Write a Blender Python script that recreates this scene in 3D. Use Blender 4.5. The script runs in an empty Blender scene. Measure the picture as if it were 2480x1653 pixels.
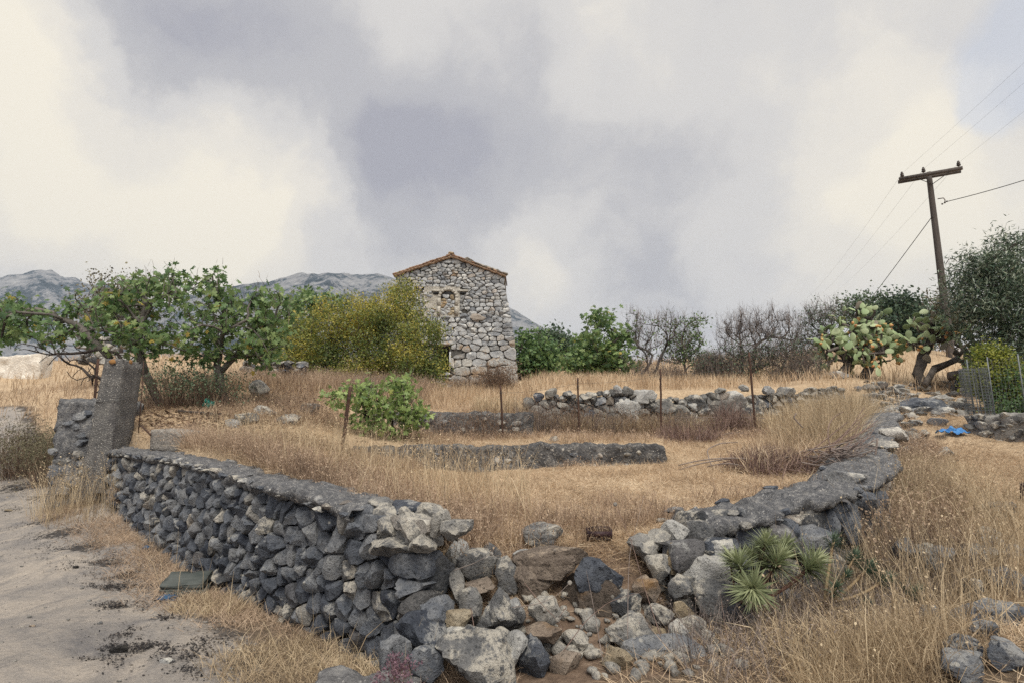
import bpy, math, time
import numpy as np
from math import radians as R
from mathutils import Matrix, Vector

# ------------------------------------------------------------------ camera, sky, sun, exposure
SC = bpy.context.scene
COL = SC.collection
PITCH = R(9.5)
CAM_Z = 1.6
F = 1378.0                                   # focal length in pixels of the 2480 px wide photograph (20 mm)

cam_data = bpy.data.cameras.new("camera")
cam = bpy.data.objects.new("camera", cam_data)
COL.objects.link(cam)
cam.location = (0, 0, CAM_Z)
cam.rotation_euler = (R(90) + PITCH, 0, 0)
cam_data.sensor_width = 36.0
cam_data.lens = 36.0 * F / 2480.0
cam_data.clip_start = 0.05
cam_data.clip_end = 12000
SC.camera = cam

SUN_AZ, SUN_EL = R(165), R(55)               # azimuth from +Y towards +X, elevation
SUN_STRENGTH = 1.5
SC.view_settings.view_transform = 'Standard'
SC.view_settings.look = 'None'
SC.view_settings.gamma = 1.0
SC.view_settings.exposure = 1.45
SC.view_settings.use_curve_mapping = False
SC.cycles.max_bounces = 10
SC.cycles.diffuse_bounces = 7
SC.cycles.transmission_bounces = 6
SC.cycles.volume_bounces = 0
SC.cycles.use_denoising = False


def ray(px, py):
    """direction of a photograph pixel scaled so that its y is 1"""
    u = (px - 1240.0) / F
    v = (826.5 - py) / F
    dy = math.cos(PITCH) - v * math.sin(PITCH)
    dz = math.sin(PITCH) + v * math.cos(PITCH)
    return u / dy, dz / dy


def P(px, py, D):
    a, b = ray(px, py)
    return np.array((a * D, D, CAM_Z + b * D))


def setup_world():
    w = bpy.data.worlds.new("World")
    SC.world = w
    w.use_nodes = True
    nt = w.node_tree
    N, L = nt.nodes, nt.links
    N.clear()
    out = N.new("ShaderNodeOutputWorld")
    sky = N.new("ShaderNodeTexSky")
    sky.sky_type = 'NISHITA'
    sky.sun_disc = False
    sky.sun_elevation = SUN_EL
    sky.sun_rotation = SUN_AZ
    bg_sky = N.new("ShaderNodeBackground")
    bg_sky.inputs[1].default_value = 0.10
    L.new(sky.outputs[0], bg_sky.inputs[0])
    tc = N.new("ShaderNodeTexCoord")

    def math_(op, a, b=None, c=None):
        n = N.new("ShaderNodeMath")
        n.operation = op
        for i, x in enumerate((a, b, c)):
            if x is None:
                continue
            if isinstance(x, (int, float)):
                n.inputs[i].default_value = x
            else:
                L.new(x, n.inputs[i])
        return n.outputs[0]

    def noise(scale, detail, rough, vec=None, dist=0.0):
        n = N.new("ShaderNodeTexNoise")
        n.inputs['Scale'].default_value = scale
        n.inputs['Detail'].default_value = detail
        n.inputs['Roughness'].default_value = rough
        n.inputs['Distortion'].default_value = dist
        L.new(vec if vec is not None else tc.outputs['Generated'], n.inputs['Vector'])
        return n
    # warp the direction a little so that cloud banks get ragged edges
    wn = noise(3.2, 7, 0.58)
    sub = N.new("ShaderNodeVectorMath"); sub.operation = 'SUBTRACT'
    L.new(wn.outputs['Color'], sub.inputs[0]); sub.inputs[1].default_value = (0.5, 0.5, 0.5)
    sca = N.new("ShaderNodeVectorMath"); sca.operation = 'SCALE'
    L.new(sub.outputs[0], sca.inputs[0]); sca.inputs['Scale'].default_value = 0.30
    add = N.new("ShaderNodeVectorMath"); add.operation = 'ADD'
    L.new(tc.outputs['Generated'], add.inputs[0]); L.new(sca.outputs[0], add.inputs[1])
    nrm = N.new("ShaderNodeVectorMath"); nrm.operation = 'NORMALIZE'
    L.new(add.outputs[0], nrm.inputs[0])
    d = nrm.outputs[0]

    def blob(px, py, r_px):
        a, b = ray(px, py)
        c = Vector((a, 1.0, b)).normalized()
        n = N.new("ShaderNodeVectorMath"); n.operation = 'DOT_PRODUCT'
        L.new(d, n.inputs[0]); n.inputs[1].default_value = c
        k = 1.0 / (1 - math.cos(math.atan(r_px / F)))
        return math_('EXPONENT', math_('MULTIPLY', math_('SUBTRACT', n.outputs['Value'], 1.0), k))

    banks = SKY_BANKS
    val = None
    for (px, py, r, wgt) in banks:
        t = math_('MULTIPLY', blob(px, py, r), wgt)
        val = t if val is None else math_('ADD', val, t)
    n1 = noise(2.2, 9, 0.55, dist=0.3)
    n2 = noise(6.0, 9, 0.62, d)
    val = math_('ADD', val, math_('MULTIPLY', math_('SUBTRACT', n1.outputs['Fac'], 0.5), 0.60))
    val = math_('ADD', val, math_('MULTIPLY', math_('SUBTRACT', n2.outputs['Fac'], 0.5), 0.48))
    val = math_('ADD', val, 0.53)
    ramp = N.new("ShaderNodeValToRGB")
    cr = ramp.color_ramp
    cr.interpolation = 'EASE'
    cr.elements[0].position = 0.05
    cr.elements[0].color = (0.159, 0.159, 0.178, 1)
    cr.elements[1].position = 0.97
    cr.elements[1].color = (0.365, 0.34, 0.29, 1)
    for p, c in ((0.3, (0.201, 0.199, 0.207, 1)), (0.55, (0.271, 0.263, 0.255, 1)), (0.78, (0.327, 0.309, 0.278, 1))):
        e = cr.elements.new(p)
        e.color = c
    L.new(val, ramp.inputs[0])
    bg_cl = N.new("ShaderNodeBackground")
    bg_cl.inputs[1].default_value = 0.98
    L.new(ramp.outputs[0], bg_cl.inputs[0])
    # one gap in the overcast where thin blue shows
    gap = math_('ADD', blob(2570, 40, 140), math_('MULTIPLY', blob(2455, 190, 60), 0.45))
    gap = math_('MULTIPLY', math_('SUBTRACT', gap, 0.36), 3.0)
    gapn = N.new("ShaderNodeClamp"); L.new(gap, gapn.inputs[0])
    gapm = math_('MULTIPLY', gapn.outputs[0], 0.20)
    mix = N.new("ShaderNodeMixShader")
    L.new(gapm, mix.inputs[0]); L.new(bg_cl.outputs[0], mix.inputs[1]); L.new(bg_sky.outputs[0], mix.inputs[2])
    L.new(mix.outputs[0], out.inputs[0])


# cloud banks: photograph pixel, radius in pixels, weight (light or dark cloud)
SKY_BANKS = [
    (430, 430, 270, 0.44), (150, 330, 240, 0.30), (620, 540, 130, 0.20), (20, 60, 110, 0.34), (60, 640, 160, -0.10),
    (985, 400, 150, -0.52), (930, 270, 190, -0.16), (960, 530, 170, -0.18), (300, 50, 170, -0.50), (600, 60, 190, -0.22), (760, 170, 170, -0.12),
    (1150, 130, 230, -0.08), (1360, 260, 200, -0.13), (1560, 440, 170, -0.13), (1250, 430, 160, -0.14), (1750, 270, 170, -0.09),
    (1470, 100, 130, 0.20), (1290, 680, 110, 0.32), (1430, 500, 110, 0.16), (1560, 650, 130, -0.10), (1780, 660, 170, -0.12),
    (2100, 430, 230, 0.26), (2330, 330, 190, 0.22), (1950, 140, 220, 0.06), (2400, 560, 180, 0.16), (2150, 640, 160, 0.10), (2200, 40, 150, 0.05),
    (250, 620, 140, -0.12), (800, 620, 120, -0.06),
]
setup_world()

sun_data = bpy.data.lights.new("sun", 'SUN')
sun_data.energy = SUN_STRENGTH
sun_data.angle = R(40)
sun_data.color = (1.0, 0.93, 0.80)
sun = bpy.data.objects.new("sun", sun_data)
COL.objects.link(sun)
sd = Vector((math.sin(SUN_AZ) * math.cos(SUN_EL), math.cos(SUN_AZ) * math.cos(SUN_EL), math.sin(SUN_EL)))
sun.rotation_euler = sd.to_track_quat('Z', 'Y').to_euler()
sun.location = (0, 0, 30)

# ------------------------------------------------------------------ small helpers
rng = np.random.default_rng(11)


def smooth(a, b, x):
    t = np.clip((x - a) / (b - a), 0, 1)
    return t * t * (3 - 2 * t)


def _hash(i, j, k, s):
    n = (i * 374761393 + j * 668265263 + k * 2147483647 + s * 144665) & 0xFFFFFFFF
    n = ((n ^ (n >> 13)) * 1274126177) & 0xFFFFFFFF
    n = ((n ^ (n >> 16)) * 2246822519) & 0xFFFFFFFF
    return ((n ^ (n >> 15)) & 0xFFFFFF) / float(0xFFFFFF)


def vnoise(p, s=0):
    p = np.asarray(p, float)
    i = np.floor(p).astype(np.int64)
    f = p - i
    f = f * f * (3 - 2 * f)
    r = 0
    for dx in (0, 1):
        wx = f[..., 0] if dx else 1 - f[..., 0]
        for dy in (0, 1):
            wy = f[..., 1] if dy else 1 - f[..., 1]
            for dz in (0, 1):
                wz = f[..., 2] if dz else 1 - f[..., 2]
                r = r + wx * wy * wz * _hash(i[..., 0] + dx, i[..., 1] + dy, i[..., 2] + dz, s)
    return r * 2 - 1


def fbm(p, octaves=3, s=0, gain=0.5):
    a, r, p = 1.0, 0, np.asarray(p, float)
    for o in range(octaves):
        r = r + a * vnoise(p * 2 ** o, s + o * 17)
        a *= gain
    return r


def make_mesh(name, V, polys, mat=None, attrs=None, flat=False, sharp=0):
    V = np.ascontiguousarray(V, np.float32)
    me = bpy.data.meshes.new(name)
    polys = [np.asarray(p, np.int32) for p in polys if len(p)]
    me.vertices.add(len(V))
    me.vertices.foreach_set("co", V.ravel())
    loops = np.concatenate([p.ravel() for p in polys])
    tot = np.concatenate([np.full(len(p), p.shape[1], np.int32) for p in polys])
    st = np.concatenate([[0], np.cumsum(tot)[:-1]]).astype(np.int32)
    me.loops.add(len(loops))
    me.loops.foreach_set("vertex_index", loops)
    me.polygons.add(len(tot))
    me.polygons.foreach_set("loop_start", st)
    me.polygons.foreach_set("loop_total", tot)
    me.update(calc_edges=True)
    if not flat:
        me.polygons.foreach_set("use_smooth", np.ones(len(tot), bool))
    for k, a in (attrs or {}).items():
        at = me.attributes.new(k, 'FLOAT', 'POINT')
        at.data.foreach_set("value", np.ascontiguousarray(a, np.float32))
    if mat:
        me.materials.append(mat)
    if sharp:
        me.set_sharp_from_angle(angle=R(sharp))
    return me


WLOC = {}                                     # world place of every object, by name


def link(name, data, parent=None, loc=None, label=None, cat=None, group=None, kind=None):
    o = bpy.data.objects.new(name, data)
    COL.objects.link(o)
    if parent is not None:
        o.parent = parent
        w = Vector(loc) if loc is not None else Vector((0, 0, 0))
        o.location = w - WLOC[parent.name]
    else:
        w = Vector(loc) if loc is not None else Vector((0, 0, 0))
        o.location = w
    WLOC[o.name] = w
    if label: o["label"] = label
    if cat: o["category"] = cat
    if group: o["group"] = group
    if kind: o["kind"] = kind
    return o


def thing(name, loc, label, cat, group=None):
    return link(name, None, None, tuple(float(x) for x in loc), label, cat, group, "thing")


def local_mesh(name, V, polys, mat, **kw):
    """mesh about its own centre; returns mesh and centre"""
    c = V.mean(0)
    return make_mesh(name, V - c, polys, mat, **kw), c


def part(name, V, polys, mat, parent, label=None, kind=None, **kw):
    me, c = local_mesh(name, np.asarray(V, float), polys, mat, **kw)
    return link(name, me, parent, c, label=label, kind=kind)


class Geo:
    """collects pieces of geometry for ONE object"""
    def __init__(s):
        s.V, s.P, s.n, s.A = [], {3: [], 4: []}, 0, []

    def add(s, V, polys, tint=None):
        V = np.asarray(V, float)
        for p in polys:
            p = np.asarray(p, int)
            if len(p):
                s.P.setdefault(p.shape[1], []).append(p + s.n)
        s.V.append(V)
        s.A.append(np.full(len(V), 0.5) if tint is None else np.broadcast_to(np.asarray(tint, float), (len(V),)))
        s.n += len(V)

    def arrays(s):
        return np.concatenate(s.V), [np.concatenate(v) for v in s.P.values() if v]

    def mesh(s, name, mat, flat=False):
        V, Pq = s.arrays()
        return make_mesh(name, V, Pq, mat, {"tint": np.concatenate(s.A)}, flat)

    def part(s, name, mat, parent, kind=None, label=None, flat=False):
        V, Pq = s.arrays()
        c = V.mean(0)
        me = make_mesh(name, V - c, Pq, mat, {"tint": np.concatenate(s.A)}, flat)
        return link(name, me, parent, c, kind=kind, label=label)


def box_geo(c, size, yaw=0.0, taper=1.0):
    sx, sy, sz = np.array(size) / 2.0
    V = np.array([(x * (taper if z > 0 else 1), y * (taper if z > 0 else 1), z) for x in (-sx, sx) for y in (-sy, sy) for z in (-sz, sz)])
    ca, sa = math.cos(yaw), math.sin(yaw)
    V = V @ np.array([[ca, sa, 0], [-sa, ca, 0], [0, 0, 1]]) + np.array(c)
    Fq = np.array([(0, 1, 3, 2), (4, 6, 7, 5), (0, 4, 5, 1), (2, 3, 7, 6), (0, 2, 6, 4), (1, 5, 7, 3)])
    return V, [Fq]


def tube(pts, rad, sides=6, cap=True):
    pts = np.asarray(pts, float)
    n = len(pts)
    rad = np.broadcast_to(np.asarray(rad, float), (n,))
    t = np.gradient(pts, axis=0)
    t /= np.linalg.norm(t, axis=1)[:, None] + 1e-9
    ref = np.array((0.31, 0.17, 0.93)) if abs(t[:, 2]).mean() < 0.8 else np.array((0.9, 0.3, 0.1))
    a = np.cross(t, ref); a /= np.linalg.norm(a, axis=1)[:, None] + 1e-9
    b = np.cross(t, a)
    ang = np.arange(sides) * 2 * math.pi / sides
    V = pts[:, None] + rad[:, None, None] * (np.cos(ang)[None, :, None] * a[:, None] + np.sin(ang)[None, :, None] * b[:, None])
    V = V.reshape(-1, 3)
    i = np.arange(n - 1)[:, None] * sides
    j = np.arange(sides)[None]
    k = (j + 1) % sides
    q = np.stack([i + j, i + k, i + sides + k, i + sides + j], -1).reshape(-1, 4)
    polys = [q]
    if cap:
        V = np.vstack([V, pts[:1], pts[-1:]])
        jj = np.arange(sides); kk = (jj + 1) % sides
        b0 = np.full(sides, n * sides)
        e = (n - 1) * sides
        polys.append(np.stack([kk, jj, b0], -1))
        polys.append(np.stack([e + jj, e + kk, b0 + 1], -1))
    return V, polys


# ------------------------------------------------------------------ terrain
def tps_fit(pts, zs, lam=0.02):
    n = len(pts)
    r2 = ((pts[:, None] - pts[None]) ** 2).sum(-1)
    K = 0.5 * r2 * np.log(r2 + 1e-9) + lam * np.eye(n)
    Q = np.hstack([np.ones((n, 1)), pts])
    A = np.block([[K, Q], [Q.T, np.zeros((3, 3))]])
    return np.linalg.solve(A, np.concatenate([zs, np.zeros(3)]))


def tps_eval(pts, w, q):
    r2 = ((q[:, None] - pts[None]) ** 2).sum(-1)
    return (0.5 * r2 * np.log(r2 + 1e-9)) @ w[:-3] + w[-3] + q @ w[-2:]


def ctrl(lst, extra):
    p = [P(*c) for c in lst] + [np.array(e, float) for e in extra]
    return np.array(p)


IN_C = ctrl([(1100, 1290, 5.2), (1300, 1290, 5.2), (1480, 1280, 5.2), (1300, 1200, 7.0), (1150, 1190, 7.2), (1400, 1150, 9), (1250, 1146, 10.5),
             (1000, 1156, 9.8), (1600, 1127, 10.7), (620, 1088, 8.4), (760, 1125, 7.6), (900, 1180, 6.4), (480, 1040, 11.0), (545, 975, 13.2), (700, 1005, 12.6),
             (360, 985, 12.8), (650, 940, 17), (1700, 1205, 6.6), (1850, 1130, 8.8), (2000, 1060, 11.5), (1750, 1065, 12.5), (1300, 1062, 12.8),
             (1050, 1066, 12.2), (1450, 1062, 13.2), (1150, 995, 15.2), (1100, 955, 20), (1100, 938, 25.5), (1250, 938, 25), (1500, 940, 17), (1500, 900, 28), (1500, 886, 38),
             (1900, 930, 18), (2000, 905, 22), (800, 935, 21), (500, 900, 26), (250, 880, 27), (2100, 945, 17), (2200, 925, 20), (2302, 862, 24.5), (2450, 905, 22),
             (1100, 890, 36), (700, 870, 36), (300, 860, 38), (2100, 885, 34), (2400, 872, 34)],
            [(-6, 4, 1.0), (-10, 8, 1.6), (6, 4.5, 1.0), (0, 3.6, 0.78), (3, 4.5, 0.85)])
OUT_C = ctrl([(0, 1650, 4.0), (300, 1500, 5.4), (100, 1250, 10.2), (60, 1150, 13), (50, 1052, 16), (100, 990, 18), (50, 905, 26), (520, 1425, 6.7), (800, 1600, 4.7),
              (1000, 1650, 4.2), (1300, 1645, 3.85), (1700, 1645, 3.6), (1900, 1485, 4.8), (1800, 1505, 4.55), (2000, 1445, 5.15), (2090, 1400, 5.4), (2300, 1600, 3.4), (2300, 1300, 6.0), (2130, 1330, 5.5), (2350, 1150, 9),
              (2300, 1060, 12), (2200, 1000, 14.5), (2330, 1088, 11.6), (2450, 1095, 10.8), (2200, 930, 19), (2302, 862, 24.5), (2450, 905, 22), (230, 1215, 10.3), (330, 1270, 9),
              (2480, 1400, 5.2), (300, 860, 38), (2400, 872, 34)],
             [(0, -4, 0), (-12, -4, 0), (12, -4, 0.3), (0, 1, 0.02), (-8, 3, -0.05), (10, 3, 0.5), (3, 1, 0.1), (1.75, 3.4, 0.10), (1.5, 3.0, 0.08), (20, 8, 1.2), (-20, 8, 0.3)])
# boundary walls of the plot (outer line), from the far left round the collapsed corner to the far right
A2, A1, A0 = np.array((-9.6, 12.6)), np.array((-7.25, 10.35)), np.array((-0.62, 4.28))
B0, B1, B2, B3 = np.array((1.25, 4.62)), np.array((3.75, 6.0)), np.array((5.6, 8.7)), np.array((8.8, 13.2))
BOUND = np.array([(-30, 45), (-12.5, 17.5), A2, A1, A0, (0.3, 4.30), B0, B1, B2, B3, (12.0, 17.5), (16, 26), (22, 45)], float)


def signed_inside(q):
    best = np.full(len(q), 1e9)
    sgn = np.zeros(len(q))
    for a, b in zip(BOUND[:-1], BOUND[1:]):
        d = b - a
        t = np.clip(((q - a) @ d) / (d @ d), 0, 1)
        c = a + t[:, None] * d
        dist = np.hypot(*(q - c).T)
        s = d[0] * (q[:, 1] - a[1]) - d[1] * (q[:, 0] - a[0])
        m = dist < best - 1e-9
        best = np.where(m, dist, best)
        sgn = np.where(m, np.sign(s), sgn)
    return best * sgn


T1_Y, T2_Y, T3_Y = 11.0, 14.2, 15.6


def steps(q):
    """the rise of the terrace walls inside the plot"""
    x, y = q[:, 0], q[:, 1]
    r = 0
    m = smooth(-3.2, -2.2, x) * (1 - smooth(2.9, 3.0, x))
    w = 0.06 + 1.6 * (1 - smooth(-4.6, -2.6, x) * (1 - smooth(2.85, 3.3, x)))
    r = r + 0.34 * smooth(-0.5, 0.5, (y - T1_Y - 0.22) / (2 * w)) * (1 - smooth(11.6, 14.6, y))
    w2 = 0.08 + 2.0 * (1 - smooth(-4.0, -2.6, x))
    r = r + 0.50 * (1 - smooth(0.1, 0.9, x)) * smooth(-0.5, 0.5, (y - T2_Y - 0.25) / (2 * w2)) * (1 - smooth(15, 23, y))
    w3 = 0.10 + 2.5 * smooth(8.5, 10.5, x)
    r = r + 0.95 * smooth(0.1, 0.9, x) * smooth(-0.5, 0.5, (y - (T3_Y - 0.05 + (x - 0.3) * 0.0914) - 0.35) / (2 * w3)) * (1 - smooth(17, 25, y))
    return r


_pin, _pout = IN_C[:, :2], OUT_C[:, :2]
_win = tps_fit(_pin, IN_C[:, 2] - steps(_pin))
_wout = tps_fit(_pout, OUT_C[:, 2])


def height(x, y, detail=True):
    x = np.asarray(x, float); shp = x.shape
    q = np.stack([x.ravel(), np.asarray(y, float).ravel()], -1)
    out = np.empty(len(q))
    for i in range(0, len(q), 60000):
        s = q[i:i + 60000]
        zi = tps_eval(_pin, _win, s) + steps(s)
        zo = tps_eval(_pout, _wout, s)
        sd_ = signed_inside(s)
        corner = np.exp(-((s[:, 0] - 0.35) / 0.75) ** 4) * (s[:, 1] < 6)
        lo, hi = 0.05 - 0.45 * corner, 0.40 + 0.40 * corner
        far_b = smooth(14, 22, s[:, 1])
        lo, hi = lo - 3 * far_b, hi + 3 * far_b
        w = smooth(0, 1, (sd_ - lo) / (hi - lo))
        z = zo + (zi - zo) * w
        z = np.clip(z, -0.6, 7.5)
        r = np.hypot(s[:, 0], s[:, 1] - 6)
        farz = 5.2 * smooth(0, 30, s[:, 1]) - 0.02 * np.clip(r - 45, 0, 500)
        z = z + (farz - z) * smooth(34, 60, r)
        out[i:i + 60000] = z
    if detail:
        p3 = np.stack([q[:, 0], q[:, 1], np.zeros(len(q))], -1)
        out += 0.022 * fbm(p3 * 1.7, 3, 5) + 0.05 * smooth(14, 20, q[:, 1]) * fbm(p3 * 0.6, 2, 9)
    return out.reshape(shp)


def G(px, py, dmin=2.2, dmax=60):
    """where a photograph pixel meets the ground"""
    a, b = ray(px, py)
    D = np.exp(np.linspace(math.log(dmin), math.log(dmax), 900))
    z = CAM_Z + b * D
    hgt = height(a * D, D)
    k = np.nonzero(z < hgt)[0]
    i = k[0] if len(k) else len(D) - 1
    return np.array((a * D[i], D[i], hgt[i]))


def on_ground(xy, dz=0.0):
    xy = np.asarray(xy, float)
    return np.column_stack([xy, height(xy[:, 0], xy[:, 1]) + dz])
# ------------------------------------------------------------------ materials
class NT:
    def __init__(s, name):
        s.m = bpy.data.materials.new(name)
        s.m.use_nodes = True
        s.t = s.m.node_tree
        s.N, s.L = s.t.nodes, s.t.links
        s.b = s.N["Principled BSDF"]
        s.out = s.N["Material Output"]
        s.b.inputs["Roughness"].default_value = 0.9
        s.b.inputs["Specular IOR Level"].default_value = 0.25
        g = s.N.new("ShaderNodeNewGeometry")
        s.pos = g.outputs["Position"]
        s.nz = None
        s.geo = g

    def set(s, sock, x):
        if isinstance(x, (int, float)):
            sock.default_value = x
        elif isinstance(x, (tuple, list)):
            sock.default_value = tuple(x) + ((1,) if len(x) == 3 and len(sock.default_value) == 4 else ())
        else:
            s.L.new(x, sock)

    def math(s, op, a, b=None, c=None, clamp=False):
        n = s.N.new("ShaderNodeMath"); n.operation = op; n.use_clamp = clamp
        for i, x in enumerate((a, b, c)):
            if x is not None:
                s.set(n.inputs[i], x)
        return n.outputs[0]

    def noise(s, scale, detail=4, rough=0.55, vec=None, out='Fac', dist=0.0):
        n = s.N.new("ShaderNodeTexNoise")
        n.inputs['Scale'].default_value = scale
        n.inputs['Detail'].default_value = detail
        n.inputs['Roughness'].default_value = rough
        n.inputs['Distortion'].default_value = dist
        s.L.new(vec if vec is not None else s.pos, n.inputs['Vector'])
        return n.outputs[out]

    def voro(s, scale, vec=None, out='Distance', feature='F1', rand=1.0):
        n = s.N.new("ShaderNodeTexVoronoi")
        n.feature = feature
        n.inputs['Scale'].default_value = scale
        n.inputs['Randomness'].default_value = rand
        s.L.new(vec if vec is not None else s.pos, n.inputs['Vector'])
        return n.outputs[out]

    def step(s, x, a, b):
        n = s.N.new("ShaderNodeMapRange"); n.interpolation_type = 'SMOOTHSTEP'
        s.set(n.inputs['Value'], x)
        n.inputs['From Min'].default_value = a; n.inputs['From Max'].default_value = b
        return n.outputs['Result']

    def mix(s, f, a, b, mode='MIX'):
        n = s.N.new("ShaderNodeMix"); n.data_type = 'RGBA'; n.blend_type = mode
        s.set(n.inputs['Factor'], f)
        s.set(n.inputs[6], a); s.set(n.inputs[7], b)
        return n.outputs[2]

    def ramp(s, x, stops):
        n = s.N.new("ShaderNodeValToRGB")
        e = n.color_ramp.elements
        e[0].position, e[0].color = stops[0][0], tuple(stops[0][1]) + (1,)
        e[1].position, e[1].color = stops[-1][0], tuple(stops[-1][1]) + (1,)
        for p, c in stops[1:-1]:
            q = e.new(p); q.color = tuple(c) + (1,)
        s.set(n.inputs[0], x)
        return n.outputs[0]

    def scale(s, v, k):
        n = s.N.new("ShaderNodeVectorMath"); n.operation = 'MULTIPLY'
        s.L.new(v, n.inputs[0]); n.inputs[1].default_value = k
        return n.outputs[0]

    def attr(s, name, out='Fac'):
        n = s.N.new("ShaderNodeAttribute"); n.attribute_name = name
        return n.outputs[out]

    def rand(s):
        return s.N.new("ShaderNodeObjectInfo").outputs['Random']

    def up(s):
        n = s.N.new("ShaderNodeSeparateXYZ"); s.L.new(s.geo.outputs['Normal'], n.inputs[0])
        return n.outputs['Z']

    def bump(s, h, strength=0.5, dist=0.02):
        n = s.N.new("ShaderNodeBump")
        n.inputs['Strength'].default_value = strength
        n.inputs['Distance'].default_value = dist
        s.set(n.inputs['Height'], h)
        s.L.new(n.outputs[0], s.b.inputs['Normal'])

    def col(s, c):
        s.set(s.b.inputs['Base Color'], c)
        return s.m


def rock_mat(name, dark, mid, light, lichen=0.3, warm=0.15, orange=0.0, sc=1.0, rough=0.92):
    """limestone: every stone its own tone, mottled, with pale crusts of lichen and dark pits"""
    m = NT(name)
    r = m.math('FRACT', m.math('ADD', m.rand(), m.attr('tint')))
    t = m.math('ADD', m.math('MULTIPLY', r, 0.42), m.math('MULTIPLY', m.noise(6 * sc, 8, 0.72), 1.0))
    c = m.ramp(t, [(0.44, dark), (0.68, mid), (0.98, light)])
    wn = m.math('FRACT', m.math('MULTIPLY', r, 7.31))
    c = m.mix(m.math('MULTIPLY', m.step(wn, 1 - warm, 1.0), 0.75), c, (mid[0] * 1.25, mid[1] * 1.06, mid[2] * 0.88))
    f = m.noise(46 * sc, 5, 0.7)
    c = m.mix(m.math('MULTIPLY', m.step(f, 0.47, 0.34), 0.8), c, tuple(x * 0.35 for x in dark))
    ln = m.noise(3.1 * sc, 6, 0.68)
    l2 = m.math('ADD', ln, m.math('MULTIPLY', m.up(), 0.07))
    lm = m.step(l2, 0.66 - 0.18 * lichen, 0.74 - 0.18 * lichen)
    lm = m.math('MULTIPLY', lm, m.step(m.noise(24 * sc, 6, 0.75), 0.40, 0.52))
    c = m.mix(m.math('MULTIPLY', lm, 0.8), c, (light[0] * 1.35, light[1] * 1.32, light[2] * 1.25))
    sp = m.math('MULTIPLY', m.step(m.voro(13 * sc), 0.20, 0.13), m.step(m.noise(2.3, 2), 0.58, 0.66))
    c = m.mix(m.math('MULTIPLY', sp, 0.9 * min(1, lichen * 2)), c, (0.5, 0.49, 0.46))
    if orange > 0:
        on = m.step(m.noise(1.7 * sc, 6, 0.65), 0.60 - 0.15 * orange, 0.72 - 0.1 * orange)
        c = m.mix(m.math('MULTIPLY', on, 0.7), c, (0.33, 0.19, 0.075))
    b = m.math('ADD', m.math('MULTIPLY', m.noise(8 * sc, 10, 0.72), 1.0), m.math('MULTIPLY', f, 0.5))
    m.bump(b, 1.0, 0.06)
    m.b.inputs["Roughness"].default_value = rough
    return m.col(c)


M = {}
M['rock_dark'] = rock_mat("dark_limestone", (0.050, 0.059, 0.082), (0.125, 0.140, 0.172), (0.29, 0.30, 0.32), 0.45, 0.05)  # bluish shadow tint is mixed into the stone colour
M['rock_mid'] = rock_mat("grey_limestone", (0.065, 0.072, 0.085), (0.19, 0.193, 0.202), (0.42, 0.405, 0.38), 0.8, 0.10)
M['rock_pale'] = rock_mat("pale_limestone", (0.14, 0.145, 0.162), (0.33, 0.335, 0.345), (0.53, 0.525, 0.51), 0.6, 0.2)
M['rock_brown'] = rock_mat("earth_stained_limestone", (0.085, 0.07, 0.06), (0.19, 0.155, 0.132), (0.36, 0.30, 0.25), 0.3, 0.3, 0.5)
M['rock_tan'] = rock_mat("tan_limestone", (0.17, 0.13, 0.085), (0.33, 0.27, 0.19), (0.46, 0.40, 0.31), 0.3, 0.2)
M['rock_house'] = rock_mat("chapel_limestone", (0.19, 0.205, 0.235), (0.385, 0.402, 0.43), (0.56, 0.565, 0.575), 0.5, 0.08, 0.0, 0.8)
M['rock_house_low'] = rock_mat("lichened_chapel_limestone", (0.19, 0.197, 0.21), (0.38, 0.385, 0.39), (0.55, 0.545, 0.53), 0.5, 0.15, 0.7, 0.7)
M['rock_back'] = rock_mat("terrace_limestone", (0.085, 0.088, 0.095), (0.19, 0.19, 0.188), (0.36, 0.345, 0.32), 0.5, 0.2, 0.0, 0.7)


def mortar_mat(name, dark, mid, light, sc=1.0, crust=0.5):
    m = NT(name)
    c = m.ramp(m.noise(7 * sc, 8, 0.72), [(0.3, dark), (0.52, mid), (0.75, light)])
    v = m.step(m.voro(26 * sc), 0.35, 0.12)
    c = m.mix(m.math('MULTIPLY', v, m.step(m.noise(9 * sc, 3), 0.45, 0.6)), c, tuple(x * 1.5 for x in light))
    cr = m.step(m.noise(2.2 * sc, 6, 0.7), 0.66 - 0.12 * crust, 0.72 - 0.1 * crust)
    c = m.mix(m.math('MULTIPLY', cr, 0.75), c, tuple(min(0.6, x * 1.7) for x in light))
    pit = m.step(m.noise(60 * sc, 4, 0.7), 0.42, 0.33)
    c = m.mix(m.math('MULTIPLY', pit, 0.7), c, tuple(x * 0.4 for x in dark))
    m.bump(m.math('ADD', m.noise(14 * sc, 9, 0.75), m.math('MULTIPLY', m.voro(26 * sc), -0.4)), 1.0, 0.04)
    return m.col(c)


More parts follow.
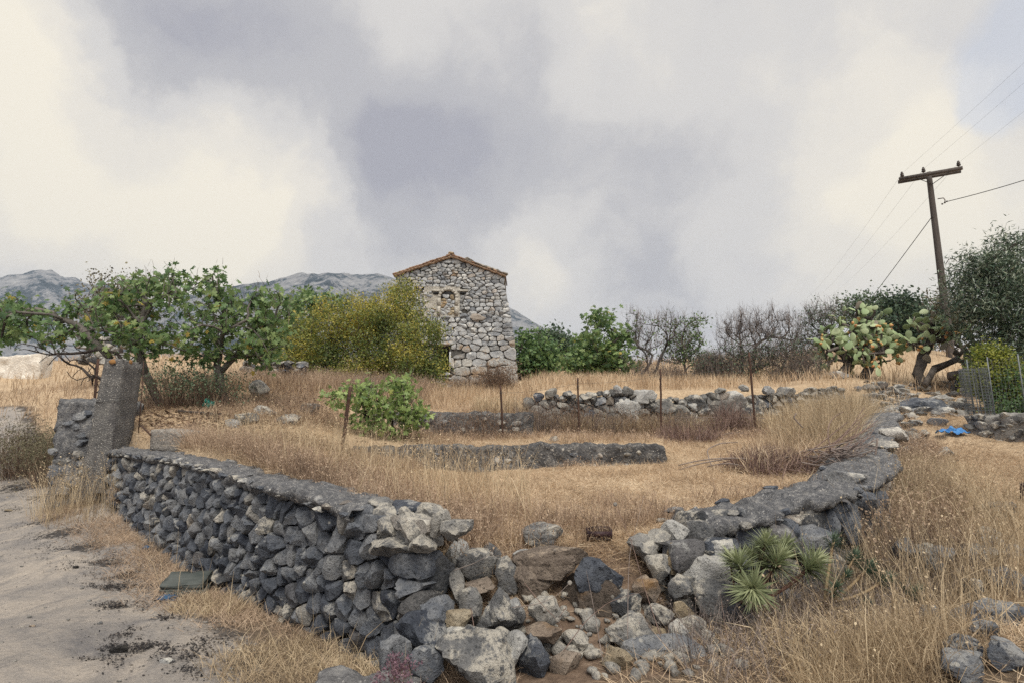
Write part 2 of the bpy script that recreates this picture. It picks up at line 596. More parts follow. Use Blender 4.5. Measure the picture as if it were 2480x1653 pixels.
M['coping'] = mortar_mat("weathered_lime_mortar", (0.055, 0.06, 0.073), (0.165, 0.168, 0.182), (0.38, 0.37, 0.36), 2.0, 0.55)
M['terrace'] = mortar_mat("lichened_terrace_mortar", (0.025, 0.026, 0.031), (0.095, 0.094, 0.098), (0.33, 0.315, 0.295), 1.1, 0.35)
M['core'] = mortar_mat("packed_earth_and_rubble", (0.03, 0.031, 0.036), (0.06, 0.06, 0.064), (0.11, 0.105, 0.10), 1.0, 0.0)
M['house_core'] = mortar_mat("chapel_wall_core", (0.05, 0.048, 0.047), (0.10, 0.095, 0.09), (0.19, 0.18, 0.16), 1.0, 0.0)
M['plaster'] = mortar_mat("old_lime_plaster", (0.28, 0.26, 0.235), (0.44, 0.42, 0.385), (0.58, 0.555, 0.51), 0.9, 0.2)
M['render_white'] = mortar_mat("whitewashed_render", (0.50, 0.46, 0.42), (0.66, 0.62, 0.57), (0.74, 0.71, 0.66), 0.5, 0.1)
M['pale_wall'] = mortar_mat("pale_rubble_mortar", (0.13, 0.125, 0.13), (0.25, 0.245, 0.24), (0.40, 0.385, 0.36), 0.8, 0.4)


def concrete_mat():
    m = NT("pebbled_concrete")
    c = m.ramp(m.noise(5, 8, 0.7), [(0.3, (0.07, 0.07, 0.075)), (0.55, (0.135, 0.132, 0.132)), (0.8, (0.23, 0.222, 0.215))])
    v = m.voro(42)
    sel = m.step(m.voro(42, out='Color'), 0.55, 0.7) if False else m.step(m.noise(42, 1), 0.5, 0.6)
    c = m.mix(m.math('MULTIPLY', m.step(v, 0.36, 0.22), sel), c, (0.55, 0.53, 0.50))
    c = m.mix(m.math('MULTIPLY', m.step(m.voro(31), 0.30, 0.2), m.step(m.noise(25, 1), 0.55, 0.62)), c, (0.035, 0.035, 0.04))
    st = m.noise(3.0, 5, 0.6, m.scale(m.pos, (3, 3, 0.25)))
    c = m.mix(m.math('MULTIPLY', m.step(st, 0.5, 0.68), 0.5), c, (0.06, 0.055, 0.06))
    m.bump(m.math('SUBTRACT', m.noise(30, 6, 0.7), v), 0.8, 0.015)
    return m.col(c)


M['concrete'] = concrete_mat()


def simple(name, a, b, sc=6, detail=6, rough=0.85, bump=0.5, bd=0.01, metallic=0.0, stretch=None):
    m = NT(name)
    v = m.scale(m.pos, stretch) if stretch else m.pos
    n = m.noise(sc, detail, 0.65, v)
    c = m.ramp(n, [(0.32, a), (0.68, b)])
    m.b.inputs["Roughness"].default_value = rough
    m.b.inputs["Metallic"].default_value = metallic
    m.bump(m.noise(sc * 3, 6, 0.7, v), bump, bd)
    return m.col(c)


M['tile'] = simple("terracotta", (0.33, 0.22, 0.165), (0.62, 0.48, 0.38), 3.5, 6)
M['roof_stone'] = simple("roof_slab_stone", (0.16, 0.15, 0.14), (0.36, 0.33, 0.29), 3)
M['void'] = simple("opening_shade_black", (0.012, 0.012, 0.014), (0.025, 0.024, 0.024), 4)  # near-black colour stands in for the shade inside the openings
M['rust'] = simple("rusty_iron", (0.035, 0.024, 0.022), (0.095, 0.05, 0.035), 18, 6, 0.8)
M['wire'] = simple("dull_steel_wire", (0.05, 0.05, 0.055), (0.10, 0.10, 0.10), 20, 3, 0.6)
M['cable'] = simple("black_cable_sheath", (0.012, 0.012, 0.016), (0.03, 0.03, 0.035), 10, 2, 0.6)
M['pole_wood'] = simple("weathered_pole_wood", (0.05, 0.044, 0.043), (0.11, 0.095, 0.09), 5, 7, 0.85, 0.6, 0.01, 0, (4, 4, 0.3))
M['ceramic'] = simple("dark_ceramic", (0.03, 0.022, 0.02), (0.06, 0.045, 0.04), 9, 2, 0.35)
M['bark_fig'] = simple("grey_fig_bark", (0.07, 0.065, 0.062), (0.17, 0.155, 0.145), 9, 6, 0.85, 0.6, 0.01)
M['bark_dark'] = simple("dark_twig_bark", (0.035, 0.030, 0.030), (0.085, 0.07, 0.065), 9, 5, 0.9)
M['bark_bare'] = simple("bare_grey_bark", (0.045, 0.04, 0.042), (0.105, 0.095, 0.092), 9, 5, 0.9)
M['log'] = simple("dead_cactus_wood", (0.035, 0.03, 0.03), (0.15, 0.13, 0.115), 6, 6)
M['vine'] = simple("pruned_vine_cane", (0.13, 0.105, 0.10), (0.28, 0.235, 0.215), 14, 5)
M['brush'] = simple("reddish_brushwood", (0.09, 0.06, 0.055), (0.235, 0.165, 0.14), 14, 5)
M['stem_red'] = simple("reddish_euphorbia_stem", (0.11, 0.06, 0.05), (0.24, 0.145, 0.115), 40, 5)
M['stem_tan'] = simple("tan_euphorbia_stem", (0.20, 0.14, 0.085), (0.34, 0.26, 0.16), 40, 5)
M['blue'] = simple("blue_plastic_sheet", (0.02, 0.11, 0.34), (0.08, 0.27, 0.58), 16, 6, 0.5)
M['blue_dark'] = simple("faded_blue_plastic", (0.02, 0.055, 0.12), (0.04, 0.10, 0.19), 12, 3, 0.5)
M['teal'] = simple("green_plastic_bag", (0.01, 0.16, 0.13), (0.04, 0.33, 0.27), 14, 3, 0.4)
M['crate'] = simple("dark_plastic_crate", (0.012, 0.010, 0.014), (0.05, 0.025, 0.03), 9, 3, 0.5)
M['slate'] = simple("green_grey_slate", (0.045, 0.055, 0.055), (0.10, 0.11, 0.108), 4, 6, 0.8, 0.5, 0.01, 0, (1, 1, 6))
M['block'] = mortar_mat("rough_concrete_block", (0.11, 0.11, 0.12), (0.20, 0.20, 0.21), (0.34, 0.335, 0.33), 1.4, 0.1)
M['quarry'] = mortar_mat("dressed_stone", (0.19, 0.175, 0.165), (0.29, 0.27, 0.25), (0.37, 0.345, 0.32), 0.9, 0.1)
M['orange_lichen'] = simple("orange_lichen", (0.20, 0.11, 0.045), (0.34, 0.18, 0.07), 40, 5)
M['galv'] = simple("galvanised_mesh_wire", (0.12, 0.14, 0.16), (0.22, 0.24, 0.26), 20, 2, 0.5)


def leaf_mat(name, stops, trans=0.30, rough=0.55, vary=0.0):
    m = NT(name)
    t = m.attr('tint')
    if vary:
        t = m.math('ADD', t, m.math('MULTIPLY', m.math('SUBTRACT', m.rand(), 0.5), vary))
    c = m.ramp(t, stops)
    m.b.inputs["Roughness"].default_value = rough
    m.b.inputs["Specular IOR Level"].default_value = 0.45
    m.col(c)
    tr = m.N.new("ShaderNodeBsdfTranslucent")
    m.L.new(c, tr.inputs[0])
    mx = m.N.new("ShaderNodeMixShader")
    mx.inputs[0].default_value = trans
    m.L.new(m.b.outputs[0], mx.inputs[1]); m.L.new(tr.outputs[0], mx.inputs[2])
    m.L.new(mx.outputs[0], m.out.inputs[0])
    return m.m


M['fig'] = leaf_mat("fig_leaf", [(0, (0.035, 0.075, 0.030)), (0.45, (0.075, 0.145, 0.045)), (0.86, (0.155, 0.225, 0.075)), (0.93, (0.42, 0.33, 0.07)), (1, (0.48, 0.33, 0.08))], 0.35, 0.5, 0.55)
M['fig_light'] = leaf_mat("young_fig_leaf", [(0, (0.05, 0.105, 0.035)), (0.5, (0.115, 0.205, 0.06)), (0.92, (0.22, 0.32, 0.10)), (1, (0.36, 0.34, 0.09))], 0.35, 0.5, 0.5)
M['autumn'] = leaf_mat("yellowing_shrub_leaf", [(0, (0.065, 0.105, 0.035)), (0.4, (0.165, 0.215, 0.06)), (0.7, (0.33, 0.34, 0.085)), (1, (0.52, 0.44, 0.10))], 0.4)
M['green'] = leaf_mat("mid_green_leaf", [(0, (0.055, 0.115, 0.05)), (0.5, (0.115, 0.20, 0.075)), (1, (0.23, 0.33, 0.125))], 0.35)
M['dark_green'] = leaf_mat("dark_evergreen_leaf", [(0, (0.032, 0.064, 0.046)), (0.5, (0.062, 0.108, 0.068)), (1, (0.13, 0.18, 0.105))], 0.25)
M['olive'] = leaf_mat("glossy_narrow_leaf", [(0, (0.035, 0.068, 0.048)), (0.5, (0.085, 0.135, 0.088)), (1, (0.26, 0.30, 0.225))], 0.2, 0.3)
M['lime'] = leaf_mat("yellow_green_leaf", [(0, (0.07, 0.11, 0.02)), (0.5, (0.17, 0.215, 0.035)), (1, (0.33, 0.34, 0.06))], 0.35)
M['sage'] = leaf_mat("dull_sage_leaf", [(0, (0.072, 0.066, 0.048)), (0.5, (0.144, 0.138, 0.090)), (1, (0.264, 0.240, 0.156))], 0.2, 0.8)
M['brownleaf'] = leaf_mat("dry_brown_leaf", [(0, (0.072, 0.050, 0.042)), (0.5, (0.174, 0.120, 0.090)), (1, (0.324, 0.228, 0.162))], 0.2, 0.9)
M['seed'] = leaf_mat("dry_seed_head", [(0, (0.22, 0.16, 0.11)), (0.5, (0.37, 0.28, 0.19)), (1, (0.52, 0.43, 0.32))], 0.2, 0.9)
M['straw'] = leaf_mat("golden_straw", [(0, (0.27, 0.19, 0.125)), (0.5, (0.55, 0.415, 0.285)), (1, (0.74, 0.62, 0.46))], 0.25, 0.7)
M['drygrass'] = leaf_mat("tall_dry_grass", [(0, (0.17, 0.127, 0.09)), (0.5, (0.42, 0.325, 0.215)), (1, (0.65, 0.54, 0.38))], 0.25, 0.7)
M['redgrass'] = leaf_mat("reddish_dead_weed", [(0, (0.14, 0.098, 0.075)), (0.5, (0.36, 0.26, 0.19)), (1, (0.56, 0.44, 0.33))], 0.25, 0.8)
M['pad'] = leaf_mat("prickly_pear_pad", [(0, (0.16, 0.235, 0.115)), (0.5, (0.27, 0.35, 0.185)), (1, (0.39, 0.45, 0.28))], 0.0, 0.6, 0.9)
M['oldpad'] = leaf_mat("corky_cactus_pad", [(0, (0.16, 0.14, 0.11)), (0.5, (0.27, 0.245, 0.20)), (1, (0.36, 0.33, 0.28))], 0.0, 0.8, 0.9)
M['fruit'] = leaf_mat("prickly_pear_fruit", [(0, (0.40, 0.17, 0.07)), (0.5, (0.56, 0.32, 0.12)), (1, (0.56, 0.44, 0.18))], 0.0, 0.5, 0.9)
M['spurge'] = leaf_mat("euphorbia_leaf", [(0, (0.10, 0.13, 0.075)), (0.5, (0.225, 0.265, 0.145)), (1, (0.40, 0.43, 0.26))], 0.25, 0.6)
M['spurge_dark'] = leaf_mat("blue_green_euphorbia_leaf", [(0, (0.04, 0.075, 0.055)), (0.5, (0.085, 0.13, 0.09)), (1, (0.15, 0.20, 0.13))], 0.25, 0.6)
M['purple'] = leaf_mat("purplish_dry_flower", [(0, (0.09, 0.05, 0.075)), (0.5, (0.18, 0.105, 0.14)), (1, (0.28, 0.18, 0.21))], 0.2, 0.8)
M['litter'] = leaf_mat("black_leaf_litter", [(0, (0.010, 0.010, 0.013)), (0.6, (0.028, 0.025, 0.027)), (1, (0.09, 0.07, 0.058))], 0.0, 0.9)
M['tangle'] = leaf_mat("thorny_scrub_twig", [(0, (0.070, 0.059, 0.059)), (0.5, (0.168, 0.140, 0.133)), (1, (0.294, 0.245, 0.217))], 0.0, 0.9)


def ground_mat():
    m = NT("dry_ground")
    straw, road, red = m.attr('straw'), m.attr('road'), m.attr('red')
    big = m.noise(0.9, 5, 0.6)
    fine = m.noise(38, 6, 0.75)
    st = m.noise(16, 7, 0.7, m.scale(m.pos, (1.0, 4.5, 1.0)), dist=1.2)
    cs = m.ramp(m.math('ADD', m.math('MULTIPLY', st, 0.7), m.math('MULTIPLY', big, 0.3)),
                [(0.33, (0.22, 0.16, 0.11)), (0.5, (0.45, 0.34, 0.23)), (0.66, (0.63, 0.505, 0.365))])
    ce = m.ramp(fine, [(0.3, (0.075, 0.055, 0.042)), (0.5, (0.16, 0.122, 0.09)), (0.72, (0.27, 0.215, 0.165))])
    cr_n = m.noise(1.1, 8, 0.65, dist=0.6)
    cr = m.ramp(m.math('ADD', m.math('MULTIPLY', cr_n, 0.75), m.math('MULTIPLY', fine, 0.25)),
                [(0.36, (0.15, 0.147, 0.158)), (0.46, (0.29, 0.268, 0.255)), (0.58, (0.41, 0.365, 0.325)), (0.75, (0.50, 0.445, 0.385))])
    streak = m.noise(5, 6, 0.7, m.scale(m.pos, (1.6, 0.5, 1)))
    cr = m.mix(m.math('MULTIPLY', m.step(streak, 0.46, 0.66), 0.62), cr, (0.205, 0.195, 0.195))
    cr = m.mix(m.math('MULTIPLY', m.step(m.noise(75, 3, 0.6), 0.60, 0.7), 0.5), cr, (0.12, 0.11, 0.11))
    cred = m.ramp(m.noise(11, 7, 0.7), [(0.3, (0.085, 0.06, 0.047)), (0.52, (0.19, 0.135, 0.10)), (0.74, (0.34, 0.26, 0.205))])
    fray = m.math('MULTIPLY', m.math('SUBTRACT', m.noise(7, 6, 0.7), 0.5), 1.1)
    ms = m.step(m.math('ADD', straw, fray), 0.35, 0.65)
    mr = m.step(m.math('ADD', road, fray), 0.42, 0.58)
    c = m.mix(ms, ce, cs)
    c = m.mix(m.step(m.math('ADD', red, fray), 0.4, 0.6), c, cred)
    c = m.mix(mr, c, cr)
    vg = m.math('MULTIPLY', m.step(road, 0.30, 0.45), m.step(road, 0.80, 0.55))
    vn = m.math('ADD', m.noise(3.1, 9, 0.75), m.math('MULTIPLY', vg, 0.10))
    c = m.mix(m.math('MULTIPLY', m.math('MULTIPLY', vg, m.step(vn, 0.56, 0.64)), 0.8), c, (0.05, 0.045, 0.045))
    c = m.mix(m.math('MULTIPLY', m.step(m.noise(17, 9, 0.8), 0.60, 0.68), 0.4), c, (0.085, 0.075, 0.07))
    sn = m.math('ADD', m.attr('stain'), m.math('MULTIPLY', m.math('SUBTRACT', m.noise(11, 9, 0.8), 0.5), 3.4))
    c = m.mix(m.math('MULTIPLY', m.math('MULTIPLY', m.step(sn, 0.62, 0.80), m.step(m.attr('stain'), 0.08, 0.3)), 0.88), c, (0.028, 0.027, 0.030))
    h = m.math('ADD', m.math('MULTIPLY', m.noise(10, 8, 0.7), 1.0), m.math('MULTIPLY', fine, 0.5))
    m.bump(h, 0.9, 0.045)
    return m.col(c)


M['ground'] = ground_mat()


def hill_mat():
    m = NT("haze_blued_scrub_and_limestone")
    n = m.noise(0.012, 9, 0.68)
    f = m.noise(0.07, 7, 0.7)
    t = m.math('ADD', m.math('MULTIPLY', n, 0.55), m.math('MULTIPLY', f, 0.5))
    c = m.ramp(t, [(0.43, (0.028, 0.042, 0.056)), (0.495, (0.055, 0.072, 0.092)), (0.535, (0.17, 0.178, 0.198)), (0.66, (0.27, 0.275, 0.29))])  # blue of distant haze is put into scrub and stone colours
    return m.col(c)


M['hill'] = hill_mat()
# ------------------------------------------------------------------ ground, road, hills
def road_amount(x, y):
    """pale track on the left, in front of the plot wall"""
    pts = np.array([(-3.0, -3.0), (-3.0, 1.5), (-3.4, 4.0), (-5.6, 6.6), (-8.6, 9.8), (-12.2, 13.2), (-16, 17)], float)
    half = np.array([2.6, 2.25, 1.55, 1.55, 1.6, 1.3, 1.2])
    q = np.stack([x.ravel(), y.ravel()], -1)
    best = np.full(len(q), -9.0)
    for i in range(len(pts) - 1):
        a, d = pts[i], pts[i + 1] - pts[i]
        t = np.clip(((q - a) @ d) / (d @ d), 0, 1)
        dist = np.hypot(*(q - a - t[:, None] * d).T)
        best = np.maximum(best, half[i] + t * (half[i + 1] - half[i]) - dist)
    return np.clip(0.5 + best * 0.9, 0, 1).reshape(x.shape)


def build_ground():
    xs = [0.0]
    while xs[-1] < 2400:
        x = xs[-1]
        xs.append(x + (0.075 if x < 8 else 0.075 + (x - 8) * 0.045 if x < 40 else 1.5 + (x - 40) * 0.25))
    xs = np.array(xs)
    xs = np.concatenate([-xs[:0:-1], xs])
    ys = [-1.0]
    while ys[-1] < 2400:
        y = ys[-1]
        ys.append(y + (0.05 + 0.006 * max(0, y) if y < 30 else 0.23 + (y - 30) * 0.12))
    neg = [-1.0]
    while neg[-1] > -2400:
        neg.append(neg[-1] - (0.4 + 0.3 * abs(neg[-1] + 1)))
    ys = np.concatenate([np.array(neg[:0:-1]), np.array(ys)])
    X, Y = np.meshgrid(xs, ys)
    Z = height(X, Y)
    rd = road_amount(X, Y)
    fine = fbm(np.stack([X * 9, Y * 9, 0 * X], -1), 3, 31) * np.exp(-np.hypot(X, Y - 5) / 12)
    Z = Z + fine * 0.008
    sd_ = signed_inside(np.stack([X.ravel(), Y.ravel()], -1)).reshape(X.shape)
    corner = np.exp(-((X - 0.45) / 0.9) ** 4) * smooth(5.3, 4.7, Y) * smooth(3.4, 3.9, Y)
    straw = smooth(-0.1, 0.5, sd_) * 0.95
    right = smooth(2.2, 4.5, X) * (1 - smooth(0, 0.3, sd_))
    straw = np.maximum(straw, 0.62 * right)
    straw = np.maximum(straw, 0.30 * (1 - rd))
    straw = np.where(Y > 14, np.maximum(straw, 0.75 * (1 - rd)), straw)
    stain = np.zeros(X.shape)
    for (cx, cy), s, k in LITTER_SPOTS:
        stain = np.maximum(stain, min(1.0, k) * np.exp(-(((X - cx) / (s * 1.25)) ** 2 + ((Y - cy) / (s * .85)) ** 2)))
    nx = len(xs)
    i = (np.arange(len(ys) - 1)[:, None] * nx + np.arange(nx - 1)[None])
    quads = np.stack([i, i + 1, i + nx + 1, i + nx], -1)
    fr = (rd[:-1, :-1] + rd[1:, 1:]) * 0.5
    V = np.stack([X.ravel(), Y.ravel(), Z.ravel()], -1)
    isroad = fr > 0.30
    for name, sel in (("ground", ~isroad), ("dirt_road", isroad)):
        q = quads[sel]
        used = np.zeros(len(V), bool); used[q.ravel()] = True
        remap = np.cumsum(used) - 1
        me = make_mesh(name, V[used], [remap[q]], M['ground'],
                       {"straw": straw.ravel()[used], "road": rd.ravel()[used], "red": corner.ravel()[used], "stain": stain.ravel()[used]})
        link(name, me, kind="structure")


LITTER = [(40, 1185, .30, 500), (95, 1205, .25, 350), (30, 1235, .3, 250), (110, 1260, .35, 450), (150, 1290, .4, 600), (200, 1325, .35, 600), (60, 1150, .3, 250), (260, 1362, .26, 420), (300, 1395, .15, 620), (265, 1420, .12, 380), (330, 1420, .13, 300),
          (290, 1470, .13, 420), (375, 1500, .10, 330), (330, 1535, .12, 300), (285, 1572, .10, 260), (370, 1570, .07, 260), (400, 1540, .10, 220), (255, 1600, .12, 160), (450, 1590, .14, 260), (480, 1625, .12, 160), (505, 1560, .15, 200), (185, 1375, .05, 60), (30, 1180, .4, 300), (430, 1455, .18, 260), (15, 1345, .3, 60)]
LITTER_SPOTS = [(G(px, py)[:2], s, n / 420 * (1.15 if s > .2 else 1.0)) for px, py, s, n in LITTER]
build_ground()


def ridge(pts):
    p = np.array(pts, float)
    return lambda x: np.interp(x, p[:, 0], p[:, 1])


def build_hill(x0, x1, prof, D0, D1, foot_z, seed, rough):
    """a mountainside rising from its foot at distance D0 to the crest at D1, with gullies and a back slope"""
    n, mrows = 420, 120
    px = np.linspace(x0, x1, n)
    crest = prof(px)
    rows = []
    for j in range(mrows + 24):
        t = j / (mrows - 1)
        tt = min(t, 1.0)
        D = D0 + (D1 - D0) * t
        a = (px - 1240) / F * 0.985
        zc = np.array([CAM_Z + ray(x, y)[1] * D1 for x, y in zip(px, crest)])
        ax = np.array([ray(x, y)[0] for x, y in zip(px, crest)])
        X = ax * D
        Y = np.full(n, D)
        base = foot_z + (zc - foot_z) * tt ** 0.92
        if t > 1:
            base = zc - (t - 1) * (zc - foot_z) * 2.2
        p3 = np.stack([X / 190, Y / 330, np.zeros(n)], -1)
        g = 1 - np.abs(fbm(p3, 5, seed))
        amp = rough * (zc - foot_z) * (4 * tt * (1 - tt) * 0.8 + 0.05) if t <= 1 else 0
        p4 = np.stack([X / 34, Y / 34, np.zeros(n)], -1)
        Zr = base + (g - 0.72) * amp + fbm(p4, 3, seed + 3) * 5.0 * min(1, 0.3 + tt)
        rows.append(np.stack([X, Y, Zr], -1))
    V = np.concatenate(rows)
    i = np.arange(len(rows) - 1)[:, None] * n + np.arange(n - 1)[None]
    q = np.stack([i, i + 1, i + n + 1, i + n], -1).reshape(-1, 4)
    link("hill", make_mesh("hill", V, [q], M['hill']), kind="structure")


build_hill(-700, 520, ridge([(-700, 760), (-300, 700), (-80, 672), (0, 671), (40, 664), (75, 659), (100, 657), (125, 659), (160, 672), (200, 684), (260, 692), (330, 715), (430, 760), (520, 830)]), 700, 1500, 14, 3, 0.20)
build_hill(330, 1420, ridge([(330, 800), (430, 725), (520, 700), (600, 690), (650, 681), (700, 671), (740, 664), (770, 660), (795, 654), (815, 660), (850, 668), (880, 669), (910, 666), (950, 673),
                            (1000, 680), (1060, 686), (1120, 696), (1180, 715), (1230, 742), (1270, 763), (1320, 792), (1370, 830), (1420, 870)]), 520, 1150, 14, 8, 0.22)

# ------------------------------------------------------------------ stones
import bmesh


def _ico(sub):
    bm = bmesh.new()
    bmesh.ops.create_icosphere(bm, subdivisions=sub, radius=1)
    V = np.array([v.co[:] for v in bm.verts]); Fc = np.array([[v.index for v in f.verts] for f in bm.faces])
    bm.free()
    return V, Fc


ICO = {k: _ico(k) for k in (2, 3, 4)}


def rock_shape(seed, sub=3, cuts=13, flat=1.0):
    r = np.random.default_rng(1000 + seed)
    V, Fc = ICO[sub]
    nrm = r.normal(size=(cuts, 3)); nrm /= np.linalg.norm(nrm, axis=1)[:, None]
    d = r.uniform(0.42, 0.80, cuts)
    dots = V @ nrm.T
    with np.errstate(divide='ignore'):
        rr = np.where(dots > 0.05, d / np.maximum(dots, 0.05), 9)
    k = 60.0
    rad = -np.log(np.exp(-k * np.minimum(rr, 1.25)).sum(1) + math.exp(-k * 1.05)) / k
    U = V * rad[:, None]
    U = U * (1 + 0.10 * fbm(U * 2.6, 5, seed)[:, None])
    U = U - 0.05 * V * np.abs(fbm(U * 4.5, 3, seed + 5))[:, None]
    lo, hi = U.min(0), U.max(0)
    return (U - (lo + hi) / 2) / (hi - lo), Fc


_rock_cache = {}


def rock_mesh(seed, mat, sub=3):
    key = (seed, mat, sub)
    if key not in _rock_cache:
        V, Fc = rock_shape(seed, sub)
        _rock_cache[key] = make_mesh("stone", V, [Fc], M[mat], sharp=24)
    return _rock_cache[key]


def rock(name, seed, mat, c, size, rot=(0, 0, 0), parent=None, sub=3, **kw):
    o = link(name, rock_mesh(seed, mat, sub), parent, c, **kw)
    o.scale = size
    o.rotation_euler = rot
    return o


class Frame:
    """vertical wall face: tangent T along the wall, N out of its face"""
    def __init__(s, p0, p1, flip=False):
        s.o = np.array(p0, float)
        d = np.array(p1, float) - s.o
        s.len = np.hypot(*d)
        s.T = d / s.len
        s.N = np.array((s.T[1], -s.T[0])) * (-1 if flip else 1)

    def px(s, px, py):
        a, b = ray(px, py)
        D, t = np.linalg.solve(np.array([[a, -s.T[0]], [1, -s.T[1]]]), s.o)
        return t, CAM_Z + b * D

    def prof(s, lst):
        p = np.array(sorted(s.px(*c) for c in lst))
        return lambda x: np.interp(x, p[:, 0], p[:, 1])

    def map(s, sz, n):
        xy = s.o + sz[..., :1] * s.T + np.asarray(n)[..., None] * s.N
        return np.concatenate([xy, sz[..., 1:]], -1)


def clip_poly(poly, n, d):
    """keep the side where p.n <= d"""
    v = poly @ n - d
    if (v <= 0).all():
        return poly
    out = []
    m = len(poly)
    for i in range(m):
        j = (i + 1) % m
        if v[i] <= 0: out.append(poly[i])
        if (v[i] < 0) != (v[j] < 0) and v[i] != v[j]:
            t = v[i] / (v[i] - v[j])
            out.append(poly[i] + t * (poly[j] - poly[i]))
    return np.array(out) if len(out) >= 3 else None


def cells(S, ghosts, gap, ax=1.3, rmax=0.6):
    """stone outlines: Voronoi cells, a little wider than high, drawn in by half a joint"""
    k = np.array((1 / ax, 1.0))
    Q = S * k
    A = np.vstack([Q, ghosts * k]) if len(ghosts) else Q
    res = []
    gap = np.broadcast_to(gap, (len(S),))
    for i, c in enumerate(Q):
        d = A - c
        r2 = (d ** 2).sum(1)
        idx = np.argsort(r2)[1:26]
        poly = c + np.array([(-rmax, -rmax), (rmax, -rmax), (rmax, rmax), (-rmax, rmax)])
        for j in idx:
            L_ = math.sqrt(r2[j])
            if L_ < 1e-6:
                continue
            n = d[j] / L_
            poly = clip_poly(poly, n, c @ n + L_ / 2 - gap[i])
            if poly is None:
                break
        res.append(None if poly is None else poly / k)
    return res


def rounded(poly, m, it=2, cut=0.22):
    for _ in range(it):
        nx = np.roll(poly, -1, 0)
        poly = np.stack([poly + cut * (nx - poly), nx - cut * (nx - poly)], 1).reshape(-1, 2)
    cl = np.vstack([poly, poly[:1]])
    L_ = np.concatenate([[0], np.cumsum(np.hypot(*np.diff(cl, axis=0).T))])
    t = np.linspace(0, L_[-1], m, endpoint=False)
    return np.column_stack([np.interp(t, L_, cl[:, 0]), np.interp(t, L_, cl[:, 1])])


def stone_from(poly, fr, prot, back, seed, m=18, round_=3.6, cut=0.15, tilt=0.35):
    """one wall stone: its outline swept from inside the wall to a faceted, uneven face"""
    r = np.random.default_rng(seed)
    poly = rounded(poly, m, 1, cut)
    c = poly.mean(0)
    size = math.sqrt(np.prod(poly.max(0) - poly.min(0)))
    K = [(0.86, -back), (1.0, -0.25 * prot), (0.99, 0.22), (0.93, None), (0.78, None), (0.55, None), (0.28, None)]
    g0 = r.normal(0, tilt, 2)
    planes = [(r.uniform(0.65, 1.0), g0 * 0.6)] + [(r.uniform(0.55, 1.15), r.normal(0, tilt * 1.9, 2)) for _ in range(5)]
    V, sz, nn = [], [], []
    pts = []
    for k, nval in K:
        q = c + (poly - c) * k
        if nval is None or k == 0.99:
            base = np.full(m, prot * (1 - k ** 6) ** 0.5) if k < 0.99 else np.full(m, 0.18 * prot)
            e = (q - c) / (size * 0.5)
            for h, g in planes:
                base = np.minimum(base, prot * (h + e @ g))
            base = np.maximum(base, -0.1 * prot)
        else:
            base = np.full(m, nval)
        pts.append(fr.map(q, base))
    ctr_n = prot * min(1.0, min(h for h, _ in planes))
    pts.append(fr.map(c[None], np.array([ctr_n])))
    V = np.concatenate(pts)
    amp = size * 0.06
    V[m:] += amp * np.stack([fbm(V[m:] * 2.2 / max(size, .05), 3, seed % 97 + a) for a in (1, 2, 3)], -1)
    i = np.arange(len(K) - 1)[:, None] * m
    j = np.arange(m)[None]
    kx = (j + 1) % m
    q = np.stack([i + j, i + kx, i + m + kx, i + m + j], -1).reshape(-1, 4)
    e = (len(K) - 1) * m
    jj = np.arange(m)
    tri = np.stack([e + jj, e + (jj + 1) % m, np.full(m, len(V) - 1)], -1)
    # orient outwards
    a, b, d = V[tri[0]]
    nrm = np.cross(b - a, d - a)
    if nrm[0] * fr.N[0] + nrm[1] * fr.N[1] < 0:
        q, tri = q[:, ::-1], tri[:, ::-1]
    return V, [q, tri]


def lay_stones(fr, s0, s1, top, bot, w, h, seed, ragged=0.0, jit=0.33, wfun=None, skip=None):
    """seed points in rough courses between two profiles"""
    r = np.random.default_rng(seed)
    S = []
    lo = min(bot(x) for x in np.linspace(s0, s1, 40)); hi = max(top(x) for x in np.linspace(s0, s1, 40))
    z = lo
    while z < hi + h:
        k = wfun(z) if wfun else 1.0
        rh = h * k * r.uniform(0.8, 1.25)
        s = s0 + r.uniform(0, w * k)
        while s < s1:
            ww = w * k * r.uniform(0.55, 1.5)
            p = np.array((s + ww / 2 + r.normal(0, jit * 0.25 * w * k), z + rh / 2 + r.normal(0, jit * h * k)))
            if s0 + 0.02 < p[0] < s1 - 0.02 and bot(p[0]) + 0.02 < p[1] < top(p[0]) - 0.30 * rh and not (skip and skip(p)):
                S.append(p)
            s += ww
        z += rh
    S = np.array(S)
    G_ = []
    for p in S:
        t, b = top(p[0]) + r.normal(0, ragged), bot(p[0])
        if t - p[1] < 2.2 * h * 1.6: G_.append((p[0], 2 * t - p[1]))
        if p[1] - b < 2.2 * h * 1.6: G_.append((p[0], 2 * b - p[1]))
        if p[0] - s0 < 2.5 * w: G_.append((2 * s0 - p[0], p[1]))
        if s1 - p[0] < 2.5 * w: G_.append((2 * s1 - p[0], p[1]))
    return S, np.array(G_)


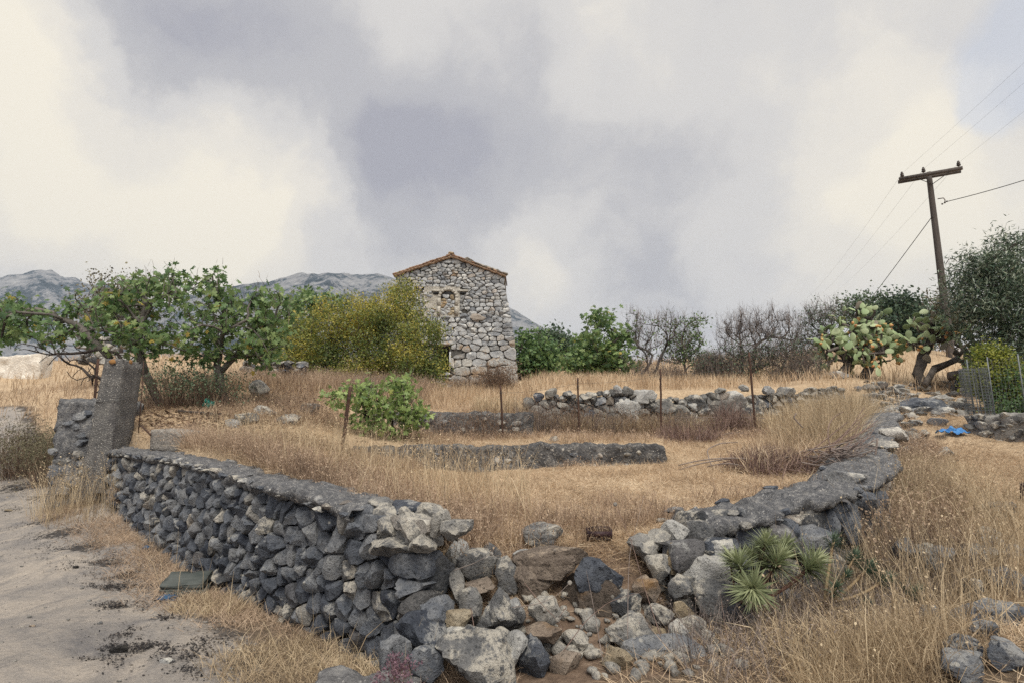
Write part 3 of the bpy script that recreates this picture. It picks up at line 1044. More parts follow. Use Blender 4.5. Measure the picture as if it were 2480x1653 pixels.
def stone_parts(parent, fr, polys, pick_mat, prot, back, seed, limit=300, m=18, cam_d=True, cut=0.14, tilt=0.35):
    """the stones that show largest are parts; what is left over becomes one part"""
    r = np.random.default_rng(seed)
    items = []
    for i, p in enumerate(polys):
        if p is None or len(p) < 3:
            continue
        e = p.max(0) - p.min(0)
        if min(e) < 0.012:
            continue
        w = fr.map(p.mean(0)[None], np.zeros(1))[0]
        items.append((e[0] * e[1] / (w[0] ** 2 + w[1] ** 2), i))
    items.sort(reverse=True)
    rest = Geo()
    for n, (_, i) in enumerate(items):
        p = polys[i]
        e = math.sqrt(np.prod(p.max(0) - p.min(0)))
        V, Fq = stone_from(p, fr, prot * r.uniform(0.55, 1.3) * min(1.3, max(0.5, e / 0.2)), back, seed * 1000 + i, m, cut=cut, tilt=tilt)
        if n < limit:
            part("stone", V, Fq, M[pick_mat(p.mean(0), r)], parent, sharp=26)
        else:
            rest.add(V, Fq, r.random())
    if rest.n:
        rest.part("small_stones", M[pick_mat(np.array((0, 0)), r)], parent, kind="stuff")


def sheet_strip(rows, mat, parent, name, amp=0.02, freq=9, seed=0, kind=None):
    """a lumpy sheet through rows of points (each row the same length)"""
    Rw = np.array(rows)
    n, k = Rw.shape[:2]
    V = Rw.reshape(-1, 3).copy()
    V += amp * np.stack([0.5 * fbm(V * freq, 3, seed + 1), 0.5 * fbm(V * freq, 3, seed + 2), fbm(V * freq, 4, seed + 3)], -1)
    i = np.arange(n - 1)[:, None] * k + np.arange(k - 1)[None]
    q = np.stack([i, i + 1, i + k + 1, i + k], -1).reshape(-1, 4)
    return part(name, V, [q], mat, parent, kind=kind)


def rough_wall(parent, path, base, top, thick, mat, name="body", res=0.07, amp=0.035, freq=7, seed=1, side=1, crown=0.04):
    """a mortared wall: face, rounded arris, top and back, displaced as one lumpy skin with closed ends"""
    path = np.array(path, float)
    seg = np.hypot(*np.diff(path, axis=0).T)
    L_ = np.concatenate([[0], np.cumsum(seg)])
    n = max(8, int(L_[-1] / res))
    t = np.linspace(0, L_[-1], n)
    xy = np.column_stack([np.interp(t, L_, path[:, 0]), np.interp(t, L_, path[:, 1])])
    tg = np.gradient(xy, axis=0); tg /= np.linalg.norm(tg, axis=1)[:, None]
    N_ = np.column_stack([tg[:, 1], -tg[:, 0]]) * side       # outwards, to the face
    b = np.interp(t, np.linspace(0, L_[-1], len(base)), base); tp = np.interp(t, np.linspace(0, L_[-1], len(top)), top)
    r = 0.05
    prof = []
    nf = max(4, int((np.mean(tp - b)) / res))
    for k in np.linspace(0, 1, nf): prof.append((0.03 * (1 - k), ('z', k)))
    nt = max(4, int(thick / res))
    for k in np.linspace(0.08, 1, nt): prof.append((-thick * k, ('t', k)))
    for k in (0.6, 0.0): prof.append((-thick, ('z', k)))
    rows = []
    for off, (kind, k) in prof:
        z = b + (tp - 0.04 - b) * k if kind == 'z' else tp + crown * math.sin(math.pi * k)
        rows.append(np.column_stack([xy + N_ * off, z]))
    A = np.array(rows)                                        # profile x length
    cap0, cap1 = A[:, :1].mean(0, keepdims=True), A[:, -1:].mean(0, keepdims=True)
    A = np.concatenate([np.repeat(cap0, len(A), 0), A, np.repeat(cap1, len(A), 0)], 1)
    # three in-between rings at each end so that the end face is lumpy too
    e0 = [A[:, :1] + (A[:, 1:2] - A[:, :1]) * f for f in (0.35, 0.75)]
    e1 = [A[:, -1:] + (A[:, -2:-1] - A[:, -1:]) * f for f in (0.75, 0.35)]
    A = np.concatenate([A[:, :1]] + e0 + [A[:, 1:-1]] + e1 + [A[:, -1:]], 1)
    k, m = A.shape[:2]
    V = A.reshape(-1, 3).copy()
    d = np.stack([fbm(V * freq, 4, seed + a) for a in (1, 2, 3)], -1)
    big = np.stack([fbm(V * freq * 0.22, 2, seed + a) for a in (4, 5, 6)], -1)
    V += amp * d + amp * 1.2 * big
    i = np.arange(k - 1)[:, None] * m + np.arange(m - 1)[None]
    q = np.stack([i, i + m, i + m + 1, i + 1], -1).reshape(-1, 4)
    if side < 0:
        q = q[:, ::-1]
    return part(name, V, [q], mat, parent)


def pick(*opts):
    names = [o[0] for o in opts]; w = np.array([o[1] for o in opts], float); w /= w.sum()
    return lambda p, r: names[r.choice(len(names), p=w)]


# ------------------------------------------------------------------ left plot wall
def left_wall():
    fr = Frame(A0, A1)
    if fr.N @ np.array((-1, -1)) < 0: fr.N = -fr.N
    t = thing("dry_stone_wall", (A0[0], A0[1], 0.0), "long dark dry stone wall beside the dirt road up to the concrete post", "wall")
    top = fr.prof([(215, 1085), (300, 1096), (400, 1108), (500, 1127), (620, 1166), (700, 1192), (800, 1220), (870, 1243), (950, 1236), (1010, 1262), (1080, 1285), (1130, 1330)])
    b_ = fr.prof([(190, 1225), (255, 1240), (330, 1285), (430, 1360), (520, 1440), (640, 1545), (760, 1605), (860, 1640), (1000, 1670), (1130, 1690)])
    bot = lambda s: b_(s) - 0.06
    s_cop = fr.px(868, 1243)[0]
    S, gh = lay_stones(fr, 0.0, fr.len, lambda s: top(s) - (0.075 if s > s_cop else 0.0), bot, 0.205, 0.155, 5, 0.02, 0.36,
                       wfun=None)
    polys = cells(S, gh, np.full(len(S), 0.0055), 1.25)

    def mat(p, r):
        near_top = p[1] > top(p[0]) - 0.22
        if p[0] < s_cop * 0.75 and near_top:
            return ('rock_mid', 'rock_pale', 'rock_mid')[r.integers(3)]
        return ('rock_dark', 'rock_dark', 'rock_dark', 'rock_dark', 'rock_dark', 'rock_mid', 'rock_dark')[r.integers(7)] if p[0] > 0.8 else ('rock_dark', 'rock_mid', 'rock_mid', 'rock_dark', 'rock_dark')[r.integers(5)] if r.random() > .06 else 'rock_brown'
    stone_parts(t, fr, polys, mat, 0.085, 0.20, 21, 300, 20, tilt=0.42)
    # packed middle behind the stones
    n = 60
    ss = np.linspace(0.12, fr.len, n)
    rows = []
    for off, up in ((-0.055, 0), (-0.055, 1), (-0.42, 1), (-0.42, 0)):
        sz = np.column_stack([ss, [top(s) - 0.09 if up else bot(s) - 0.15 for s in ss]])
        rows.append(fr.map(sz, np.full(n, off)))
    sheet_strip(rows, M['core'], t, "packed_core", 0.0)
    # mortar coping in one long lumpy slab
    ss = np.linspace(s_cop, fr.len, 300)
    rows = []
    zt = np.array([top(s) for s in ss])
    lump = fbm(np.column_stack([ss * 1.1, ss * 0, ss * 0]), 3, 77) * 0.04
    for off, dz in ((-0.02, -0.10), (0.05, -0.055), (0.075, -0.01), (0.045, 0.025), (-0.03, 0.035), (-0.12, 0.045), (-0.21, 0.05), (-0.30, 0.045), (-0.39, 0.035), (-0.47, 0.02), (-0.53, -0.01), (-0.55, -0.12), (-0.55, -0.4)):
        w = 1.0 if off < -0.4 else 0.0
        rows.append(fr.map(np.column_stack([ss, zt + dz + lump * 0.6]), off + lump * (0.8 if off > 0 else 0.3)))
    sheet_strip(rows, M['coping'], t, "coping", 0.045, 9, 4)
    # pale flat stones bedded along the edge of the coping
    r = np.random.default_rng(3)
    for k in range(95):
        s = s_cop + (fr.len - s_cop) * (k + r.uniform(0.1, 0.9)) / 95
        w = fr.map(np.array([[s, top(s) - 0.015 + r.uniform(-.03, .01)]]), np.array([0.03 + r.uniform(-.03, .05) if k % 3 else r.uniform(-.5, -.05)]))[0]
        rock("bedded_stone", r.integers(14), ('rock_mid', 'rock_pale', 'rock_dark', 'rock_dark')[r.integers(4)], w + np.array((0, 0, 0 if k % 3 else .025)), (r.uniform(.06, .2), r.uniform(.06, .14), r.uniform(.03, .07)), (r.uniform(-.2, .2), r.uniform(-.2, .2), r.uniform(0, 3)), t, 2)
    # loose stones crowning the end where the coping has broken away: photograph pixel, size in px
    for i, (px, py, w, h, back, mt) in enumerate([(838, 1262, 66, 62, -.10, 'rock_mid'), (862, 1252, 80, 58, -.22, 'rock_dark'), (905, 1252, 70, 44, -.3, 'rock_mid'), (945, 1252, 42, 40, -.28, 'rock_mid'),
                                                  (992, 1275, 80, 56, -.14, 'rock_mid'), (1037, 1270, 48, 60, -.2, 'rock_mid'), (1075, 1286, 72, 46, -.18, 'rock_mid'), (985, 1243, 56, 36, -.42, 'rock_mid'),
                                                  (918, 1232, 80, 22, -.45, 'rock_dark'), (925, 1290, 50, 36, -.03, 'rock_mid'), (800, 1225, 80, 30, -.05, 'rock_mid'), (870, 1226, 70, 26, -.35, 'rock_mid'),
                                                  (1020, 1315, 66, 42, 0.0, 'rock_mid'), (960, 1322, 140, 40, 0.02, 'rock_mid')]):
        a, b = ray(px, py)
        s, z = fr.px(px, py)
        w3 = fr.map(np.array([[s, z]]), np.array([back * 0.6]))[0]
        D = w3[1]
        sx, szz = w * D / F * 1.1, h * D / F * 1.1
        rock("stone", i + 2, mt, w3, (sx, min(sx, 0.30), szz), (r.uniform(-.15, .15), r.uniform(-.15, .15), math.atan2(*(fr.T[::-1])) + math.pi + r.uniform(-.3, .3)), t, 3)
    return fr, top


LW, LW_TOP = left_wall()


# ------------------------------------------------------------------ collapsed corner: a slumped heap of stones and earth
def collapsed_corner():
    t = thing("collapsed_wall", (0.4, 4.2, 0.1), "collapsed corner where both walls end in a heap of big lichened stones over reddish earth", "wall ruin")
    r = np.random.default_rng(8)
    L_ = [(1037, 1413, 108, 118, 'rock_mid', 0), (1155, 1378, 88, 82, 'rock_mid', .03), (1108, 1342, 56, 60, 'rock_pale', .05), (1158, 1424, 78, 30, 'rock_brown', .02), (1104, 1430, 36, 84, 'rock_mid', .05),
          (1190, 1346, 44, 54, 'rock_mid', .18), (1226, 1395, 62, 82, 'rock_mid', .08), (1335, 1370, 170, 72, 'rock_brown', -.02), (1290, 1420, 120, 90, 'rock_brown', .10), (1455, 1398, 112, 78, 'rock_dark', 0), (1137, 1463, 50, 60, 'rock_mid', 0),
          (1108, 1507, 70, 38, 'rock_tan', -.03), (1112, 1534, 60, 20, 'rock_pale', -.02), (1112, 1558, 50, 44, 'rock_pale', 0), (1205, 1497, 110, 100, 'rock_mid', -.03), (1252, 1488, 40, 60, 'rock_pale', 0),
          (1322, 1485, 74, 62, 'rock_mid', -.05), (1320, 1542, 80, 40, 'rock_brown', -.03), (1438, 1478, 130, 140, 'rock_brown', .22), (1150, 1618, 190, 130, 'rock_mid', -.08), (1247, 1585, 62, 76, 'rock_pale', -.05),
          (1292, 1620, 80, 110, 'rock_dark', .03), (1055, 1492, 74, 70, 'rock_dark', 0), (1010, 1560, 120, 110, 'rock_dark', .05), (950, 1600, 80, 90, 'rock_dark', .06), (1035, 1620, 70, 80, 'rock_dark', 0), (1210, 1548, 50, 40, 'rock_mid', 0),
          (1530, 1545, 100, 80, 'rock_mid', 0), (1620, 1600, 190, 100, 'rock_dark', -.03), (1600, 1494, 62, 52, 'rock_mid', .1), (1660, 1487, 52, 54, 'rock_tan', .08), (1745, 1458, 108, 92, 'rock_mid', .06),
          (1602, 1380, 66, 64, 'rock_mid', .1), (1650, 1357, 66, 66, 'rock_tan', .05), (1738, 1328, 92, 46, 'rock_pale', .02), (1722, 1398, 118, 92, 'rock_pale', 0), (1652, 1428, 50, 52, 'rock_mid', .04), (1700, 1350, 60, 40, 'rock_mid', .06),
          (1715, 1582, 96, 72, 'rock_mid', .05), (1660, 1560, 62, 86, 'rock_pale', .04), (1596, 1555, 56, 52, 'rock_tan', .04), (1570, 1430, 60, 56, 'rock_brown', .15), (1520, 1470, 70, 60, 'rock_mid', .15), (1560, 1330, 70, 60, 'rock_mid', .12),
          (1600, 1312, 60, 50, 'rock_mid', .1), (1500, 1612, 70, 60, 'rock_tan', -.05), (1700, 1640, 110, 60, 'rock_mid', -.03), (1395, 1560, 60, 44, 'rock_mid', .08), (1370, 1612, 70, 50, 'rock_brown', .03), (1270, 1350, 50, 30, 'rock_pale', .12),
          (1305, 1344, 40, 30, 'rock_pale', .1), (1560, 1530, 50, 44, 'rock_brown', .05), (1680, 1520, 70, 46, 'rock_mid', .08), (1640, 1290, 62, 56, 'rock_pale', .05), (1800, 1500, 90, 80, 'rock_dark', .12), (1810, 1400, 100, 90, 'rock_dark', .15)]
    for i, (px, py, w, h, mt, back) in enumerate(L_):
        D = 3.72 + (1650 - py) * 0.0028 + back + 0.18 * smooth(1500, 1800, px)
        c = P(px, py, D)
        sx, sz = w * D / F * 1.08, h * D / F * 1.08
        dep = min(max(sx, sz) * 0.9, 0.34)
        rock("stone", i % 24, mt, c + np.array((0, dep * 0.35, 0)), (sx, dep, sz), (r.uniform(-.2, .2), r.uniform(-.14, .14), r.uniform(-.3, .3)), t, 4 if w > 90 else 3)
    # small broken stones that have rolled down between the big ones
    g = Geo()
    for k in range(230):
        px = r.uniform(1100, 1800); py = r.uniform(1420, 1645)
        c = G(px, py)
        V, Fc = rock_shape(int(r.integers(14)), 2)
        s = r.uniform(0.025, 0.12)
        V = V * np.array((s, s * r.uniform(.7, 1.1), s * r.uniform(.5, .9))) @ np.array(Matrix.Rotation(r.uniform(0, 6), 3, 'Z')).T
        g.add(V + c + np.array((0, 0, s * 0.2)), [Fc])
    g.part("broken_stones", M['rock_mid'], t, kind="stuff")


collapsed_corner()


# ------------------------------------------------------------------ right plot wall
def right_wall():
    t = thing("plot_wall", (B0[0], B0[1], 0.3), "low stone wall with broad mortar coping turning uphill on the right of the straw field", "wall")
    r = np.random.default_rng(12)

    def zz(px, py, xy):
        return CAM_Z + ray(px, py)[1] * xy[1]
    path = [B0, np.array((2.5, 5.25)), B1, np.array((4.7, 7.3)), B2, np.array((7.2, 10.9)), B3]
    topz = [0.86, 0.98, 1.16, 1.29, 1.40, 1.76, 2.10]
    base = [height(p[0] + .25, p[1] - .25) - 0.1 for p in path]
    # face stones, one frame per stretch
    for i in range(len(path) - 1):
        fr = Frame(path[i], path[i + 1])
        if fr.N @ np.array((1, -1)) < 0: fr.N = -fr.N
        tz = lambda s, i=i, L_=fr.len: topz[i] + (topz[i + 1] - topz[i]) * s / L_ - 0.09
        bz = lambda s, i=i, L_=fr.len: base[i] + (base[i + 1] - base[i]) * s / L_
        S, gh = lay_stones(fr, 0.0, fr.len, tz, bz, 0.27, 0.2, 40 + i, 0.02)
        if len(S) < 4: continue
        polys = cells(S, gh, np.full(len(S), 0.007), 1.25)
        stone_parts(t, fr, polys, pick(('rock_dark', 5), ('rock_mid', 2), ('rock_pale', .4)), 0.09, 0.16, 50 + i, 60, 16)
    # packed middle
    P_ = np.array(path)
    tg = np.gradient(P_, axis=0); tg /= np.linalg.norm(tg, axis=1)[:, None]
    N_ = np.column_stack([tg[:, 1], -tg[:, 0]])
    rows = [np.column_stack([P_ + N_ * o, z]) for o, z in ((-0.05, np.array(base) - .1), (-0.05, np.array(topz) - .10), (-0.5, np.array(topz) - .10), (-0.5, np.array(base) - .1))]
    sheet_strip(rows, M['core'], t, "packed_core", 0.0)
    # coping
    seg = np.concatenate([[0], np.cumsum(np.hypot(*np.diff(P_, axis=0).T))])
    ss = np.linspace(0.25, seg[-1], 330)
    xy = np.column_stack([np.interp(ss, seg, P_[:, 0]), np.interp(ss, seg, P_[:, 1])])
    nn = np.column_stack([np.interp(ss, seg, N_[:, 0]), np.interp(ss, seg, N_[:, 1])]); nn /= np.linalg.norm(nn, axis=1)[:, None]
    zt = np.interp(ss, seg, topz)
    wob = fbm(np.column_stack([ss * 1.9, ss * 0, ss * 0]), 4, 41)
    slab = np.round(fbm(np.column_stack([ss * 1.3, ss * 0 + 5, ss * 0]), 2, 43) * 2.2) / 2.2
    end = smooth(0.2, 0.65, ss)
    zt = zt - 0.16 * (1 - end)
    rows = []
    for off, dz in ((-0.03, -0.12), (0.05, -0.07), (0.075, -0.015), (0.03, 0.012), (-0.06, 0.022), (-0.16, 0.03), (-0.26, 0.03), (-0.36, 0.028), (-0.46, 0.02), (-0.56, 0.0), (-0.66, -0.03), (-0.72, -0.10), (-0.72, -0.3)):
        rows.append(np.column_stack([xy + nn * ((off + .3) * (0.35 + .65 * end) - .3 + wob * (0.12 if off > 0 else 0.07))[:, None], zt + dz + wob * 0.025 + slab * 0.035]))
    sheet_strip(rows, M['coping'], t, "coping", 0.048, 8, 14)
    for k in range(90):
        i = int(r.integers(4, len(ss) - 4)); off = r.choice([.05, .03, -.1, -.25, -.4, -.6])
        q = np.append(xy[i] + nn[i] * (off + wob[i] * .05), zt[i] + r.uniform(-.02, .035) - .06 * (off > 0))
        rock("bedded_stone", r.integers(20), ('rock_mid', 'rock_dark', 'rock_pale', 'rock_dark')[k % 4], q, (r.uniform(.06, .22), r.uniform(.06, .16), r.uniform(.03, .08)), (r.uniform(-.2, .2), r.uniform(-.2, .2), r.uniform(0, 3)), t, 2)
    # big uneven stones bedded in the coping and under its broken lip
    for i, (px, py, D, w, h, mt) in enumerate([(1680, 1262, 5.05, 70, 44, 'rock_mid'), (1755, 1250, 5.2, 90, 34, 'rock_mid'), (1700, 1288, 4.9, 60, 46, 'rock_mid'), (1840, 1272, 5.1, 76, 44, 'rock_pale'), (1905, 1252, 5.3, 84, 58, 'rock_pale'),
                                               (1960, 1262, 5.4, 70, 60, 'rock_mid'), (2010, 1205, 5.75, 120, 26, 'rock_pale'), (2060, 1165, 6.1, 76, 44, 'rock_pale'), (2030, 1238, 5.6, 70, 60, 'rock_dark'), (2085, 1225, 5.8, 76, 70, 'rock_dark'),
                                               (1880, 1300, 5.05, 90, 60, 'rock_dark'), (1965, 1310, 5.2, 110, 70, 'rock_dark'), (2100, 1120, 7.5, 60, 26, 'rock_mid'), (2148, 1080, 8.8, 64, 30, 'rock_mid'), (2170, 1050, 10, 60, 34, 'rock_pale'), (2140, 1110, 8, 54, 30, 'rock_mid')]):
        c = P(px, py, D)
        sx, sz = w * D / F * 1.1, h * D / F * 1.15
        rock("stone", (i * 5) % 24, mt, c + np.array((0, .05, 0)), (sx, min(sx, .4), sz), (r.uniform(-.2, .2), r.uniform(-.2, .2), r.uniform(-.5, .5)), t, 3)


right_wall()


# ------------------------------------------------------------------ terrace walls
def terrace_walls():
    z0 = lambda xy, d: [float(height(p[0], p[1] - d) - 0.12) for p in xy]
    p1 = [(-3.3, 11.15), (-2.2, 11.0), (-0.8, 10.92), (0.6, 10.95), (1.8, 11.0), (2.92, 10.98)]
    t = thing("terrace_wall", (0, 11, 1.0), "low lichen-spotted mortared terrace wall ending square in the middle of the straw field", "wall")
    rough_wall(t, p1, z0(p1, .3), [1.42, 1.44, 1.43, 1.435, 1.44, 1.445], 0.48, M['terrace'], "body", 0.045, 0.034, 9, 3, crown=0.015)
    r = np.random.default_rng(5)
    for k in range(40):
        x = r.uniform(-3.0, 2.8); z = r.uniform(0.95, 1.33)
        rock("bedded_stone", r.integers(14), ('rock_dark', 'rock_mid', 'rock_pale', 'rock_mid')[r.integers(4)], (x, 10.99 + r.uniform(0, .03), z), (r.uniform(.1, .24), .14, r.uniform(.06, .14)), (0, r.uniform(-.3, .3), 0), t, 2)
    p2 = [(-4.0, 14.4), (-2.0, 14.2), (-0.6, 14.15), (0.55, 14.2)]
    t = thing("terrace_wall", (-1, 14.2, 1.6), "overgrown flat-topped dark terrace wall left of the tumbledown dry stone one", "wall")
    rough_wall(t, p2, z0(p2, .3), [2.2, 2.18, 2.17, 2.17], 0.5, M['terrace'], "body", 0.07, 0.04, 6, 13)
    for k in range(18):
        x = r.uniform(-3.0, .5); z = r.uniform(1.75, 2.1)
        rock("bedded_stone", r.integers(14), ('rock_dark', 'rock_mid')[r.integers(2)], (x, 14.12 + r.uniform(0, .04), z), (r.uniform(.12, .3), .14, r.uniform(.08, .16)), (0, r.uniform(-.3, .3), 0), t, 2)
    # dry stone terrace at the back
    q0, q1 = np.array((0.30, 15.55)), np.array((9.6, 16.4))
    fr = Frame(q0, q1)
    if fr.N[1] > 0: fr.N = -fr.N
    top = fr.prof([(1262, 962), (1290, 955), (1340, 952), (1400, 958), (1440, 948), (1495, 942), (1530, 946), (1560, 960), (1620, 962), (1680, 956), (1740, 950), (1790, 958), (1850, 950), (1900, 944), (1980, 936), (2080, 935)])
    bot = lambda s: float(height(*(fr.o + fr.T * s + fr.N * 0.35))) - 0.1
    t = thing("dry_stone_terrace", (q0[0], q0[1], 1.7), "tumbledown grey dry stone terrace wall with a ragged top behind the row of iron stakes", "wall")
    S, gh = lay_stones(fr, 0, fr.len, top, bot, 0.22, 0.145, 61, 0.05, 0.4, wfun=lambda z: 1.0 if z > 2.35 else 1.6)
    polys = cells(S, gh, np.full(len(S), 0.008), 1.3)
    stone_parts(t, fr, polys, pick(('rock_back', 6), ('rock_mid', 3), ('rock_pale', 1.2), ('rock_dark', 1)), 0.12, 0.2, 71, 300, 14, tilt=0.4)
    n = 40
    ss = np.linspace(0.05, fr.len, n)
    rows = []
    for off, up in ((-0.06, 0), (-0.06, 1), (-0.5, 1), (-0.5, 0)):
        rows.append(fr.map(np.column_stack([ss, [top(s) - 0.14 if up else bot(s) - 0.2 for s in ss]]), np.full(n, off)))
    sheet_strip(rows, M['core'], t, "packed_core", 0.0)
    for i, (px, py, w, h) in enumerate([(1335, 950, 40, 26), (1375, 955, 34, 24), (1495, 943, 30, 28), (1522, 944, 34, 28), (1430, 957, 40, 24), (1785, 968, 60, 44), (1745, 992, 70, 56), (1828, 995, 80, 60), (1560, 962, 60, 40), (1600, 985, 70, 46),
                                        (1800, 940, 34, 22), (1860, 945, 44, 26), (1745, 945, 34, 22), (1690, 975, 50, 40), (1520, 990, 60, 50), (1640, 1000, 60, 44), (1905, 948, 60, 30)]):
        s, z = fr.px(px, py)
        c = fr.map(np.array([[s, z]]), np.array([-0.02]))[0]
        D = c[1]
        rock("stone", (i * 3) % 24, ('rock_back', 'rock_mid', 'rock_pale')[i % 3], c, (w * D / F * (.8 if py < 962 else 1.05), .34, h * D / F * (.85 if py < 962 else 1.05)), (r.uniform(-.2, .2), r.uniform(-.2, .2), r.uniform(-.4, .4)), t, 3)
    # stub of wall beyond the concrete post
    p4 = [A1 + np.array((-0.28, 0.22)), A1 + np.array((-0.75, 0.45)), A2 * 0.55 + A1 * 0.45, A2]
    t = thing("wall_stub", (A1[0] - .6, A1[1] + .4, 0.5), "short rough blackened wall with a flat top left of the concrete post", "wall")
    a, b = ray(150, 968)
    ztop = CAM_Z + b * 11.4
    rough_wall(t, [(-8.3, 10.45), (-7.85, 10.55), (-7.35, 10.65)], [0.3, 0.3, 0.3], [CAM_Z + ray(135, 972)[1] * 10.6, CAM_Z + ray(180, 968)[1] * 10.7, CAM_Z + ray(230, 965)[1] * 10.8], 1.2, M['coping'], "body", 0.05, 0.06, 5, 23)
    for k in range(34):
        x = r.uniform(-8.3, -7.4); z = r.uniform(0.6, 2.1)
        rock("stone", r.integers(20), ('rock_dark', 'rock_dark', 'rock_mid')[r.integers(3)], (x, 10.47 + .12 * (x + 8.6) + r.uniform(-.03, .05), z), (r.uniform(.15, .32), .2, r.uniform(.1, .2)), (0, r.uniform(-.4, .4), 0), t, 3)
    # retaining wall at the right edge of the picture
    t = thing("retaining_wall", (9.8, 11.2, 1.4), "pale rubble retaining wall with a level top below the wire mesh fence", "wall")
    c0, c1 = P(2335, 1003, 12.2), P(2640, 1003, 10.4)
    zt = CAM_Z + ray(2335, 1003)[1] * 12.2
    rough_wall(t, [c0[:2], (c0[:2] + c1[:2]) / 2, c1[:2]], [1.1, 1.0, 0.9], [zt, zt - .02, zt - .05], 2.2, M['pale_wall'], "body", 0.07, 0.04, 6, 33)
    fr = Frame(c0[:2], c1[:2])
    if fr.N[1] > 0: fr.N = -fr.N
    for k in range(70):
        s = r.uniform(0.05, fr.len - .1); z = r.uniform(1.2, zt - 0.05)
        c = fr.map(np.array([[s, z]]), np.array([0.0]))[0]
        w = r.uniform(.1, .3)
        rock("bedded_stone", r.integers(20), ('rock_pale', 'rock_mid', 'rock_mid', 'rock_back')[r.integers(4)], c, (w, .16, w * r.uniform(.45, .9)), (0, r.uniform(-.4, .4), math.atan2(fr.T[1], fr.T[0])), t, 2)


terrace_walls()


# ------------------------------------------------------------------ chapel
def chapel():
    D = 26.0
    u = lambda px, py: (P(px, py, D)[0], P(px, py, D)[2])
    xl, zl = u(958, 672); xr, zr = u(1221, 672); xa, za = u(1093, 626)
    zb = float(height(-2.5, 25.5)) - 0.3
    rp = np.array([u(1221, 672), u(1223, 690), u(1229, 720), u(1234, 745), u(1242, 790), u(1248, 830), u(1252, 870), u(1256, 935)])
    lp = np.array([u(958, 672), u(956, 700), u(953, 780), u(948, 860), u(942, 935)])
    right = lambda z: np.interp(-z, -rp[:, 1], rp[:, 0])
    left = lambda z: np.interp(-z, -lp[:, 1], lp[:, 0])
    depth = 7.0
    t = thing("stone_chapel", (xa, D, zb + .3), "small old rubble-stone chapel with tiled gable and blocked arched window above the bushes", "chapel")
    fr = Frame((0, D), (1, D)); fr.N = np.array((0.0, -1.0))
    top = lambda x: za - 0.02 - abs(x - xa) * (za - zl) / (xa - xl) if x < xa else za - 0.02 - (x - xa) * (za - zr) / (xr - xa)
    door = (u(1070, 0)[0], u(1104, 0)[0], zb, u(0, 836)[1])
    wx0, wx1 = u(1046, 0)[0], u(1124, 0)[0]
    wz0, wz1 = u(0, 766)[1], u(0, 696)[1]
    r = np.random.default_rng(17)
    # courses: small stones high up, boulders low down
    S = []
    z = zb
    while z < za:
        k = np.interp(z, [zb, zb + 1.3, zb + 2.6, zb + 4.0, za], [2.3, 1.8, 1.2, 0.88, 0.82])
        rh = 0.175 * k * r.choice([.62, .9, 1.1, 1.5])
        x = left(z) + r.uniform(0, .1)
        while x < right(z):
            edge = x > right(z) - 0.75 * k
            ww = 0.31 * k * r.choice([.5, .75, 1.0, 1.35, 1.9]) * (1.45 if edge else 1.0)
            p = np.array((x + ww / 2, z + rh / 2 + r.normal(0, 0.035 * k)))
            bad = (door[0] < p[0] < door[1] and p[1] < door[3]) or (wx0 + .03 < p[0] < wx1 - .03 and wz0 < p[1] < wz1)
            if left(p[1]) < p[0] < right(p[1]) and p[1] < top(p[0]) - 0.06 and not bad:
                S.append(p)
            x += ww
        z += rh
    S = np.array(S)
    gh = []
    for p in S:
        for f, e in ((left, -1), (right, 1)):
            d = abs(f(p[1]) - p[0])
            if d < 1.0: gh.append((2 * f(p[1]) - p[0], p[1]))
        if p[1] > top(p[0]) - 0.5: gh.append((p[0] + 0.25 * np.sign(p[0] - xa), 2 * top(p[0]) - p[1]))
        if p[1] < zb + .6: gh.append((p[0], 2 * zb - p[1]))
        if door[0] - .6 < p[0] < door[1] + .6 and p[1] < door[3] + .5:
            if p[1] > door[3]: gh.append((p[0], 2 * door[3] - p[1]))
            elif p[0] > door[1]: gh.append((2 * door[1] - p[0], p[1]))
            elif p[0] < door[0]: gh.append((2 * door[0] - p[0], p[1]))
        if wx0 - .4 < p[0] < wx1 + .4 and wz0 - .4 < p[1] < wz1 + .4:
            if p[1] > wz1: gh.append((p[0], 2 * wz1 - p[1]))
            elif p[1] < wz0: gh.append((p[0], 2 * wz0 - p[1]))
            elif p[0] > wx1: gh.append((2 * wx1 - p[0], p[1]))
            else: gh.append((2 * wx0 - p[0], p[1]))
    polys = cells(S, np.array(gh), np.full(len(S), 0.0085), 1.75, 1.1)
    stone_parts(t, fr, polys, lambda p, r: 'rock_house_low' if p[1] < zb + 1.9 + r.normal(0, .35) else 'rock_house', 0.075, 0.12, 91, 300, 16, cut=0.15, tilt=0.22)
    # core: left, right and upper blocks leave a real doorway
    yb = D + 0.05

    def prism(poly, name, mat, y0=yb, y1=D + depth):
        n = len(poly)
        V = np.array([(x, y, z) for y in (y0, y1) for x, z in poly])
        sides = np.array([(i, (i + 1) % n, n + (i + 1) % n, n + i) for i in range(n)])
        return part(name, V, [np.arange(n)[::-1][None], (np.arange(n) + n)[None], sides], M[mat], t, flat=True)
    e = 0.03
    prism([(left(zb) + e, zb - .4), (door[0], zb - .4), (door[0], door[3]), (left(door[3]) + e, door[3])], "wall_core", 'house_core')
    prism([(door[1], zb - .4), (right(zb) - e, zb - .4), (right(zb + .8) - e, zb + .8), (right(door[3]) - e, door[3]), (door[1], door[3])], "wall_core", 'house_core')
    up = [(left(door[3]) + e, door[3] + .002), (right(door[3]) - e, door[3] + .002)] + [(right(z) - e, z) for z in (zb + 2.6, zb + 3.4, zb + 4.2, zr - .05)] + [(xa, za - .12), (left(zl) + e, zl - .05)]
    prism(up, "wall_core", 'house_core')
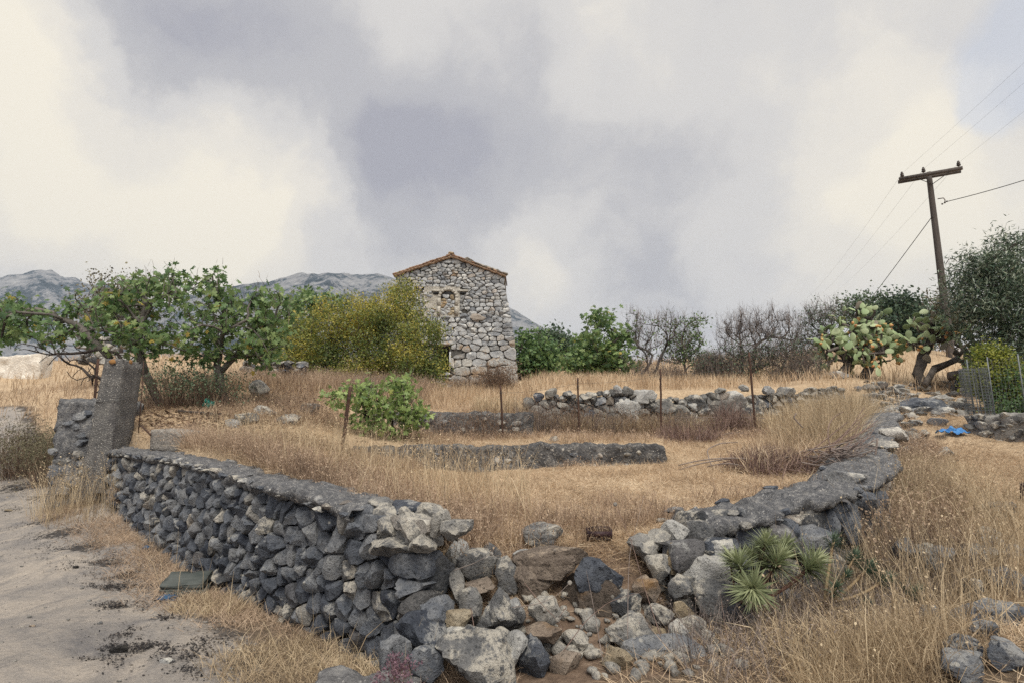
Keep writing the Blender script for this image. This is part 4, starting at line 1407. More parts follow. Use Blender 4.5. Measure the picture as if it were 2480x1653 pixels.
    Vd, Fd = box_geo(((door[0] + door[1]) / 2, D + 2.2, (door[2] + door[3]) / 2), (door[1] - door[0] + .02, .1, door[3] - door[2]))
    part("doorway_back", Vd, Fd, M['void'], t, flat=True)  # back panel coloured near-black as the shade in the doorway
    # door lintel and jamb slab
    rock("lintel", 3, 'rock_house_low', ((door[0] + door[1]) / 2 + .1, D + .06, door[3] + .09), (door[1] - door[0] + .75, .3, .24), (0, -0.06, 0), t, 3)
    Vd, Fd = box_geo((door[1] + .04, D - .02, door[3] - .75), (.07, .16, .9))
    part("door_jamb", Vd, Fd, M['rock_house'], t)
    # blocked window: plaster bed, arch ring, jambs, infill, sockets painted black as shade
    g = []
    nx, nz = 26, 24
    for i in range(nz):
        zz = wz0 - .05 + (wz1 - wz0 + .1) * i / (nz - 1)
        xs_ = np.linspace(wx0 - .03, wx1 + .03, nx)
        g.append(np.column_stack([xs_, np.full(nx, D - .02), np.full(nx, zz)]))
    sheet_strip(g, M['plaster'], t, "plaster_patch", 0.05, 5, 5)
    cx, cz = u(1085, 722)
    ro, ri = 0.48, 0.34
    for k in range(9):
        a0, a1 = math.pi * k / 9, math.pi * (k + 0.93) / 9
        pl = [(cx + rr * math.cos(a), cz + rr * math.sin(a)) for rr, a in ((ri, a0), (ro, a0), (ro, (a0 + a1) / 2), (ro, a1), (ri, a1), (ri, (a0 + a1) / 2))]
        n = len(pl)
        V = np.array([(x, y, z) for y in (D - .09 + r.uniform(-.01, .01), D + .05) for x, z in pl])
        part("arch_stone", V, [np.arange(n)[None], (np.arange(n) + n)[::-1][None], np.array([((i + 1) % n, i, n + i, n + (i + 1) % n) for i in range(n)])], M['plaster'], t, flat=True)
    zj = wz0 + .05
    for sgn in (-1, 1):
        for (za_, zb_) in ((zj, zj + (cz - zj) * .5), (zj + (cz - zj) * .53, cz - .01)):
            V, Fq = box_geo((cx + sgn * (ri + ro) / 2, D + .0, (za_ + zb_) / 2), (ro - ri + r.uniform(-.02, .05), .19, zb_ - za_))
            part("window_jamb", V, Fq, M['plaster'], t)
    V, Fq = box_geo((cx, D - .005, cz + .13), (2 * ri - .03, .1, .34))
    part("arch_shade", V, Fq, M['void'], t, flat=True)  # solid dark block painted as the shade under the arch
    frw = Frame((0, D - .04), (1, D - .04)); frw.N = np.array((0.0, -1.0))
    Si, gi = lay_stones(frw, cx - ri + .01, cx + ri - .01, lambda s: cz + .12, lambda s: zj, .2, .11, 33, 0.02)
    for i, pl in enumerate(cells(Si, gi, np.full(len(Si), .008), 1.3)):
        if pl is not None:
            V, Fq = stone_from(pl, frw, .05, .05, 7000 + i, 14)
            part("infill_stone", V, Fq, M['rock_tan' if i % 3 == 0 else 'rock_house'], t)
    for px in (1057, 1121):
        x_, z_ = u(px, 711)
        V, Fq = ICO[2][0] * np.array((.17, .06, .065)) + np.array((x_, D - .055, z_)), [ICO[2][1]]
        part("socket_shade", V, Fq, M['void'], t)  # solid lump coloured black as the shade in a hole
        V, Fq = box_geo((x_, D + .0, z_ + .12), (.46, .16, .09), 0.02)
        part("socket_lintel", V, Fq, M['plaster'], t)
    for i in range(40):
        x_, z_ = r.uniform(wx0, wx1), r.uniform(wz0 - .02, wz1 - .25)
        if abs(x_ - cx) < ro + .12: continue
        rock("stone", i % 20, ('rock_house', 'rock_tan', 'rock_house')[i % 3], (x_, D - .03, z_), (r.uniform(.14, .34), .1, r.uniform(.08, .18)), (0, r.uniform(-.15, .15), 0), t, 2)
    V, Fq = box_geo((u(1158, 768)[0], D - .07, u(0, 769)[1]), (.72, .2, .31), 0.0, 0.96)
    rock("stone", 9, 'rock_pale', (u(1158, 768)[0], D - .05, u(0, 769)[1]), (.74, .22, .33), (0, 0, 0), t, 3)
    # roof: two slopes of stone slabs with two courses of verge tiles
    slope_l = math.atan2(za - zl, xa - xl); slope_r = math.atan2(za - zr, xr - xa)
    lift = 0.22
    for sgn, sl, x0, z0_ in ((-1, slope_l, xl, zl), (1, slope_r, xr, zr)):
        ax_ = np.array((xa, za + lift)); ex = np.array((x0 + sgn * .06, z0_ + lift - .02))
        poly = [ax_, ex, ex - np.array((0, .14)), ax_ - np.array((0, .14))]
        poly = poly if sgn < 0 else poly[::-1]
        prism([tuple(p) for p in poly], "roof_slope", 'roof_stone', D + .02, D + depth + .2)
        L_ = np.hypot(*(ex - ax_))
        nt_ = 17
        for c in range(2):
            for k in range(nt_):
                f = (k + 0.5 + 0.4 * c) / nt_
                if f > 1.0: continue
                p = ax_ + (ex - ax_) * f
                lenk = L_ / nt_ * 1.13
                pale = sgn > 0 and k > 3 and c == 1 and r.random() < .55
                h_ = (-.15, -.04)[c] + r.normal(0, .008)
                V, Fq = box_geo((0, 0, 0), (lenk, .46, .06), 0)
                # curved back like a barrel tile
                V2, F2 = tube(np.array([(-lenk / 2, 0, 0), (0, 0, 0.004), (lenk / 2, 0, 0)]), [.055, .05, .052], 8)
                V2 = V2 * np.array((1, 4.2, 0.72 if c else .66))
                rot = np.array(Matrix.Rotation(-sgn * -sl + r.normal(0, .03) + (0.05 * sgn), 3, 'Y'))
                rot = np.array(Matrix.Rotation(sgn * sl + r.normal(0, .035), 3, 'Y'))
                V2 = V2 @ rot.T + np.array((p[0], D + .06 - .05 * (c == 0) + r.normal(0, .015), p[1] + h_))
                part("roof_slab" if pale else "verge_tile", V2, F2, M['roof_stone' if pale else 'tile'], t)
    rock("ridge_stone", 5, 'rock_tan', (xa - .02, D + .15, za + lift + .05), (.34, .5, .15), (0, 0, 0), t, 2)
    for k in range(8):
        f = k / 7
        x_ = xa + .75 + f * 1.75; z_ = za + lift + .03 - (x_ - xa) * (za - zr) / (xr - xa)
        rock("roof_slab", k, 'roof_stone', (x_, D + .55, z_ + .07 + (0.06 if k == 0 else 0)), (.42, .6, .14), (0, slope_r, 0), t, 2)
    V, Fq = tube([(xr + .05, D + .0, zr + .15), (xr + .10, D - .02, zr - .2), (xr + .13, D - .04, zr - .42)], .025, 6)
    part("drip_strap", V, Fq, M['rust'], t)


chapel()


# ------------------------------------------------------------------ air
def haze():
    V, Fq = box_geo((0, 0, 252), (5400, 5400, 540))
    m = bpy.data.materials.new("pale_air")
    m.use_nodes = True
    N = m.node_tree.nodes
    N.clear()
    o = N.new("ShaderNodeOutputMaterial")
    v = N.new("ShaderNodeVolumePrincipled")
    v.inputs["Color"].default_value = (0.58, 0.70, 0.90, 1)
    v.inputs["Density"].default_value = HAZE
    v.inputs["Anisotropy"].default_value = 0.0
    m.node_tree.links.new(v.outputs[0], o.inputs["Volume"])
    link("haze", make_mesh("haze", V, Fq, m, flat=True), kind="stuff")


HAZE = 0.00014
haze()
# ------------------------------------------------------------------ plants
def norm(v):
    return v / (np.linalg.norm(v, axis=-1, keepdims=True) + 1e-9)


def LEAF(kind):
    if kind == 'fig':
        o = [(0.04, 0.0), (-0.10, 0.20), (0.06, 0.36), (0.25, 0.19), (0.42, 0.50), (0.60, 0.40), (0.52, 0.16), (0.80, 0.20), (1.0, 0.0)]
        o = o + [(x, -y) for x, y in o[-2:0:-1]]
        V = np.array([(x, y, -0.16 * abs(y) - 0.10 * x * x) for x, y in o] + [(0.30, 0, 0.0)])
        n = len(o)
        return V, np.array([(n, i, (i + 1) % n) for i in range(n)])
    if kind == 'oval':
        V = np.array([(0, 0, 0), (0.30, 0.26, -.05), (0.68, 0.22, -.08), (1, 0, -.14), (0.68, -0.22, -.08), (0.30, -0.26, -.05), (.5, 0, .03)])
        return V, np.array([(6, i, (i + 1) % 6) for i in range(6)])
    if kind == 'small':
        V = np.array([(0, 0, 0), (0.5, 0.33, -.06), (1, 0, 0), (0.5, -0.33, -.06)])
        return V, np.array([(0, 2, 1), (0, 3, 2)])
    if kind == 'narrow':
        V = np.array([(0, 0, 0), (0.35, 0.105, 0), (1, 0, -.12), (0.35, -0.105, 0)])
        return V, np.array([(0, 2, 1), (0, 3, 2)])
    if kind == 'needle':
        V = np.array([(0, 0.022, 0), (0.5, 0.034, .04), (1, 0, -.06), (0.5, -0.034, .04), (0, -0.022, 0)])
        return V, np.array([(0, 4, 3), (0, 3, 1), (1, 3, 2)])


def frames(axis, normal):
    X = norm(axis)
    Y = norm(np.cross(normal, X))
    Z = np.cross(X, Y)
    return np.stack([X, Y, Z], 1)               # rows are the local axes


def scatter_leaves(g, kind, pos, axis, normal, size, tint):
    V, Fc = LEAF(kind)
    Fr = frames(axis, normal)
    W = np.einsum('vk,nkj->nvj', V, Fr) * np.asarray(size)[:, None, None] + pos[:, None]
    n, k = len(pos), len(V)
    f = (Fc[None] + (np.arange(n) * k)[:, None, None]).reshape(-1, 3)
    g.add(W.reshape(-1, 3), [f], np.repeat(np.broadcast_to(tint, (n,)), k))


def B(px, py, D, rx, ry, rd):
    return (P(px, py, D), np.array((rx * D / F, rd, ry * D / F)))


def sample_blobs(blobs, n, r, p=2.4):
    w = np.array([b[1][0] * b[1][2] for b in blobs]); w /= w.sum()
    k = r.choice(len(blobs), n, p=w)
    d = norm(r.normal(size=(n, 3))) * (r.random(n) ** (1 / p))[:, None]
    c = np.array([b[0] for b in blobs])[k]; a = np.array([b[1] for b in blobs])[k]
    return c + d * a


def grow(starts, targets, r, bend=0.35, lift=0.0, pathcost=0.25, seg=0.22):
    """limbs reach from the trunks to each target from the nearest limb already grown"""
    N_ = [np.array(s, float) for st in starts for s in st]
    par, plen = [], []
    for st in starts:
        for i in range(len(st)):
            par.append(-1 if i == 0 else len(par) - 1)
            plen.append(0 if i == 0 else plen[-1] + np.linalg.norm(np.subtract(st[i], st[i - 1])))
    A = np.zeros((len(N_) + len(targets) * 14 + 10, 3)); A[:len(N_)] = N_
    PL = np.zeros(len(A)); PL[:len(plen)] = plen
    n = len(N_)
    paths = [list(range(sum(len(q) for q in starts[:k]), sum(len(q) for q in starts[:k + 1]))) for k in range(len(starts))]
    first = np.cumsum([0] + [len(q) for q in starts])[:-1]
    usable = np.ones(len(A), bool)
    for f_, st in zip(first, starts):
        usable[f_:f_ + max(1, len(st) // 2)] = False
    for T in targets:
        d = np.linalg.norm(A[:n] - T, axis=1)
        c = np.where(usable[:n], d + pathcost * PL[:n], 1e9)
        i = int(np.argmin(c))
        L_ = d[i]
        m = int(np.clip(L_ / seg, 2, 12))
        dirp = A[i] - A[par[i]] if par[i] >= 0 else np.array((0, 0, 1.0))
        dirp = dirp / (np.linalg.norm(dirp) + 1e-9)
        mid = A[i] + dirp * L_ * bend + (T - A[i]) * 0.3 + np.array((0, 0, lift * L_)) + r.normal(0, 0.06 * L_, 3)
        t = (np.arange(m) + 1)[:, None] / m
        pts = (1 - t) ** 2 * A[i] + 2 * t * (1 - t) * mid + t ** 2 * T
        if m > 2:
            pts[:-1] += r.normal(0, 0.018 * L_, (m - 1, 3))
        path = [i]
        for q in pts:
            A[n] = q
            PL[n] = PL[path[-1]] + L_ / m
            par.append(path[-1])
            path.append(n)
            n += 1
        paths.append(path)
    cnt = np.zeros(n)
    for p in paths: cnt[p[-1]] += 1
    for i in range(n - 1, -1, -1):
        if par[i] >= 0: cnt[par[i]] += cnt[i]
    return A[:n], paths, cnt


def build_limbs(root, A, paths, cnt, nstart, mat, r_tip, r_max, power=0.5, nlimb=6, sides=6, trunk_name="trunk"):
    rad = np.minimum(r_max, r_tip * np.maximum(cnt, 1) ** power)
    order = sorted(range(nstart, len(paths)), key=lambda k: -cnt[paths[k][1]])
    for k in range(nstart):
        p = paths[k]
        rr = rad[p].copy(); rr[0] = rr[0] * 1.25
        V, Fq = tube(A[p], rr, 9)
        part(trunk_name, V, Fq, mat, root)
    g = Geo()
    for q, k in enumerate(order):
        p = paths[k]
        rr = rad[p].copy(); rr[0] = min(rr[0], rr[1] * 1.2)
        V, Fq = tube(A[p], rr, sides if q < nlimb else 4 if rr[0] > 2.2 * r_tip else 3, q < nlimb)
        if q < nlimb:
            part("limb", V, Fq, mat, root)
        else:
            g.add(V, Fq)
    if g.n:
        g.part("twigs", mat, root, kind="stuff")


def wires(g, base, n, length, lean, r, width=0.006, bend=0.5, tint=(0.5, 0.25), foot=0.12, az=None):
    """thin tapering stems, two kinks each, crossed so that they show from any side"""
    n = int(n)
    az = r.uniform(0, 2 * math.pi, n) if az is None else az
    L_ = length * r.uniform(0.45, 1.1, n)
    th = np.abs(r.normal(0, 1, n)) * lean
    d = np.column_stack([np.cos(az), np.sin(az), np.zeros(n)])
    base = np.asarray(base, float)
    p0 = (base if base.ndim == 2 else base[None]) + d * (foot * r.random(n))[:, None]
    z = np.array((0, 0, 1.0))
    def dirn(t): return d * np.sin(t)[:, None] + z * np.cos(t)[:, None]
    b1 = th + r.normal(0, bend * .5, n); b2 = b1 + r.normal(bend * .35, bend * .5, n)
    p1 = p0 + dirn(th) * (L_ * .4)[:, None]
    p2 = p1 + dirn(b1) * (L_ * .35)[:, None]
    p3 = p2 + dirn(b2) * (L_ * .25)[:, None]
    saz = r.uniform(0, math.pi, n)
    s = np.column_stack([np.cos(saz), np.sin(saz), r.normal(0, .3, n)]) * (np.broadcast_to(width, (n,)) * 0.5)[:, None]
    V = np.stack([p0 - s, p0 + s, p1 - s * .8, p1 + s * .8, p2 - s * .6, p2 + s * .6, p3], 1)
    f4 = np.array([(0, 1, 3, 2), (2, 3, 5, 4)]); f3 = np.array([(4, 5, 6)])
    o = (np.arange(n) * 7)[:, None, None]
    t = np.clip(r.normal(*tint, n), 0, 1)
    g.add(V.reshape(-1, 3), [(f4[None] + o).reshape(-1, 4), (f3[None] + o).reshape(-1, 3)], np.repeat(t, 7))
    return p2, p3


def plant(name, label, cat, trunks, blobs, ntip, bark, r_tip=0.006, r_max=0.12, power=0.5, leaf=None, nleaf=8, size=0.08, mat='green', single=0, seed=1, group=None,
          bend=0.35, lift=0.0, nlimb=6, spread=0.22, droop=0.2, tint=(0.45, 0.28), along=0.6, hang=0.0, pathcost=0.25, crown='foliage', yellow=0.0, tint_h=0.0, shell=2.4, spray=0, spray_len=0.4, spray_mat='tangle', spray_w=0.009):
    r = np.random.default_rng(seed)
    T = sample_blobs(blobs, ntip, r, shell)
    A, paths, cnt = grow(trunks, T, r, bend, lift, pathcost)
    root = thing(name, trunks[0][0], label, cat, group)
    build_limbs(root, A, paths, cnt, len(trunks), M[bark], r_tip, r_max, power, nlimb)
    if spray:
        ends = np.concatenate([A[p[max(1, len(p) // 2):]] for p in paths[len(trunks):]])
        k = r.integers(0, len(ends), spray)
        gs = Geo()
        a_, b_ = wires(gs, ends[k], spray, spray_len, 0.75, r, spray_w, .6, (.4, .25), 0.0)
        wires(gs, a_, spray, spray_len * .5, 0.9, r, spray_w * .7, .6, (.4, .25), 0.0)
        gs.part("fine_twigs", M[spray_mat], root, kind="stuff")
    if leaf:
        pos, ax = [], []
        for p in paths[len(trunks):]:
            m = nleaf if isinstance(nleaf, int) else int(r.integers(*nleaf))
            L_ = len(p) - 1
            t = L_ - r.random(m) ** 1.6 * L_ * along
            i = np.clip(t.astype(int), 0, L_ - 1); f = (t - i)[:, None]
            q = A[p]
            pos.append(q[i] * (1 - f) + q[i + 1] * f)
            ax.append(q[i + 1] - q[i])
        pos = np.concatenate(pos); ax = norm(np.concatenate(ax))
        n = len(pos)
        off = r.normal(size=(n, 3)) * spread * 0.5
        axis = norm(ax * 0.35 + norm(r.normal(size=(n, 3))) + np.array((0, 0, -droop)))
        nor = norm(r.normal(size=(n, 3)) * 0.75 + np.array((0, -0.25, 0.9)) * (1 - hang) + np.array((0, -1, 0)) * hang)
        pos = pos + off
        sz = size * r.uniform(0.6, 1.25, n)
        tn = np.clip(r.normal(tint[0], tint[1], n), 0, 0.90 if yellow else 1)
        if tint_h:
            tn = np.clip(tn + tint_h * (fbm(pos * 1.1, 2, seed) * 0.9), 0, 1)
        if yellow:
            tn = np.where(r.random(n) < yellow, 0.97, np.minimum(tn, 0.86))
        # the leaves that show largest are objects of their own
        if single:
            dist = np.linalg.norm(pos - np.array((0, 0, CAM_Z)), axis=1)
            facing = np.abs((nor * norm(pos - np.array((0, 0, CAM_Z)))).sum(1))
            order = np.argsort(-sz * (0.3 + facing) / dist)
            pick_, rest = order[:single], order[single:]
            Fr = frames(axis[pick_], nor[pick_])
            Vl, Fl = LEAF(leaf)
            mes = [make_mesh("leaf", Vl, [Fl], M[mat + '_one'], {"tint": np.full(len(Vl), tv)}) for tv in (0.15, 0.3, 0.45, 0.6, 0.75, 0.97)]
            rw = WLOC[root.name]
            for k, i in enumerate(pick_):
                o = bpy.data.objects.new("leaf", mes[int(np.argmin(np.abs(np.array((0.15, 0.3, 0.45, 0.6, 0.75, 0.97)) - tn[i])))])
                COL.objects.link(o)
                o.parent = root
                Mx = np.eye(4)
                Mx[:3, :3] = Fr[k].T * sz[i]
                Mx[:3, 3] = pos[i] - np.array(rw)
                o.matrix_basis = Matrix(Mx.tolist())
        else:
            rest = np.arange(n)
        g = Geo()
        scatter_leaves(g, leaf, pos[rest], axis[rest], nor[rest], sz[rest], tn[rest])
        g.part(crown, M[mat], root, kind="stuff")
    return root, A, paths


for k_, src in (('fig', [(0, (0.070, 0.135, 0.062)), (0.45, (0.15, 0.245, 0.095)), (0.80, (0.28, 0.37, 0.155)), (0.90, (0.31, 0.39, 0.16)), (0.95, (0.55, 0.46, 0.12)), (1, (0.57, 0.42, 0.12))]),
                ('fig_light', [(0, (0.10, 0.17, 0.06)), (0.5, (0.22, 0.32, 0.11)), (0.92, (0.36, 0.46, 0.17)), (1, (0.42, 0.40, 0.11))])):
    M[k_] = leaf_mat(k_ + "_leaves", src, 0.42, 0.5)
    M[k_ + '_one'] = leaf_mat(k_ + "_leaf", src, 0.42, 0.5, 0.06)


def stem_line(a, b, n=6, sway=0.06, seed=0):
    r = np.random.default_rng(seed)
    a, b = np.array(a, float), np.array(b, float)
    t = np.linspace(0, 1, n)[:, None]
    p = a + (b - a) * t
    p[1:-1] += r.normal(0, sway, (n - 2, 3)) * np.linalg.norm(b - a)
    return [q for q in p]


def base_at(px, py, D, dz=-0.1):
    a, _ = ray(px, py)
    return np.array((a * D, D, float(height(a * D, D)) + dz))


# fig trees -----------------------------------------------------------------
b0 = base_at(548, 975, 13.0); b1 = base_at(400, 965, 12.6)
plant("fig_tree", "big spreading fig tree with green and yellowing lobed leaves behind the concrete post", "fig tree",
      [stem_line(b0, P(525, 885, 12.9), 6, .03, 1), stem_line(b1, P(352, 905, 12.4), 5, .03, 2)],
      [B(300, 790, 12.6, 120, 85, 1.1), B(430, 740, 12.8, 150, 85, 1.3), B(590, 770, 13.0, 120, 105, 1.2), B(425, 690, 12.8, 70, 40, .8), B(515, 690, 12.9, 40, 45, .5), B(250, 740, 12.6, 90, 60, .9), B(640, 790, 13.1, 80, 90, .9), B(440, 820, 12.6, 150, 40, 1.0), B(330, 700, 13, 70, 40, .7), B(420, 662, 12.8, 22, 18, .3), B(512, 668, 12.9, 18, 22, .3), B(560, 700, 13, 30, 25, .4), B(655, 720, 13.2, 35, 28, .5), B(480, 850, 12.7, 120, 40, .9), B(620, 855, 12.9, 80, 40, .7), B(340, 845, 12.4, 90, 35, .7)],
      430, 'bark_fig', 0.010, 0.10, 0.42, 'fig', (6, 10), 0.145, 'fig', 300, 3, bend=0.30, lift=0.06, nlimb=14, spread=0.22, droop=0.35, yellow=0.022, tint=(0.46, 0.25), spray=420, spray_len=.45, spray_w=.012)
b0 = base_at(285, 955, 12.3)
plant("fig_tree", "fig tree with long bare boughs reaching left over the brown shrub at the edge", "fig tree",
      [stem_line(b0, P(268, 868, 12.2), 5, .03, 5)],
      [B(60, 790, 12.4, 110, 55, .9), B(170, 790, 12.4, 70, 50, .8), B(-60, 780, 12.2, 90, 60, .9), B(110, 760, 12.6, 90, 35, .8), B(20, 750, 12.8, 70, 40, .6)],
      110, 'bark_fig', 0.010, 0.08, 0.42, 'fig', (7, 11), 0.15, 'fig', 120, 7, bend=0.28, lift=0.05, nlimb=10, droop=0.35, yellow=0.035, tint=(0.40, 0.24))
# bare low boughs of the same tree sweeping down beside the post
b0 = base_at(335, 960, 12.0)
plant("dead_bough_tangle", "tangle of leafless dark boughs hanging low between brown shrub and concrete post", "bare branches",
      [stem_line(b0, P(300, 880, 12.0), 4, .04, 9)], [B(190, 880, 11.9, 80, 45, .5), B(120, 850, 12.0, 90, 30, .6), B(220, 920, 11.8, 50, 35, .4)],
      75, 'bark_dark', 0.008, 0.05, 0.42, seed=9, bend=0.25, lift=0.1, nlimb=8)
b0 = base_at(690, 930, 23.5)
plant("fig_tree", "leafy fig tree standing between the big fig and the yellowing shrub", "fig tree",
      [stem_line(b0, P(700, 850, 23.5), 4, .03, 11), stem_line(b0 + np.array((.3, .1, 0)), P(760, 840, 23.6), 4, .03, 12)],
      [B(700, 800, 23.5, 75, 90, 1.4), B(760, 745, 23.6, 70, 55, 1.2), B(650, 840, 23.4, 55, 60, 1.0), B(730, 710, 23.8, 40, 30, .7), B(800, 740, 23.8, 40, 40, .7)],
      200, 'bark_fig', 0.010, 0.09, 0.42, 'fig', (9, 14), 0.17, 'fig', 0, 13, bend=0.3, nlimb=8, spread=0.25, yellow=0.012, tint=(0.48, 0.24))
b0 = base_at(965, 1062, 12.0)
plant("fig_bush", "young light green fig bush over the terrace wall by the leaning stake", "fig bush",
      [stem_line(b0, P(950, 1020, 11.9), 4, .03, 14), stem_line(b0 + np.array((-.4, 0, 0)), P(885, 1010, 11.8), 4, .03, 15), stem_line(b0 + np.array((.15, 0, 0)), P(985, 1000, 11.9), 4, .03, 16)],
      [B(930, 985, 11.8, 105, 58, .8), B(975, 930, 11.8, 42, 34, .5), B(870, 950, 11.8, 55, 40, .6), B(1005, 1000, 11.8, 50, 45, .6), B(800, 970, 11.9, 55, 22, .5), B(940, 1030, 11.7, 80, 30, .6), B(900, 925, 11.9, 40, 25, .4)],
      190, 'bark_dark', 0.006, 0.03, 0.42, 'fig', (6, 10), 0.115, 'fig_light', 300, 17, bend=0.25, lift=0.12, nlimb=8, spread=0.16, droop=0.15, yellow=0.02, tint=(0.6, 0.24), shell=1.7, spray=160, spray_len=.4)
b0 = base_at(1425, 912, 21.5)
plant("fig_tree", "rounded fig tree with bright low leaves behind the terrace stones", "fig tree",
      [stem_line(b0, P(1430, 850, 21.5), 5, .03, 18), stem_line(b0 + np.array((.5, 0, 0)), P(1470, 860, 21.4), 4, .04, 19)],
      [B(1440, 840, 21.5, 62, 60, 1.3), B(1452, 775, 21.6, 36, 32, .8), B(1410, 880, 21.4, 45, 30, .9), B(1500, 830, 21.4, 40, 40, .9), B(1500, 885, 21.2, 50, 25, .8), B(1385, 880, 21.3, 35, 32, .7), B(1470, 860, 21.3, 70, 40, .9)],
      270, 'bark_fig', 0.010, 0.10, 0.42, 'fig', (9, 14), 0.17, 'fig', 0, 20, bend=0.3, nlimb=8, spread=0.25, yellow=0.012, tint=(0.50, 0.25))
# shrubs and trees by the chapel ---------------------------------------------
b0 = base_at(900, 945, 20.5)
plant("yellowing_shrub", "large dense shrub turning yellow in front of the left half of the chapel", "shrub",
      [stem_line(b0 + np.array((dx, dy, 0)), P(px, 880, 20.5), 4, .03, 21 + i) for i, (dx, dy, px) in enumerate([(-1.6, 0, 780), (-.6, .2, 850), (.3, 0, 920), (1.4, .2, 1010)])],
      [B(860, 830, 20.5, 165, 95, 1.8), B(990, 860, 20.3, 90, 80, 1.5), B(745, 860, 20.4, 85, 72, 1.4), B(715, 880, 20.2, 60, 50, 1.1), B(975, 745, 20.9, 58, 68, 1.2), B(840, 775, 20.6, 95, 55, 1.4), B(725, 800, 20.6, 45, 36, 1.0), B(930, 895, 20.0, 160, 55, 1.3), B(920, 780, 20.6, 85, 75, 1.4), B(980, 705, 20.9, 38, 28, .8), B(1045, 805, 20.3, 36, 46, .8), B(800, 905, 20.0, 110, 40, 1.2), B(1035, 895, 19.9, 45, 40, .8)],
      1300, 'bark_dark', 0.006, 0.05, 0.40, 'small', (44, 62), 0.078, 'autumn', 0, 25, bend=0.25, nlimb=5, spread=0.34, tint=(0.55, 0.26), tint_h=0.55, along=0.9, spray=1200)
b0 = base_at(1300, 900, 29)
plant("leafy_bush", "rounded mid-green leafy bush against the right side of the chapel", "bush",
      [stem_line(b0, P(1300, 870, 29), 4, .03, 31), stem_line(b0 + np.array((.6, 0, 0)), P(1330, 870, 29), 4, .03, 32)],
      [B(1290, 850, 29, 48, 55, 1.6), B(1320, 870, 28.6, 45, 40, 1.4), B(1275, 880, 28.8, 32, 40, 1.2)],
      260, 'bark_dark', 0.012, 0.08, 0.42, 'oval', (13, 19), 0.21, 'green', 0, 33, nlimb=5, spread=0.4, droop=0.5, tint=(0.5, 0.27))
b0 = base_at(1350, 895, 33)
plant("dark_bush", "dark green rounded tree crown just behind the leafy bush right of the chapel", "tree",
      [stem_line(b0, P(1350, 850, 33), 4, .03, 34)], [B(1345, 838, 33, 42, 42, 1.7), B(1375, 860, 33, 30, 32, 1.3)],
      200, 'bark_dark', 0.012, 0.10, 0.42, 'oval', (16, 22), 0.2, 'dark_green', 0, 35, nlimb=4, spread=0.45, tint=(0.6, 0.25))
b0 = base_at(300, 905, 22)
plant("thin_crowned_tree", "thin grey-green tree whose brownish top stands above the big fig", "tree",
      [stem_line(b0, P(285, 780, 22), 5, .03, 36)], [B(275, 695, 22, 45, 38, 1.3), B(335, 690, 22, 32, 30, 1.1), B(225, 745, 22, 55, 40, 1.2), B(300, 740, 22, 80, 50, 1.4)],
      230, 'bark_dark', 0.008, 0.09, 0.42, 'small', (14, 22), 0.10, 'sage', 0, 37, nlimb=5, spread=0.4, tint=(0.55, 0.25))
# almonds and bare trees -------------------------------------------------------
b0 = base_at(1540, 912, 21.5)
plant("bare_almond_tree", "leafless grey almond tree forking low beside the bright fig", "bare tree",
      [stem_line(b0, P(1580, 860, 21.5), 5, .04, 41), stem_line(b0 + np.array((.25, .1, 0)), P(1610, 845, 21.4), 5, .04, 42)],
      [B(1600, 805, 21.5, 85, 40, 1.3), B(1545, 800, 21.6, 45, 45, 1.0), B(1620, 775, 21.5, 60, 25, 1.0), B(1560, 840, 21.4, 70, 40, 1.0), B(1640, 850, 21.3, 60, 40, 1.0), B(1540, 770, 21.7, 30, 25, .6)],
      340, 'bark_bare', 0.007, 0.05, 0.38, 'small', (0, 3), 0.10, 'green', 0, 43, nlimb=10, bend=0.3, spread=0.15, spray=1500, spray_len=.42)
b0 = base_at(1660, 915, 21.8)
plant("sparse_almond_tree", "slim almond tree with sparse green leaves at its top right of the leafless one", "tree",
      [stem_line(b0, P(1655, 860, 21.8), 5, .03, 44)],
      [B(1672, 800, 21.8, 42, 40, 1.0), B(1690, 775, 21.8, 24, 18, .6), B(1640, 850, 21.8, 40, 40, .8), B(1690, 860, 21.8, 35, 45, .8)],
      220, 'bark_bare', 0.007, 0.045, 0.38, 'small', (4, 9), 0.11, 'green', 0, 45, nlimb=8, bend=0.3, spread=0.22, tint=(0.55, 0.25), spray=700)
b0 = base_at(1820, 925, 21.0)
plant("bare_tree", "wide leafless tree with fine crooked twigs rising out of dark scrub", "bare tree",
      [stem_line(b0, P(1825, 850, 21), 5, .03, 46), stem_line(b0 + np.array((-.3, 0, 0)), P(1800, 850, 21), 4, .03, 47)],
      [B(1835, 790, 21, 95, 45, 1.5), B(1790, 790, 21, 55, 38, 1.2), B(1880, 800, 21, 60, 45, 1.2), B(1830, 850, 20.8, 100, 45, 1.3), B(1760, 815, 21, 30, 25, .8)],
      520, 'bark_bare', 0.007, 0.055, 0.38, seed=48, nlimb=10, bend=0.35, lift=0.03, spray=2600, spray_len=.45)
